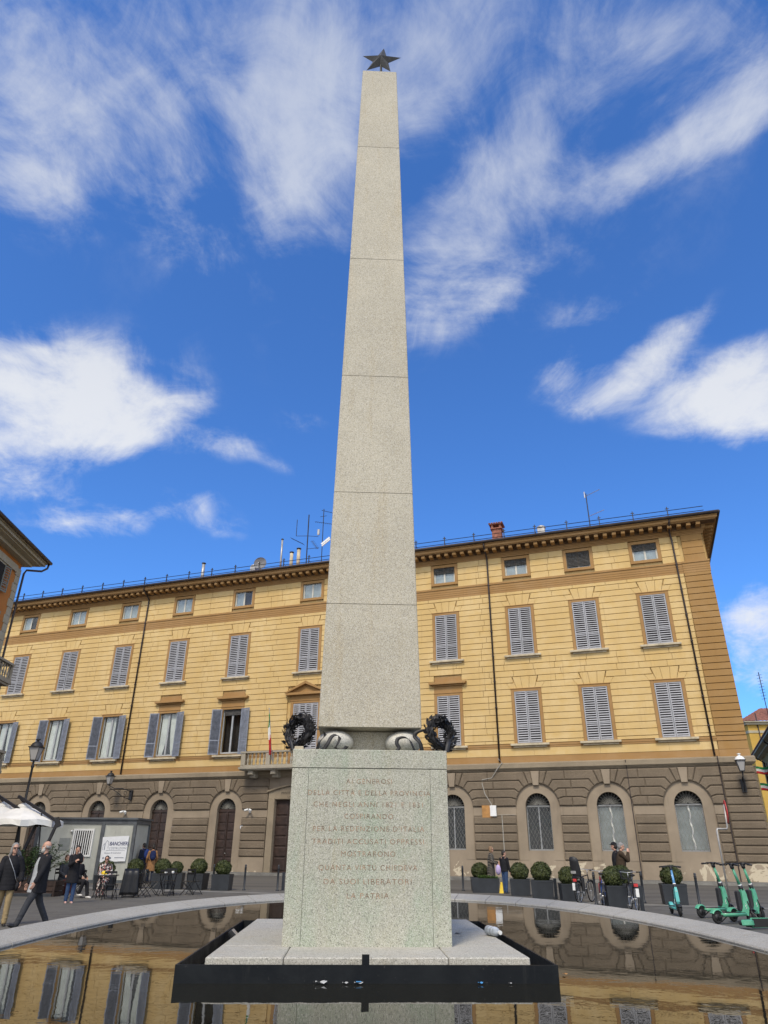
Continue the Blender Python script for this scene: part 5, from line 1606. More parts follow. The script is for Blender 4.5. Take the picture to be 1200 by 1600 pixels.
q = MB(); q.box(-1.2, 1.2, -.28, .28, .3, .45); q.build('soil', M['soil'], t)

# ------------------------------------------------------------------ bollards
pb_ = None
BOL = [('left of the last box ball before the main door', -7.12, 33.05), ('in the gap between box ball and main door', -5.81, 33.21), ('in front of the dark main door', -4.36, 32.92),
       ('just right of the pedestal', 3.56, 34.01), ('right of the child-seat bicycle', 7.11, 26.06), ('right of the black bicycle', 9.07, 27.17), ('between the teal scooter and the green scooters', 10.31, 25.55),
       ('standing behind the green scooters', 10.29, 23.78)]
for lab, x, y in BOL:
    l = 'slim dark metal bollard ' + lab
    if pb_ is None:
        pb_ = thing('bollard', l, 'bollard', (x, y, 0), 0, 'slim bollards along the square')
        b = MB(); b.smooth = True
        b.lathe([(.07, 0), (.07, .03), (.042, .06), (.042, .86), (.05, .87), (.05, .885), (.035, .89), (.03, .90), (.045, .93), (.03, .965), (.01, .975)], 12); b.build('post', M['planter'], pb_)
        b = MB(); b.smooth = True; b.lathe([(.0445, .80), (.0445, .84)], 12); b.build('collar', M['iron'], pb_)
    else: place(copy_tree(pb_), l, (x, y, 0))
# short flat steel posts used as bicycle stands
ps_ = None
for lab, x, y in (('left of the child-seat bicycle, first of two', 6.40, 28.75), ('left of the child-seat bicycle, second of two', 6.60, 28.3), ('among the pedestal-side planters at the main door', -4.19, 33.4),
                  ('against the red and blue bicycle', 7.30, 25.3), ('against the black bicycle', 7.75, 23.45)):
    l = 'short flat grey steel post ' + lab
    if ps_ is None:
        ps_ = thing('bike_stand', l, 'bike stand', (x, y, 0), R(20), 'flat steel posts of the bike stands')
        b = MB(); b.bevbox(-.06, .06, -.012, .012, 0, .68, .004); b.build('post', M['planter'], ps_)
        b = MB(); b.bevbox(-.10, .10, -.06, .06, 0, .012, .003); b.build('foot_plate', M['iron'], ps_)
    else: place(copy_tree(ps_), l, (x, y, 0), R(random.uniform(0, 40)))

# ------------------------------------------------------------------ bistro tables and folding chairs
def chair_proto(label, loc, rz):
    t = thing('bistro_chair', label, 'chair', loc, rz, 'black folding bistro chairs')
    b = MB()
    for k in range(5): b.box(-.19, .19, -.19 + .08 * k, -.13 + .08 * k, .44, .455)
    b.build('seat', M['black'], t)
    for s in (-1, 1):
        b = MB(); b.tube([(s * .20, -.24, 0), (s * .20, .20, .47), (s * .20, .24, .86)], .012, 5); b.build('frame', M['black'], t)
        b = MB(); b.tube([(s * .18, .26, 0), (s * .18, -.18, .445)], .012, 5); b.build('leg', M['black'], t)
    b = MB()
    for z in (.68, .80): b.box(-.19, .19, .222 + (z - .68) * .1, .240 + (z - .68) * .1, z, z + .07)
    b.build('backrest', M['black'], t); b = MB(); b.tube([(-.2, -.2, .04), (.2, -.2, .04)], .008, 4); b.tube([(-.18, .22, .04), (.18, .22, .04)], .008, 4); b.build('stretcher', M['black'], t)
    return t
def table_proto(label, loc, rz):
    t = thing('bistro_table', label, 'table', loc, rz, 'black folding bistro tables')
    b = MB(); b.bevbox(-.32, .32, -.32, .32, .70, .725, .004); b.build('tabletop', M['black'], t)
    for s in (-1, 1):
        b = MB(); b.tube([(s * .26, -.28, 0), (s * .24, .26, .70)], .013, 5); b.build('leg', M['black'], t)
        b = MB(); b.tube([(s * .22, .28, 0), (s * .22, -.26, .70)], .013, 5); b.build('leg', M['black'], t)
    b = MB(); b.tube([(-.24, .0, .36), (.24, .0, .36)], .009, 4); b.build('stretcher', M['black'], t)
    return t
tp_ = cp_ = None
TB = [('carrying the yellow packet, in front of the floral woman', -9.6, 27.4, R(10)), ('set with cups between the middle planters', -8.1, 29.6, R(-6)), ('bare, next to the coat-covered chair', -9.15, 28.8, R(14))]
for lab, x, y, rz in TB:
    l = 'small square black folding table ' + lab
    if tp_ is None: tp_ = table_proto(l, (x, y, 0), rz)
    else: place(copy_tree(tp_), l, (x, y, 0), rz)
CH_ = [('seen from behind at the floral woman\'s table', -9.25, 26.8, R(185)), ('draped with a long black coat', -9.0, 28.0, R(200)), ('facing left beside the coat-covered chair', -8.55, 28.2, R(80)),
       ('turned sideways left of the cup table', -8.55, 29.2, R(120)), ('standing with its back to the pool at the cup table', -7.9, 28.9, R(170)), ('turned right of the cup table', -7.35, 29.7, R(-80)),
       ('behind the cup table near the smaller box ball', -8.2, 30.3, R(10)), ('under the floral woman', -10.1, 28.3, R(8)), ('under the sitter in brown trousers', -12.0, 29.4, R(60)), ('under the sitter with white sneakers', -10.75, 27.6, R(-60)),
       ('alone in front of the last table planter', -7.15, 30.0, R(150))]
for lab, x, y, rz in CH_:
    l = 'black folding bistro chair ' + lab
    if cp_ is None: cp_ = chair_proto(l, (x, y, 0), rz)
    else: place(copy_tree(cp_), l, (x, y, 0), rz)
t = thing('coat', 'long black coat draped over a bistro chair back', 'coat', (-9.0, 28.0, 0), R(200))
b = MB(); b.smooth = True; g = []
for i in range(17):
    row = []
    for j in range(13):
        s, q = i / 16, j / 12 - .5
        if s < .5: p = (q * (.50 + .14 * (1 - s * 2)), .29 + .02 * sin(q * 16 + s * 4) + .05 * (1 - s * 2), .10 + .82 * (s * 2))
        else: p = (q * .48, .20 - .02 * (s - .5) * 2 + .012 * sin(q * 14), .92 - .40 * (s - .5) * 2)
        row.append(b.pt(p))
    g.append(row)
for i in range(16):
    for j in range(12): b.face((g[i][j], g[i][j + 1], g[i + 1][j + 1], g[i + 1][j]))
o = b.build('cloth', M['cloth_black'] if 'cloth_black' in M else M['black'], t); o.modifiers.new('thick', 'SOLIDIFY').thickness = .02
t = thing('cup', 'white cup on the table between the middle planters', 'cup', (-8.2, 29.55, .725), 0, 'cups on the bistro tables')
b = MB(); b.smooth = True; b.lathe([(.03, 0), (.035, .005), (.045, .075), (.04, .075), (.03, .01)], 12); b.build('body', M['white'], t)
b = MB(); b.torus((.055, 0, .04), .022, .006, 10, 5, 'y'); b.build('handle', M['white'], t)
c2 = place(copy_tree(t), 'second white cup on the same table, nearer its right edge', (-7.95, 29.65, .725), 1.)
t = thing('food_packet', 'yellow food packet on the floral woman\'s table', 'packet', (-9.75, 27.4, .727))
b = MB(); b.smooth = True; b.ball((0, 0, .06), (.11, .08, .07), 10, 6); b.build('wrap', M['yellow_sign'], t)
b = MB(); b.box(-.14, .2, -.12, .12, 0, .008); b.build('tray', M['white'], t)

# ------------------------------------------------------------------ cantilever umbrellas
def umbrella(label, x, y, rz, h=2.45):
    t = thing('cantilever_umbrella', label, 'umbrella', (x, y, 0), rz, 'white cantilever umbrellas')
    b = MB(); b.bevbox(-.45, .45, -.45, .45, 0, .10, .01); b.build('base', M['planter'], t)
    b = MB(); b.tube([(-.68, 0, .1), (0, 0, h)], .065, 4, True, True); b.build('pole', M['umb_black'], t)
    b = MB(); b.cbox((.0, 0, h - .02), (.16, .12, .34), (0, R(-25), 0)); b.build('elbow', M['iron'], t)
    b = MB(); b.tube([(0, 0, h), (-1.85, .42, h + .90)], .065, 4, True, True); b.tube([(-1.8, .42, h + .86), (-1.8, .55, h + .80), (-1.62, .62, h + .62)], .03, 6); b.build('arm', M['umb_black'], t)
    b = MB(); b.tube([(-.42, 0, .9), (-.72, .12, h + .30)], .028, 5); b.build('strut', M['umb_black'], t)
    b = MB(); b.smooth = True; S = 1.45; cx = -1.62; cy = .62; n = 32; rows = []; b.smooth = False
    ztop = h + .60
    for j in range(9):
        q = j / 8
        row = []
        for k in range(n):
            a = 2 * pi * k / n
            f8 = 1 / max(abs(cos((a + pi / 8) % (pi / 4) - pi / 8)), .5)
            seam = abs(((k * 8 / n) % 1) - .5) * 2       # 1 on a rib, 0 between
            r = S * q * f8 * .96
            z = ztop - .52 * q - (1 - seam) * .05 * q ** 2
            row.append(b.pt((cx + r * cos(a), cy + r * sin(a), z)))
        rows.append(row)
    val = []
    for k in range(n):
        a = 2 * pi * k / n; p = b.v[rows[-1][k]]
        val.append(b.pt((p.x + .015 * cos(a) + .02 * sin(k * 2.3), p.y + .015 * sin(a) + .02 * cos(k * 1.9), p.z - .20 - .03 * sin(k * 1.7))))
    rows.append(val)
    for A, B in zip(rows, rows[1:]):
        for k in range(n): b.face((A[k], A[(k + 1) % n], B[(k + 1) % n], B[k]))
    CNP = b.build('canopy', M['canvas'], t, merge=False); CNP.modifiers.new('thick', 'SOLIDIFY').thickness = .008
    b = MB(); b.smooth = True; b.lathe([(.30, -.12), (.22, .02), (.03, .12)], 12, (cx, cy, ztop - .01)); b.build('vent_cap', M['canvas'], CNP)
    b = MB()
    for k in range(8):
        a = 2 * pi * k / 8 + pi / 8
        b.tube([(cx + .05 * cos(a), cy + .05 * sin(a), ztop - .06), (cx + S * cos(a), cy + S * sin(a), ztop - .60)], .014, 4)
    b.tube([(cx, cy, ztop - .5), (cx, cy, ztop + .10)], .03, 6)
    b.build('ribs', M['umb_black'], t)
    return t
umbrella('white cantilever umbrella hanging over the oleander, nearer the site cabin', -12.22, 28.5, R(2))
umbrella('white cantilever umbrella cut off by the left picture edge', -13.02, 28.6, R(4), 2.47)

# ------------------------------------------------------------------ road sign, wet-floor sign
t = thing('no_entry_sign', 'round red and white no entry sign seen edge-on on a bent grey pole', 'road sign', (12.35, 27.9, 0), 0)
b = MB(); b.smooth = True; b.tube([(0, 0, 0), (0, 0, 2.30), (.03, 0, 2.36), (.42, .1, 2.36), (.46, .1, 2.42), (.5, .1, 3.2)], .035, 8); b.build('pole', M['steel'], t)
b = MB(); b.T = Matrix.Translation((.50, .06, 2.95)) @ Euler((0, 0, R(72))).to_matrix().to_4x4()
n = 28
def disc(b, r, y0, y1):
    A = [b.pt((r * cos(2 * pi * k / n), y0, r * sin(2 * pi * k / n))) for k in range(n)]; B = [b.pt((r * cos(2 * pi * k / n), y1, r * sin(2 * pi * k / n))) for k in range(n)]
    for k in range(n): b.face((A[k], A[(k + 1) % n], B[(k + 1) % n], B[k]))
    b.face(A); b.face(B[::-1])
disc(b, .40, -.012, .012); b.mi = 1; b.box(-.28, .28, -.016, -.0125, -.065, .065); disc2 = b.build('disc', [M['red'], M['white'], M['steel']], t)
t = thing('folding_sign', 'yellow folding floor sign beside the long trough planter', 'floor sign', (4.99, 32.4, 0), R(-20)); t.scale = (.66,) * 3
b = MB(); b.hexa([(-.14, -.16, 0), (.14, -.16, 0), (.14, -.14, 0), (-.14, -.14, 0), (-.05, -.02, .62), (.05, -.02, .62), (.05, 0, .62), (-.05, 0, .62)]); b.build('front_board', M['yellow_sign'], t)
b = MB(); b.hexa([(-.14, .18, 0), (.14, .18, 0), (.14, .2, 0), (-.14, .2, 0), (-.05, .005, .62), (.05, .005, .62), (.05, .025, .62), (-.05, .025, .62)]); b.build('back_board', M['yellow_sign'], t)

# ------------------------------------------------------------------ scooters
def scooter(label, loc, rz, body='scoot', stem=None, rot=None, steer=0.):
    t = thing('kick_scooter', label, 'scooter', loc, rz, 'rental kick scooters', rot)
    bm = M[body]; sm = M[stem] if stem else bm
    wb_, r = .98, .135
    b = MB(); b.smooth = True
    b.hexa([(.12, -.085, .15), (.78, -.075, .15), (.78, .075, .15), (.12, .085, .15), (.10, -.095, .215), (.80, -.085, .215), (.80, .085, .215), (.10, .095, .215)])
    b.build('deck', bm, t)
    b = MB(); b.box(.12, .76, -.08, .08, .2155, .226); b.build('grip_pad', M['rubber'], t)
    # body rising from the deck to the steering head
    b = MB()
    secs = [((.66, .20), (.86, .15), .075), ((.76, .38), (.95, .36), .06), ((.79, .58), (.93, .60), .05), ((.80, .70), (.885, .715), .038)]
    rows = []
    for (xa, za), (xb, zb_), hw_ in secs: rows.append([b.pt((xa, -hw_, za)), b.pt((xb, -hw_ * .8, zb_)), b.pt((xb, hw_ * .8, zb_)), b.pt((xa, hw_, za))])
    for A, B in zip(rows, rows[1:]):
        for k in range(4): b.face((A[k], A[(k + 1) % 4], B[(k + 1) % 4], B[k]))
    b.face(rows[0]); b.face(rows[-1]); b.build('front_body', bm, t)
    b = MB(); b.bevbox(.655, .755, -.06, .06, .26, .66, .02); b.build('battery', M['plastic'], t)
    b = MB(); b.smooth = True; b.tube([(.845, 0, .68), (.82, 0, .77)], .05, 8); b.build('collar', M['plastic'], t)
    b = MB(); b.smooth = True; b.tube([(.82, 0, .77), (.70, 0, 1.14)], [.036, .027], 8); b.build('stem', sm, t)
    b = MB(); b.smooth = True; b.tube([(.825, 0, .765), (.815, 0, .795)], .042, 8); b.build('clamp', M['white'], t)
    b = MB(); b.smooth = True; b.tube([(.70, 0, 1.13), (.68, 0, 1.21)], .045, 8); b.cbox((.69, 0, 1.22), (.07, .10, .06)); b.build('head', M['plastic'], t)
    b = MB(); b.smooth = True; b.tube([(.62, -.29, 1.21), (.67, -.12, 1.23), (.68, 0, 1.22), (.67, .12, 1.23), (.62, .29, 1.21)], .017, 6)
    for s in (-1, 1):
        b.tube([(.625, s * .17, 1.212), (.615, s * .30, 1.205)], .023, 6); b.tube([(.68, s * .12, 1.215), (.72, s * .24, 1.19)], .009, 4)
    b.build('handlebar', M['plastic'], t)
    for nm, x in (('front_wheel', wb_), ('rear_wheel', 0.)):
        b = MB(); b.smooth = True; b.torus((x, 0, r), r - .035, .035, 24, 8, 'y'); w = b.build(nm, M['rubber'], t)
        b = MB(); b.smooth = True; b.tube([(x, -.03, r), (x, .03, r)], .075, 12); b.build('hub', M['plastic'], w)
    for s in (-1, 1):
        b = MB(); b.tube([(.90, s * .045, .62 if False else .45), (.955, s * .06, .28), (wb_, s * .055, r)], .02, 5); b.build('fork', M['plastic'], t)
        b = MB(); b.tube([(.14, s * .07, .18), (0, s * .055, r)], .018, 5); b.build('fork', M['plastic'], t)
    b = MB(); n = 8; R_ = r + .025
    def fend(x, a0, a1, b):
        rows = []
        for k in range(n + 1):
            a = a0 + (a1 - a0) * k / n
            rows.append([b.pt((x + q * cos(a), y, r + q * sin(a))) for q, y in ((R_ - .012, -.058), (R_ + .012, -.04), (R_ + .012, .04), (R_ - .012, .058), (R_ - .018, .04), (R_ - .018, -.04))])
        for A, B in zip(rows, rows[1:]):
            for k in range(6): b.face((A[k], A[(k + 1) % 6], B[(k + 1) % 6], B[k]))
    fend(0, R(10), R(150), b); b.build('rear_fender', bm, t)
    b = MB(); fend(wb_, R(40), R(125), b); b.build('front_fender', M['plastic'], t)
    b = MB(); b.tube([(.35, .08, .14), (.30, .22, .02)], .012, 5); b.build('kickstand', M['plastic'], t)
    b = MB(); b.smooth = True; b.tube([(.90, 0, .60), (.93, 0, .60)], .025, 8); b.build('headlight', M['lampglass'], t)
    # pale swirl mark on the flank
    b = MB()
    for s in (-1, 1): b.tube([(.825 + .012 * sin(k * 1.4), s * .0655, .30 + .014 * k) for k in range(8)], .006, 4)
    b.build('mark', M['white'], t)
    return t
scooter('teal and blue kick scooter facing the pool in front of a planter', (8.35, 22.75, 0), R(-98), 'scoot_teal', 'scoot_blue', rot=(0, 0, R(-98)))
sc = scooter('green kick scooter, farthest left of the green ones', (8.62, 21.35, 0), R(24))
sc.scale = (1.08,) * 3
s2 = place(copy_tree(sc), 'green kick scooter in the middle of the green ones, mostly hidden behind the front one', (9.02, 20.35, 0), R(27))
s3 = place(copy_tree(sc), 'green kick scooter standing in front of the other upright ones', (8.35, 19.75, 0), R(18))
s4 = copy_tree(sc); s4.location = (8.55, 18.95, .12); s4.rotation_euler = (R(82), 0, R(12)); s4['label'] = 'green kick scooter lying on its side, its dark underside showing'
s4.location = (8.45, 18.7, .10)

# ------------------------------------------------------------------ bicycles
def bicycle(label, loc, rz, frame, frame2=None, basket=False, child=False, rear_light=False):
    t = thing('bicycle', label, 'bicycle', loc, rz, 'parked bicycles')
    f = M[frame]; f2 = M[frame2] if frame2 else f
    r = .335; wb_ = 1.06
    BB, ST_, SE, HT, HB = (.43, 0, .29), (.28, 0, .78), (.25, 0, .92), (.90, 0, .84), (.94, 0, .66)
    b = MB(); b.smooth = True
    b.tube([BB, ST_], .017, 6); b.tube([ST_, HT], .017, 6); b.tube([HT, HB], .02, 6); b.build('frame', f, t)
    b = MB(); b.smooth = True; b.tube([BB, HB], .02, 6)
    for s in (-1, 1): b.tube([BB, (0, s * .06, r)], .010, 5); b.tube([ST_, (0, s * .06, r)], .009, 5)
    b.build('rear_triangle', f2, t)
    for nm, x in (('front_wheel', wb_), ('rear_wheel', 0.)):
        b = MB(); b.smooth = True; b.torus((x, 0, r), r - .02, .02, 36, 8, 'y'); w = b.build(nm, M['rubber'], t)
        b = MB(); b.torus((x, 0, r), r - .042, .010, 36, 4, 'y')
        b.tube([(x, -.05, r), (x, .05, r)], .022, 8)
        for k in range(16):
            a = 2 * pi * k / 16; b.tube([(x, .03 * (-1) ** k, r), (x + (r - .045) * cos(a), 0, r + (r - .045) * sin(a))], .0025, 3, False)
        b.build('rim', M['chrome'], w)
    b = MB(); b.smooth = True
    for s in (-1, 1): b.tube([(.95, s * .05, .64), (wb_, s * .055, r)], .012, 5)
    b.tube([(.95, -.05, .64), (.95, .05, .64)], .014, 5); b.build('fork', f, t)
    b = MB(); b.smooth = True; b.tube([(.90, 0, .84), (.885, 0, .95), (.92, 0, .99)], .014, 6)
    b.tube([(.72, -.30, 1.02), (.90, -.20, 1.02), (.93, 0, 1.0), (.90, .20, 1.02), (.72, .30, 1.02)], .012, 6)
    b.build('handlebar', M['chrome'], t)
    for s in (-1, 1):
        b = MB(); b.smooth = True; b.tube([(.82, s * .25, 1.02), (.70, s * .305, 1.02)], .018, 6); b.build('grip', M['rubber'], t)
    b = MB(); b.smooth = True; b.tube([ST_, SE], .014, 6); b.build('seat_post', M['chrome'], t)
    b = MB(); b.smooth = True; b.ball((.17, 0, .95), (.10, .085, .035), 10, 6); b.ball((.30, 0, .945), (.12, .03, .025), 10, 6); b.build('saddle', M['rubber'], t)
    b = MB(); b.smooth = True; b.tube([(.43, -.05, .29), (.43, .05, .29)], .09, 16); b.tube([(.43, .06, .29), (.50, .07, .14)], .012, 5); b.tube([(.43, -.06, .29), (.36, -.07, .44)], .012, 5)
    b.cbox((.50, .12, .14), (.09, .09, .02)); b.cbox((.36, -.12, .44), (.09, .09, .02)); b.build('crank', M['chrome'], t)
    for nm, x, a0, a1 in (('mudguard', 0., R(-5), R(160)), ('mudguard', wb_, R(40), R(185))):
        b = MB(); n = 12; rows = []
        for k in range(n + 1):
            a = a0 + (a1 - a0) * k / n; rows.append([b.pt((x + q * cos(a), y, r + q * sin(a))) for q, y in ((r + .02, -.032), (r + .032, 0), (r + .02, .032), (r + .016, 0))])
        for A, B in zip(rows, rows[1:]):
            for k in range(4): b.face((A[k], A[(k + 1) % 4], B[(k + 1) % 4], B[k]))
        b.build(nm, M['bike_black'], t)
    b = MB()
    for s in (-1, 1): b.tube([(.22, s * .05, .74), (-.2, s * .06, .74)], .007, 4); b.tube([(-.15, s * .06, .74), (0, s * .06, r)], .006, 4)
    for k in range(3): b.tube([(.05 - .1 * k, -.06, .74), (.05 - .1 * k, .06, .74)], .006, 4)
    b.build('carrier', M['iron'], t)
    if rear_light:
        b = MB(); b.bevbox(-.245, -.205, -.06, .06, .66, .74, .008); b.build('rear_light', M['red'], t)
        b = MB(); b.box(-.345, -.335, -.045, .045, .40, .62); b.build('mudflap', M['white'], t)
    if basket:
        b = MB()
        for q in (0, 1):
            z = .82 + .24 * q; w_ = .15 + .03 * q; pts = [(1.0, -w_, z), (1.0 + 2 * w_, -w_, z), (1.0 + 2 * w_, w_, z), (1.0, w_, z), (1.0, -w_, z)]
            for a, c in zip(pts, pts[1:]): b.tube([a, c], .007, 4)
        for k in range(9):
            y = -.15 + .0375 * k
            b.tube([(1.0, y, .82), (1.0, y * 1.2, 1.06)], .004, 3); b.tube([(1.3, y, .82), (1.36, y * 1.2, 1.06)], .004, 3); b.tube([(1.0, y, .82), (1.3, y, .82)], .004, 3)
            x = 1.0 + .0375 * k
            for s in (-1, 1): b.tube([(x, s * .15, .82), (1 + (x - 1) * 1.2, s * .18, 1.06)], .004, 3)
        b.build('basket', M['iron'], t)
    if child:
        b = MB(); b.smooth = True
        n = 14; rows = []
        for j in range(9):
            q = j / 8; z = .78 + .56 * q; w_ = .145 + .03 * sin(q * 3); xx = -.10 - .14 * q
            rows.append([b.pt((xx + .16 * (1 - cos(pi * (k / n - .5))) * 1.0 * 0 + .14 * abs(k / n - .5) ** 2 * 4 * (1 - .45 * q), w_ * sin(pi * (k / n - .5)), z + (.08 * cos(pi * (k / n - .5)) if j == 8 else 0))) for k in range(n + 1)])
        for A, B in zip(rows, rows[1:]):
            for k in range(n): b.face((A[k], A[k + 1], B[k + 1], B[k]))
        o = b.build('child_seat', M['plastic'], t); o.modifiers.new('thick', 'SOLIDIFY').thickness = .03
        b = MB(); b.bevbox(-.14, .22, -.14, .14, .76, .81, .02)
        for s in (-1, 1): b.bevbox(.02, .12, s * .17 - .035, s * .17 + .035, .36, .78, .015)
        b.build('footrests', M['plastic'], o)
        b = MB(); b.torus((-.08, 0, 1.14), .14, .012, 18, 5, 'x'); b.build('harness', M['white_cloth'], o)
        b = MB(); b.bevbox(-.28, -.245, -.09, .09, .90, .98, .006); b.build('reflector', M['steel'], o)
    return t
bicycle('black bicycle with a tall black child seat behind a planter', (6.72, 26.7, 0), R(52), 'bike_black', None, False, True, True)
bicycle('red and blue bicycle parked with its wheel to the pool', (6.98, 24.65, 0), R(78), 'bike_red', 'bike_blue')
bicycle('black bicycle with a wire basket and red rear light below the smoking man', (7.55, 23.3, 0), R(82), 'bike_black', None, True, False, True)
# ------------------------------------------------------------------ people
def fabric(name, col, var=.15, scale=8.): return simple(name, col, .88, 0, var, scale, .25, 45, .25)
M['skin'] = simple('skin', (.46, .26, .185), .55, 0, .08, 12., 0, 30, .4)
M['lip'] = simple('lips', (.33, .12, .10), .5, 0, .08, 12.)
M['eye'] = simple('eye', (.03, .025, .02), .3, 0, .1, 12.)
for n_, c_ in dict(black=(.014, .014, .017), char=(.038, .040, .046), grey_shirt=(.34, .35, .36), khaki=(.27, .20, .105), jeans=(.035, .065, .14), brown=(.048, .032, .02), wine=(.06, .018, .016),
                   blue=(.02, .04, .16), deepblue=(.010, .018, .065), navy=(.012, .017, .035), camel=(.25, .13, .055), lilac=(.42, .34, .55), white=(.6, .6, .58), red=(.25, .04, .04), stripe=(.02, .02, .02)).items():
    M['f_' + n_] = fabric('cloth_' + n_, c_)
M['cloth_black'] = M['f_black']
for n_, c_ in dict(grey=(.22, .21, .20), dark=(.014, .010, .008), brown=(.11, .06, .03), white=(.45, .43, .40), light=(.20, .12, .06)).items():
    M['h_' + n_] = simple('hair_' + n_, c_, .6, 0, .3, 40., .3, 120)
M['shoe_black'] = simple('black_leather', (.012, .011, .011), .4, 0, .2, 9.)
M['shoe_white'] = simple('white_trainer', (.60, .58, .55), .6, 0, .1, 9.)
M['shoe_pink'] = simple('pale_red_trainer', (.50, .30, .27), .6, 0, .2, 14.)
M['shoe_brown'] = simple('tan_leather', (.30, .15, .07), .5, 0, .2, 9.)
def pattern_mat(name, kind):
    m, nt, b = nmat(name); v = coords(nt)
    if kind == 'floral':
        n1 = noise_tex(nt, v, 16., 2, .5, .3); n2 = noise_tex(nt, v, 22., 2, .5)
        c = mix(nt, ramp(nt, n1, .52, .56), (.014, .013, .015), (.55, .50, .46)); c = mix(nt, ramp(nt, n2, .58, .61), c, (.45, .15, .14))
    else:
        w = N(nt, 'ShaderNodeTexWave', bands_direction='DIAGONAL', inp={'Scale': 5.5, 'Distortion': .6}); nt.links.new(v, w.inputs['Vector'])
        c = mix(nt, ramp(nt, w.outputs['Fac'], .80, .88), (.014, .013, .012), (.22, .19, .15))
    nt.links.new(c, b.inputs['Base Color']); b.inputs['Roughness'].default_value = .85; return m
M['f_floral'] = pattern_mat('floral_cloth', 'floral'); M['f_striped'] = pattern_mat('striped_cloth', 'stripe')

def capsule(b, p0, r0, p1, r1, n=12):
    p0, p1 = Vector(p0), Vector(p1); d = p1 - p0
    if d.length < 1e-5: d = Vector((0, 0, 1e-4))
    t = d.normalized(); u = t.orthogonal().normalized(); w = t.cross(u); rings = []
    for base, r, rng in ((p0, r0, (-90, -60, -30, 0)), (p1, r1, (0, 30, 60, 90))):
        for a in rng:
            a = R(a); rr = max(r * cos(a), r * .04); q = base + t * (r * sin(a))
            rings.append([b.pt(q + (u * cos(2 * pi * k / n) + w * sin(2 * pi * k / n)) * rr) for k in range(n)])
    for A, B in zip(rings, rings[1:]):
        for k in range(n): b.face((A[k], A[(k + 1) % n], B[(k + 1) % n], B[k]))
    b.face(rings[0][::-1]); b.face(rings[-1])
def ellip(b, c, r, rot=None, n=16, m=10):
    s = MB(); s.ball((0, 0, 0), r, n, m); Mx = Matrix.Translation(c) @ (rot.to_matrix().to_4x4() if rot else Matrix.Identity(4))
    off = len(b.v)
    for v in s.v: b.v.append(Mx @ v)
    for f in s.f: b.f.append(tuple(i + off for i in f)); b.m.append(0); b.sm.append(False)
def loft(b, secs, n=20):
    """secs: (center, rx, ry, frame matrix) closed"""
    rings = []
    for c, rx, ry, F in secs: rings.append([b.pt(Vector(c) + F @ Vector((rx * cos(2 * pi * k / n), ry * sin(2 * pi * k / n), 0))) for k in range(n)])
    for A, B in zip(rings, rings[1:]):
        for k in range(n): b.face((A[k], A[(k + 1) % n], B[(k + 1) % n], B[k]))
    b.face(rings[0][::-1]); b.face(rings[-1])
def fuse(b, name, mats, parent, voxel, smooth=3, pick=None):
    """one continuous surface out of the overlapping volumes in b"""
    tmp = b.build('tmp', mats[0] if isinstance(mats, list) else mats)
    md = tmp.modifiers.new('r', 'REMESH'); md.mode = 'VOXEL'; md.voxel_size = voxel
    if smooth: sm_ = tmp.modifiers.new('s', 'SMOOTH'); sm_.iterations = smooth; sm_.factor = .5
    dg = bpy.context.evaluated_depsgraph_get(); dg.update()
    me = bpy.data.meshes.new_from_object(tmp.evaluated_get(dg)); old = tmp.data
    bpy.data.objects.remove(tmp); bpy.data.meshes.remove(old)
    me.materials.clear()
    for m in (mats if isinstance(mats, list) else [mats]): me.materials.append(m)
    me.polygons.foreach_set('use_smooth', [True] * len(me.polygons))
    if pick: me.polygons.foreach_set('material_index', [pick(p.center) for p in me.polygons])
    else: me.polygons.foreach_set('material_index', [0] * len(me.polygons))
    me.name = name
    o = bpy.data.objects.new(name, me); COL.objects.link(o); o.parent = parent
    return o
def ik(a, t, l1, l2, hint):
    a, t = Vector(a), Vector(t); d = t - a; L_ = min(d.length, (l1 + l2) * .999)
    if d.length > L_: t = a + d.normalized() * L_; d = t - a
    x = (l1 * l1 - l2 * l2 + L_ * L_) / (2 * L_); h = math.sqrt(max(0, l1 * l1 - x * x)); dn = d.normalized()
    hv = Vector(hint) - dn * Vector(hint).dot(dn); hv.normalize()
    return a + dn * x + hv * h, t
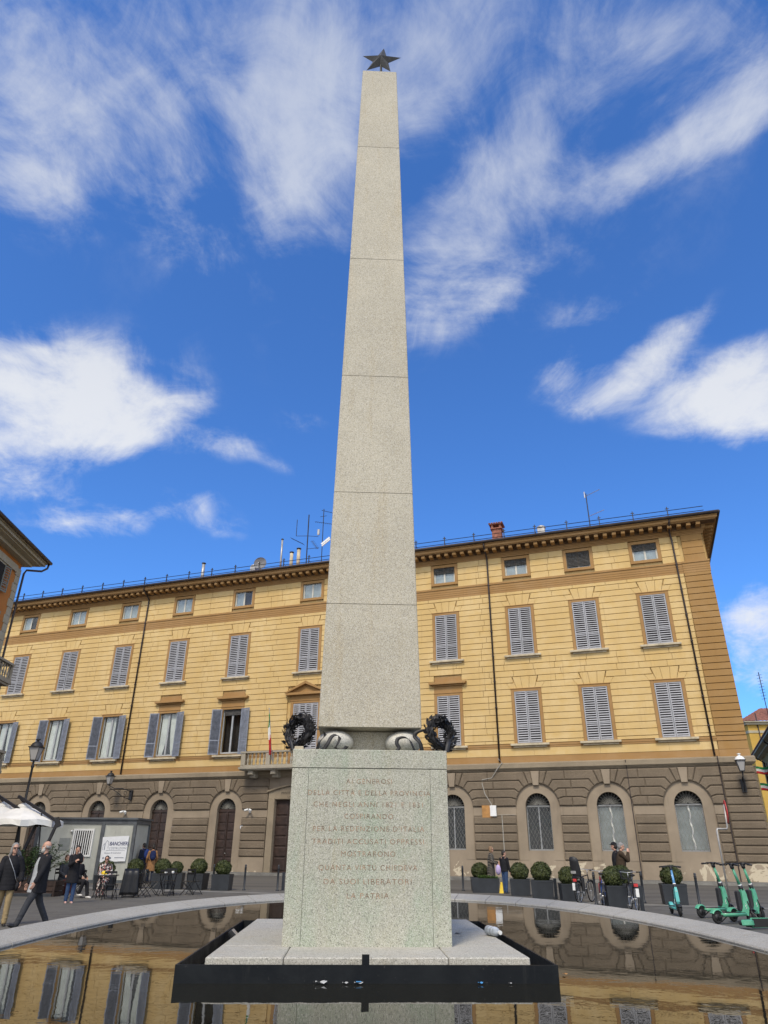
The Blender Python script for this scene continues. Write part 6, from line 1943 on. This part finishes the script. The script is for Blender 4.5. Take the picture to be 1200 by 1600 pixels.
def person(label, loc, rz, H=1.75, female=False, lean=0., thigh=(0, 0), knee=(3, 3), arms=((.05, .27, .80), (.05, -.27, .80)), seated=False,
           head_yaw=0., head_pitch=0., jacket=None, jacket_len=.70, jacket_open=None, shirt=None, trousers='jeans', shoes='shoe_black', hair=None, hair_col='dark',
           glasses=False, beard=None, bulk=1.0, quilt=False, skirt=None, voxel=.011, bag=None, backpack=None, crossbody=None, ankle_pitch=(0, 0), held=None, hat=None):
    t = thing('person', label, 'person', loc, rz)
    k = H / 1.75; hw_ = (.088 if female else .085) * k; sw = (.165 if female else .19) * k
    th_, sh = .43 * k, .43 * k
    legs = []
    for i, s in enumerate((1, -1)):
        a = R(thigh[i]); kn = R(knee[i])
        kd = Vector((sin(a), 0, -cos(a))); sd = Vector((sin(a - kn), 0, -cos(a - kn)))
        legs.append((s, kd, sd))
    foot_h = .075 * k
    drop = [(kd * th_ + sd * sh).z for s, kd, sd in legs]
    pz = .50 * k if seated else -min(drop) + foot_h
    if seated: pz = max(.53, pz)
    P = Vector((0, 0, pz)); SR = Matrix.Rotation(R(lean), 3, 'Y')
    sp = lambda x, y, z: P + SR @ Vector((x * k, y * k, z * k))      # spine frame
    vx = voxel
    # --- body
    b = MB()
    ellip(b, sp(0, 0, .0), (.105 * k, .155 * k, .12 * k)); ellip(b, sp(.01, 0, .20), (.10 * k * bulk, .14 * k * bulk, .17 * k)); ellip(b, sp(.0, 0, .40), (.105 * k, .16 * k, .17 * k))
    capsule(b, sp(-.01, sw / k * .75, .50), .055 * k, sp(-.01, -sw / k * .75, .50), .055 * k)
    nb = sp(-.015, 0, .52); HC = sp(.02, 0, .715)
    capsule(b, nb, .055 * k, sp(.01, 0, .66), .048 * k)
    HR = Matrix.Rotation(R(head_yaw), 3, 'Z') @ Matrix.Rotation(R(lean * .3 + head_pitch), 3, 'Y')
    hp = lambda x, y, z: HC + HR @ Vector((x * k, y * k, z * k))
    he = HR.to_euler()
    ellip(b, hp(-.012, 0, .035), (.095 * k, .074 * k, .088 * k), he); ellip(b, hp(.02, 0, -.045), (.068 * k, .058 * k, .068 * k), he)
    ellip(b, hp(.055, 0, -.085), (.03 * k, .032 * k, .025 * k), he)
    ellip(b, hp(.092, 0, -.012), (.018 * k, .012 * k, .026 * k), he); ellip(b, hp(.075, 0, .025), (.015 * k, .05 * k, .012 * k), he)
    for s in (1, -1): ellip(b, hp(-.005, s * .076, -.005), (.018 * k, .010 * k, .032 * k), he)
    J = {}
    for i, (s, kd, sd) in enumerate(legs):
        hj = P + Vector((0, s * hw_, -.02 * k)); kj = hj + kd * th_; aj = kj + sd * sh
        J['leg', s] = (hj, kj, aj)
        capsule(b, hj, .082 * k, kj, .056 * k); capsule(b, kj, .054 * k, kj.lerp(aj, .35) - Vector((.01, 0, 0)), .054 * k); capsule(b, kj.lerp(aj, .35), .052 * k, aj, .036 * k)
    for i, s in enumerate((1, -1)):
        sj = sp(-.01, s * sw / k, .49); tgt = sp(*arms[i])
        ej, wj = ik(sj, tgt, .285 * k, .25 * k, SR @ Vector((-.9, s * .55, -.35) if arms[i][2] < .3 else (-.1, s * .4, -1.)))
        J['arm', s] = (sj, ej, wj)
        capsule(b, sj, .05 * k, ej, .038 * k); capsule(b, ej, .038 * k, wj, .026 * k)
        d = (wj - ej).normalized(); side = d.cross(Vector((0, s * 1.0, .15)).cross(d)).normalized() if False else None
        inn = Vector((0, -s, 0)); inn = (inn - d * inn.dot(d)).normalized(); fw = d.cross(inn) * 1.0
        if fw.x < 0: fw = -fw
        pc = wj + d * .045 * k
        for q in (-1, -.33, .33, 1): capsule(b, wj + d * .01 * k + fw * q * .012 * k, .017 * k, pc + d * .04 * k + fw * q * .026 * k, .0125 * k, 8)
        for q, ln in ((-1, .058), (-.33, .072), (.33, .078), (1, .068)):
            f0 = pc + d * .045 * k + fw * q * .027 * k; f1 = f0 + (d + inn * .25).normalized() * ln * .5 * k; f2 = f1 + (d + inn * 1.0).normalized() * ln * .5 * k
            capsule(b, f0, .0095 * k, f1, .009 * k, 8); capsule(b, f1, .009 * k, f2, .0075 * k, 8)
        g0 = wj + d * .03 * k + fw * .026 * k; g1 = g0 + (d * .6 + fw * .9 + inn * .3).normalized() * .035 * k; g2 = g1 + (d * .9 + fw * .3 + inn * .4).normalized() * .03 * k
        capsule(b, g0, .014 * k, g1, .0105 * k, 8); capsule(b, g1, .0105 * k, g2, .009 * k, 8)
    fuse(b, 'body', M['skin'], t, min(vx, .0085), 2)
    # --- face
    b = MB(); b.smooth = True
    for s in (1, -1): b.ball(hp(.0735, s * .030, .012), (.010 * k, .012 * k, .008 * k), 8, 6)
    b.build('eyes', M['eye'], t)
    b = MB(); b.smooth = True; b.ball(hp(.080, 0, -.055), (.008 * k, .022 * k, .006 * k), 8, 6); b.build('mouth', M['lip'], t)
    if glasses:
        b = MB()
        for s in (1, -1):
            c0 = hp(.093, s * .034, .012); e = HR @ Vector((0, 1, 0)); u_ = HR @ Vector((0, 0, 1)); f_ = HR @ Vector((1, 0, 0))
            b.hexa([c0 + e * x * .029 * k + u_ * z * .018 * k + f_ * y * .004 for y in (-1, 1) for x, z in ((-1, -1), (1, -1), (1, 1), (-1, 1))])
            b.tube([hp(.09, s * .062, .018), hp(-.005, s * .082, .012)], .004, 4)
        b.tube([hp(.095, -.008, .014), hp(.095, .008, .014)], .004, 4); b.build('glasses', M['black'], t)
    if beard:
        b = MB(); ellip(b, hp(.035, 0, -.080), (.062 * k, .056 * k, .052 * k), he); ellip(b, hp(.082, 0, -.040), (.014 * k, .03 * k, .009 * k), he)
        for s in (1, -1): ellip(b, hp(.022, s * .052, -.045), (.035 * k, .018 * k, .05 * k), he)
        fuse(b, 'beard', M['h_' + beard], t, .008, 2)
    if hair:
        b = MB()
        if hair == 'fringe':      # bald on top
            ellip(b, hp(-.05, 0, .0), (.062 * k, .078 * k, .05 * k), he)
            for s in (1, -1): ellip(b, hp(-.02, s * .066, .008), (.045 * k, .014 * k, .035 * k), he)
        else:
            ellip(b, hp(-.024, 0, .052), (.094 * k, .083 * k, .084 * k), he); ellip(b, hp(-.055, 0, -.005), (.068 * k, .080 * k, .09 * k), he)
            if hair in ('long', 'blown', 'bob'):
                for s in (1, -1):
                    ellip(b, hp(-.02, s * .066, -.035), (.055 * k, .030 * k, .10 * k), he)
                    if hair != 'bob':
                        capsule(b, hp(-.04, s * .055, -.05), .038 * k, hp(-.07, s * .085, -.24), .022 * k)
            if hair == 'blown':
                for q in range(7):
                    z = .02 - q * .035; capsule(b, hp(-.06, .04, z), .035 * k, hp(-.15 - .02 * q, .20 + .02 * (q % 3), z - .13), .014 * k)
            if hair == 'tied':
                ellip(b, hp(-.125, 0, .02), (.035 * k, .035 * k, .04 * k), he)
            if hair == 'bun': ellip(b, hp(-.06, 0, .135), (.04 * k, .042 * k, .04 * k), he)
        fuse(b, 'hair', M['h_' + hair_col], t, .009, 2)
    if hat:
        b = MB(); b.smooth = True; ellip(b, hp(-.01, 0, .075), (.105 * k, .088 * k, .072 * k), he); ellip(b, hp(.10, 0, .06), (.06 * k, .07 * k, .010 * k), he); fuse(b, 'cap', M[hat], t, .009, 2)
    # --- trousers
    if trousers:
        b = MB()
        ellip(b, sp(0, 0, .0), (.125 * k, .168 * k, .13 * k)); ellip(b, sp(0, 0, .12), (.12 * k * bulk, .155 * k * bulk, .08 * k))
        for s in (1, -1):
            hj, kj, aj = J['leg', s]
            capsule(b, hj, .10 * k, kj, .073 * k); capsule(b, kj, .072 * k, kj.lerp(aj, .95), .060 * k)
            for q in range(4):      # soft folds
                m_ = kj.lerp(aj, .55 + .1 * q); ellip(b, m_ + Vector((.004 * (-1) ** q, .006 * (-1) ** q, 0)), (.068 * k, .066 * k, .022 * k))
        fuse(b, 'trousers', M['f_' + trousers], t, vx, 2)
    # --- shoes
    for i, s in enumerate((1, -1)):
        hj, kj, aj = J['leg', s]; b = MB(); ap = R(ankle_pitch[i]); F = Matrix.Rotation(ap, 3, 'Y')
        q = lambda x, y, z: aj + F @ Vector((x * k, y * k, z * k))
        capsule(b, q(-.035, 0, -.035), .04 * k, q(.06, 0, -.043), .036 * k); capsule(b, q(.06, 0, -.043), .040 * k, q(.155, s * .008, -.050), .028 * k); capsule(b, q(-.01, 0, .03), .045 * k, q(0, 0, -.03), .044 * k)
        fuse(b, 'shoe', M[shoes], t, .009, 2)
    # --- upper clothes
    def sleeves(b, g):
        for s in (1, -1):
            sj, ej, wj = J['arm', s]; w2 = ej.lerp(wj, .93)
            capsule(b, sj, (.066 + g) * k, ej, (.054 + g) * k); capsule(b, ej, (.054 + g) * k, w2, (.043 + g) * k)
            if quilt:
                for q in range(6):
                    m_ = sj.lerp(ej, (q + .5) / 6); ellip(b, m_, ((.074 + g) * k,) * 3); m_ = ej.lerp(w2, (q + .5) / 6); ellip(b, m_, ((.060 + g) * k,) * 3)
    if shirt:
        b = MB(); loft(b, [(sp(.0, 0, z), rx * k * bulk, ry * k, SR) for z, rx, ry in ((-.08, .12, .165), (.0, .13, .165), (.15, .135, .16), (.30, .13, .168), (.42, .12, .17), (.50, .09, .12), (.555, .062, .066))])
        if not jacket: sleeves(b, -.006)
        fuse(b, 'shirt', M['f_' + shirt], t, vx, 2)
    if jacket:
        b = MB(); g = .012; secs = []
        z0 = .56 - jacket_len
        zs_ = [z0 + (.56 - z0) * q / 22 for q in range(23)]
        for z in zs_:
            if z > .30: u_ = (z - .30) / .26; rx = .135 * (1 - u_ ** 2 * .52); ry = .182 * (1 - u_ ** 2.2 * .58)
            elif z > .1: rx, ry = .138, .172
            else: u_ = (.1 - z) / .5; rx = .138 + .045 * u_; ry = .172 + .045 * u_
            if quilt: f = 1 + .045 * abs(sin(z * 38)); rx *= f; ry *= f
            if female and z > .0: ry *= .94
            cx = 0.
            if z < .0: cx = .02 * sin(R(lean))
            secs.append((sp(cx, 0, z), (rx + g) * k * bulk, (ry + g) * k * bulk ** .5, SR))
        loft(b, secs, 24)
        sleeves(b, g * .6)
        for s in (1, -1): ellip(b, sp(-.01, s * sw / k * .86, .485), (.078 * k, .082 * k, .07 * k))
        capsule(b, sp(-.02, .03, .54), .066 * k, sp(-.02, -.03, .54), .066 * k)
        if seated or skirt:
            for s in (1, -1): hj, kj, aj = J['leg', s]; capsule(b, hj, .12 * k, hj.lerp(kj, .45), .10 * k)
        mats = [M['f_' + jacket]]
        pick = None
        if jacket_open:           # the shirt shows in the open front
            mats.append(M['f_' + jacket_open]); SRi = SR.inverted()
            def pick(c):
                q = SRi @ (c - P) / k
                lim = .12 - .075 * max(0, q.z - .2) / .3 if q.z > .2 else .12
                return 1 if (q.x > .03 and abs(q.y + .015) < lim and q.z < .50 and (q - Vector((0, 0, q.z))).length < .2) else 0
        fuse(b, 'jacket', mats, t, vx, 2, pick)
    if skirt:
        b = MB(); kz = .46 * k
        loft(b, [(Vector((.0, 0, pz + .02 * k)), .15 * k, .185 * k, Matrix.Identity(3)), (Vector((0, 0, pz - .2 * k)), .17 * k, .21 * k, Matrix.Identity(3)), (Vector((-.02, 0, kz)), .20 * k, .24 * k, Matrix.Identity(3)), (Vector((-.04, 0, .30 * k)), .21 * k, .25 * k, Matrix.Identity(3))])
        fuse(b, 'coat_skirt', M['f_' + skirt], t, vx, 2)
    if backpack:
        b = MB(); ellip(b, sp(-.23, 0, .32), (.11 * k, .16 * k, .24 * k)); ellip(b, sp(-.30, 0, .22), (.06 * k, .12 * k, .11 * k)); fuse(b, 'backpack', M['f_' + backpack], t, .012, 2)
        b = MB()
        for s in (1, -1): b.tube([sp(-.15, s * .10, .50), sp(-.02, s * .11, .575), sp(.12, s * .11, .46), sp(.15, s * .12, .30), sp(.02, s * .19, .16), sp(-.14, s * .14, .12)], .016, 6)
        b.build('straps', M['f_' + backpack], t)
    if crossbody:
        b = MB(); b.tube([sp(-.02, -.12, .575), sp(.11, -.08, .50), sp(.165, .0, .36), sp(.175, .08, .22), sp(.16, .15, .06), sp(.10, .20, -.02)], .008, 5); b.build('bag_strap', M['chrome'], t)
        b = MB(); ellip(b, sp(.10, .21, -.10), (.10 * k, .05 * k, .10 * k)); fuse(b, 'shoulder_bag', M['f_black'], t, .010, 2)
    if bag:
        hj, ej, wj = J['arm', -1]; b = MB(); ellip(b, wj + Vector((0.02, -.03, -.22)), (.12 * k, .09 * k, .20 * k)); capsule(b, wj, .03, wj + Vector((0, 0, -.12)), .04); fuse(b, 'carried_garment', M['f_' + bag], t, .012, 2)
    if held:
        nm, mat, sz, s = held; wj = J['arm', s][2]; b = MB(); b.bevbox(-sz[0] / 2, sz[0] / 2, -sz[1] / 2, sz[1] / 2, 0, sz[2], .006)
        return t, wj
    return t

# the walking couple
person('balding man with a white beard in a black jacket over a grey shirt, striding left', (-7.88, 18.0, 0), R(228), 1.78, False, -3, (27, -21), (6, 10), ((.20, .25, -.02), (.12, -.26, -.06)), head_yaw=-46, head_pitch=-2,
       jacket='black', jacket_len=.77, jacket_open='grey_shirt', trousers='char', shoes='shoe_black', hair='fringe', hair_col='grey', beard='white', bulk=1.10, voxel=.009, ankle_pitch=(-18, 24))
person('woman with long grey hair and glasses in a black padded jacket and khaki trousers', (-8.66, 18.15, 0), R(-62), 1.68, True, 2, (14, -16), (4, 32), ((.10, .27, -.0), (.10, -.27, -.03)), head_yaw=14,
       jacket='black', jacket_len=.74, trousers='khaki', shoes='shoe_black', hair='blown', hair_col='grey', glasses=True, quilt=True, crossbody=True, voxel=.009, ankle_pitch=(-6, 50), bulk=1.05, shirt='wine')
# around the tables
t = person('dark-haired woman in a black coat and jeans standing and eating by the tables', (-9.97, 25.2, 0), R(-60), 1.62, True, 3, (2, -3), (3, 3), ((.26, .06, .60), (.30, -.06, .36)), head_pitch=14,
       jacket='black', jacket_len=.88, trousers='jeans', shoes='shoe_pink', hair='tied', hair_col='dark')
person('seated woman in sunglasses and a black floral top behind a bistro table', (-10.1, 28.45, 0), R(-80), 1.64, True, 4, (86, 80), (84, 70), ((.30, .18, .16), (.32, -.10, .20)), True,
       jacket='floral', jacket_len=.62, trousers='floral', shoes='shoe_black', hair='tied', hair_col='dark', glasses=True)
person('seated person in dark red trousers half hidden behind the bearded man', (-12.0, 29.4, 0), R(-30), 1.68, False, 4, (82, 74), (80, 92), ((.3, .16, .12), (.3, -.16, .12)), True,
       jacket='char', jacket_len=.64, trousers='wine', shoes='shoe_brown', hair='short', hair_col='brown')
person('seated person in black with white trainers beside the floral woman', (-10.75, 27.55, 0), R(-20), 1.66, True, 4, (84, 92), (70, 112), ((.3, .16, .12), (.3, -.12, .14)), True,
       jacket='black', jacket_len=.64, trousers='black', shoes='shoe_white', hair='tied', hair_col='dark')
# backpackers by the arched door
person('walker in a dark jacket with a bright blue backpack beside the cabin', (-12.2, 39.5, 0), R(150), 1.78, False, 3, (10, -10), (4, 10), ((.1, .25, -.0), (.1, -.25, -.0)), jacket='navy', jacket_len=.70, trousers='char', hair='short', backpack='blue', voxel=.014)
person('walker in a camel coat with a dark blue backpack nearest the arched door', (-11.62, 39.1, 0), R(112), 1.72, True, 3, (12, -10), (4, 12), ((.1, .24, -.0), (.1, -.24, -.0)), jacket='camel', jacket_len=.95, trousers='navy', hair='bun', backpack='deepblue', voxel=.014)
# the pair right of the monument
person('woman in sunglasses and a long striped black coat carrying a lilac garment', (4.72, 33.3, 0), R(-8), 1.72, True, 2, (6, -6), (3, 8), ((.30, .10, .22), (.28, -.22, .16)), jacket='striped', jacket_len=.80, skirt='striped', trousers='black', hair='bob', hair_col='light', glasses=True, bag='lilac', voxel=.013)
person('boy in a black jacket and blue jeans turned away from the camera', (5.12, 32.2, 0), R(40), 1.56, False, 0, (3, -2), (3, 3), ((.12, .25, -.06), (.10, -.25, -.06)), head_yaw=-35, jacket='black', jacket_len=.60, trousers='jeans', hair='short', hair_col='dark', voxel=.012, bulk=.92)
# smokers
person('grey-haired man in a brown jacket smoking beside the box balls', (8.55, 27.6, 0), R(-12), 1.86, False, 6, (8, -5), (4, 6), ((.24, .10, .54), (.22, -.06, .56)), head_pitch=8, jacket='brown', jacket_len=.86, trousers='jeans', hair='short', hair_col='grey', voxel=.012, bulk=1.08)
person('person in black with a dark cap standing behind the smoking man', (8.60, 28.15, 0), R(150), 1.86, False, 2, (4, -4), (3, 5), ((.1, .25, 0), (.1, -.25, 0)), jacket='black', jacket_len=.84, trousers='black', hair='short', hair_col='dark', hat='f_black', voxel=.014)
# ------------------------------------------------------------------ sky, sun, camera
SUN_EL, SUN_AZ = 52., 200.      # azimuth clockwise from +Y; behind the camera, a little to the left
w = bpy.data.worlds.new('World'); scene.world = w; w.use_nodes = True
nt = w.node_tree; nt.nodes.clear()
out = N(nt, 'ShaderNodeOutputWorld'); bg = N(nt, 'ShaderNodeBackground'); bg.inputs[1].default_value = SKY_STRENGTH = .095
nt.links.new(bg.outputs[0], out.inputs[0])
sky = N(nt, 'ShaderNodeTexSky', sky_type='NISHITA'); sky.sun_disc = False
sky.sun_elevation = R(SUN_EL); sky.sun_rotation = R(SUN_AZ); sky.altitude = 100; sky.air_density = 1.0; sky.dust_density = .6; sky.ozone_density = 3.0
tint = N(nt, 'ShaderNodeVectorMath', operation='MULTIPLY'); nt.links.new(sky.outputs[0], tint.inputs[0]); tint.inputs[1].default_value = (.42, .76, 1.20)
tc = N(nt, 'ShaderNodeTexCoord').outputs['Generated']
nm_ = N(nt, 'ShaderNodeVectorMath', operation='NORMALIZE'); nt.links.new(tc, nm_.inputs[0]); D = nm_.outputs[0]
sx = N(nt, 'ShaderNodeSeparateXYZ'); nt.links.new(D, sx.inputs[0])
X, Y, Z = sx.outputs
az = math_n(nt, 'MULTIPLY', math_n(nt, 'ARCTAN2', X, Y), 180 / pi)
el = math_n(nt, 'MULTIPLY', math_n(nt, 'ARCSINE', Z), 180 / pi)
# cloud-plane coordinates
den = math_n(nt, 'ADD', math_n(nt, 'MAXIMUM', Z, 0.), .32)
cmb = N(nt, 'ShaderNodeCombineXYZ'); nt.links.new(math_n(nt, 'DIVIDE', X, den), cmb.inputs[0]); nt.links.new(math_n(nt, 'DIVIDE', Y, den), cmb.inputs[1])
pv = cmb.outputs[0]
def cnoise(scale, detail, rough, dist, stretch=(1, 1, 1), rot=0., off=(0, 0, 0)):
    mp = N(nt, 'ShaderNodeMapping', inp={'Scale': stretch, 'Rotation': (0, 0, R(rot)), 'Location': off}); nt.links.new(pv, mp.inputs[0])
    return noise_tex(nt, mp.outputs[0], scale, detail, rough, dist)
n_big = cnoise(3.6, 14, .62, 1.0)
n_str = cnoise(4.2, 14, .66, .8, (1, .5, 1), -30, (3, 1, 0))
n_pf = cnoise(9.5, 12, .66, .7, (1, 1, 1), 0, (7, 2, 0))
#        az    el    a    b   rot  weight
BLOBS = [(-29.6, 31.2, 7.0, 3.2, 21, 1.15), (-23.7, 31.3, 4.0, 1.9, -1, 1.0), (-32.7, 30.8, 3.9, 2.7, 18, 1.0), (-29.0, 34.1, 2.7, 1.2, 27, 0.7), (-24.7, 22.8, 4.0, 1.0, 16, 0.78), (-26.9, 23.4, 1.6,
         1.0, 44, 0.6), (-31.6, 24.3, 2.5, 1.3, 14, 0.66), (-14.4, 30.7, 2.2, 0.9, 15, 0.55), (-15.0, 24.6, 2.3, 1.0, -22, 0.55), (-16.8, 25.8, 1.4, 1.1, 68, 0.48), (-19.6, 25.6, 1.3, 0.8, 70, 0.46),
         (-10.4, 29.6, 2.9, 0.5, -26, 0.36), (-8.2, 33.2, 1.7, 0.8, 4, 0.36), (-18.7, 33.5, 1.4, 0.7, 31, 0.4), (30.4, 31.9, 4.8, 2.0, -7, 1.0), (32.9, 30.2, 2.8, 2.1, -18, 1.0), (25.4, 36.0, 3.5,
         1.1, 24, 0.62), (20.9, 33.6, 2.3, 0.8, 14, 0.55), (28.6, 37.2, 2.5, 0.7, 25, 0.5), (17.7, 35.9, 2.0, 1.3, 36, 0.5), (33.8, 34.8, 1.6, 0.6, 13, 0.4), (8.8, 42.3, 4.2, 1.3, 20, 0.78), (13.8,
         44.1, 2.8, 0.9, 24, 0.6), (12.7, 48.6, 5.4, 2.8, 12, 0.98), (7.0, 46.8, 3.7, 2.0, 53, 0.8), (17.4, 52.4, 3.6, 2.3, 40, 0.75), (21.3, 57.8, 2.4, 1.1, 54, 0.5), (21.0, 40.3, 2.5, 0.9, 1,
         0.42), (25.7, 48.8, 3.2, 1.0, 4, 0.75), (33.2, 49.4, 3.3, 1.0, -1, 0.9), (40.3, 50.0, 2.9, 1.1, -2, 0.9), (37.2, 49.9, 2.7, 1.7, 0, 0.6), (31.0, 55.2, 3.8, 1.6, 1, 0.72), (38.1, 55.3, 3.6,
         1.3, -11, 0.7), (28.8, 58.5, 2.1, 1.2, 7, 0.55), (42.0, 53.0, 1.9, 1.2, -5, 0.55), (-37.7, 48.5, 4.6, 3.2, 99, 1.0), (-38.2, 54.2, 6.1, 3.0, 28, 0.85), (-24.5, 48.7, 4.6, 2.0, -53, 0.85),
         (-24.8, 52.5, 3.6, 2.3, 18, 0.8), (-22.8, 57.3, 5.3, 1.8, 16, 0.62), (-10.5, 57.5, 6.0, 2.5, 59, 0.95), (-13.1, 50.2, 4.9, 1.9, 69, 0.72), (-6.6, 52.5, 4.4, 1.8, 59, 0.75), (6.6, 60.1, 5.3,
         2.5, 35, 1.0), (2.9, 56.4, 3.2, 1.6, 52, 0.8), (-16.5, 45.6, 1.9, 1.2, 77, 0.45), (-36.2, 45.2, 2.5, 1.0, 27, 0.6), (-30.6, 49.7, 2.7, 2.2, 41, 0.6), (28.4, 13.5, 2.9, 2.7, 2, 0.86), (29.7,
         15.6, 2.0, 1.4, 3, 0.7),
         (0, 80, 40, 12, 0, .95), (-18, 54, 24, 10, 0, .44), (20, 50, 16, 9, 30, .26)]
def blob(b):
    a0, e0, ra, rb, rot, wgt = b
    u = math_n(nt, 'MULTIPLY', math_n(nt, 'SUBTRACT', az, a0), cos(R(e0))); v = math_n(nt, 'SUBTRACT', el, e0)
    c, s = cos(R(rot)), sin(R(rot))
    p = math_n(nt, 'MULTIPLY', math_n(nt, 'ADD', math_n(nt, 'MULTIPLY', u, c), math_n(nt, 'MULTIPLY', v, s)), 1 / ra)
    q = math_n(nt, 'MULTIPLY', math_n(nt, 'SUBTRACT', math_n(nt, 'MULTIPLY', v, c), math_n(nt, 'MULTIPLY', u, s)), 1 / rb)
    d = math_n(nt, 'SQRT', math_n(nt, 'ADD', math_n(nt, 'MULTIPLY', p, p), math_n(nt, 'MULTIPLY', q, q)))
    return ramp(nt, d, .15, 1.9, wgt, 0.)
mk = None
for bb_ in BLOBS:
    m_ = blob((bb_[0], bb_[1], bb_[2] * 1.12, bb_[3] * 1.3, bb_[4], bb_[5] * (.53 if bb_[1] > 38 else .76)))
    mk = m_ if mk is None else math_n(nt, 'ADD', mk, m_)
mk = math_n(nt, 'MINIMUM', mk, 1.04)
# unseen broken cloud added towards the veiled sun, brightened to whiten ambient light
back = ramp(nt, math_n(nt, 'MULTIPLY', Y, -1.), -.30, .45, 0, 1.35)
mk = math_n(nt, 'MAXIMUM', mk, back)
nz = math_n(nt, 'ADD', math_n(nt, 'MULTIPLY', n_big, .40), math_n(nt, 'ADD', math_n(nt, 'MULTIPLY', n_str, .34), math_n(nt, 'MULTIPLY', n_pf, .26)))
dens = math_n(nt, 'ADD', mk, math_n(nt, 'MULTIPLY', math_n(nt, 'SUBTRACT', nz, .5), 5.2))
alpha = ramp(nt, dens, .20, 1.50, 0., .95)
alpha = math_n(nt, 'MULTIPLY', alpha, ramp(nt, mk, .05, .42))
# cloud tone: brighter low and where dense, greyer and bluer high up
lum = ramp(nt, el, 22., 60., 1.0, .74)
tone = mix(nt, ramp(nt, el, 30., 58.), (.97, 1.0, 1.06), (.84, .93, 1.16))
cm = N(nt, 'ShaderNodeVectorMath', operation='SCALE'); nt.links.new(tone, cm.inputs[0]); nt.links.new(math_n(nt, 'MULTIPLY', math_n(nt, 'MULTIPLY', lum, math_n(nt, 'ADD', math_n(nt, 'MULTIPLY', back, .55), 1.)), CLOUD := 4.7), cm.inputs['Scale'])
nt.links.new(mix(nt, alpha, tint.outputs[0], cm.outputs[0]), bg.inputs[0])

sun = bpy.data.lights.new('sun', 'SUN'); sun.energy = 1.5; sun.angle = R(12); sun.color = (1.0, .90, .74)
so = bpy.data.objects.new('sun', sun); COL.objects.link(so)
a, e = R(SUN_AZ), R(SUN_EL)
dv = Vector((sin(a) * cos(e), cos(a) * cos(e), sin(e)))
so.rotation_euler = dv.to_track_quat('Z', 'Y').to_euler(); so.location = dv * 60

cam = bpy.data.cameras.new('camera'); co = bpy.data.objects.new('camera', cam); COL.objects.link(co)
cam.sensor_fit = 'VERTICAL'; cam.sensor_height = 36.; cam.sensor_width = 27.; cam.lens = 1075.41 / 1600 * 36
cam.clip_start = .05; cam.clip_end = 2000
pt_, rl = .454934, .007559
cp, sp_ = cos(pt_), sin(pt_)
Mx = Matrix(((1, 0, 0), (0, -sp_, -cp), (0, cp, -sp_))) @ Matrix(((cos(rl), -sin(rl), 0), (sin(rl), cos(rl), 0), (0, 0, 1)))
co.matrix_world = Matrix.Translation((0, 0, 1.62)) @ Mx.to_4x4()
scene.camera = co
scene.view_settings.view_transform = 'Standard'; scene.view_settings.look = 'None'; scene.view_settings.gamma = 1; scene.view_settings.exposure = EXPO = .95
scene.view_settings.use_curve_mapping = False
scene.cycles.max_bounces = 6; scene.cycles.diffuse_bounces = 3; scene.cycles.glossy_bounces = 3; scene.cycles.transparent_max_bounces = 6; scene.cycles.transmission_bounces = 3
scene.cycles.use_denoising = True
try: scene.cycles.denoiser = 'OPENIMAGEDENOISE'
except Exception: pass
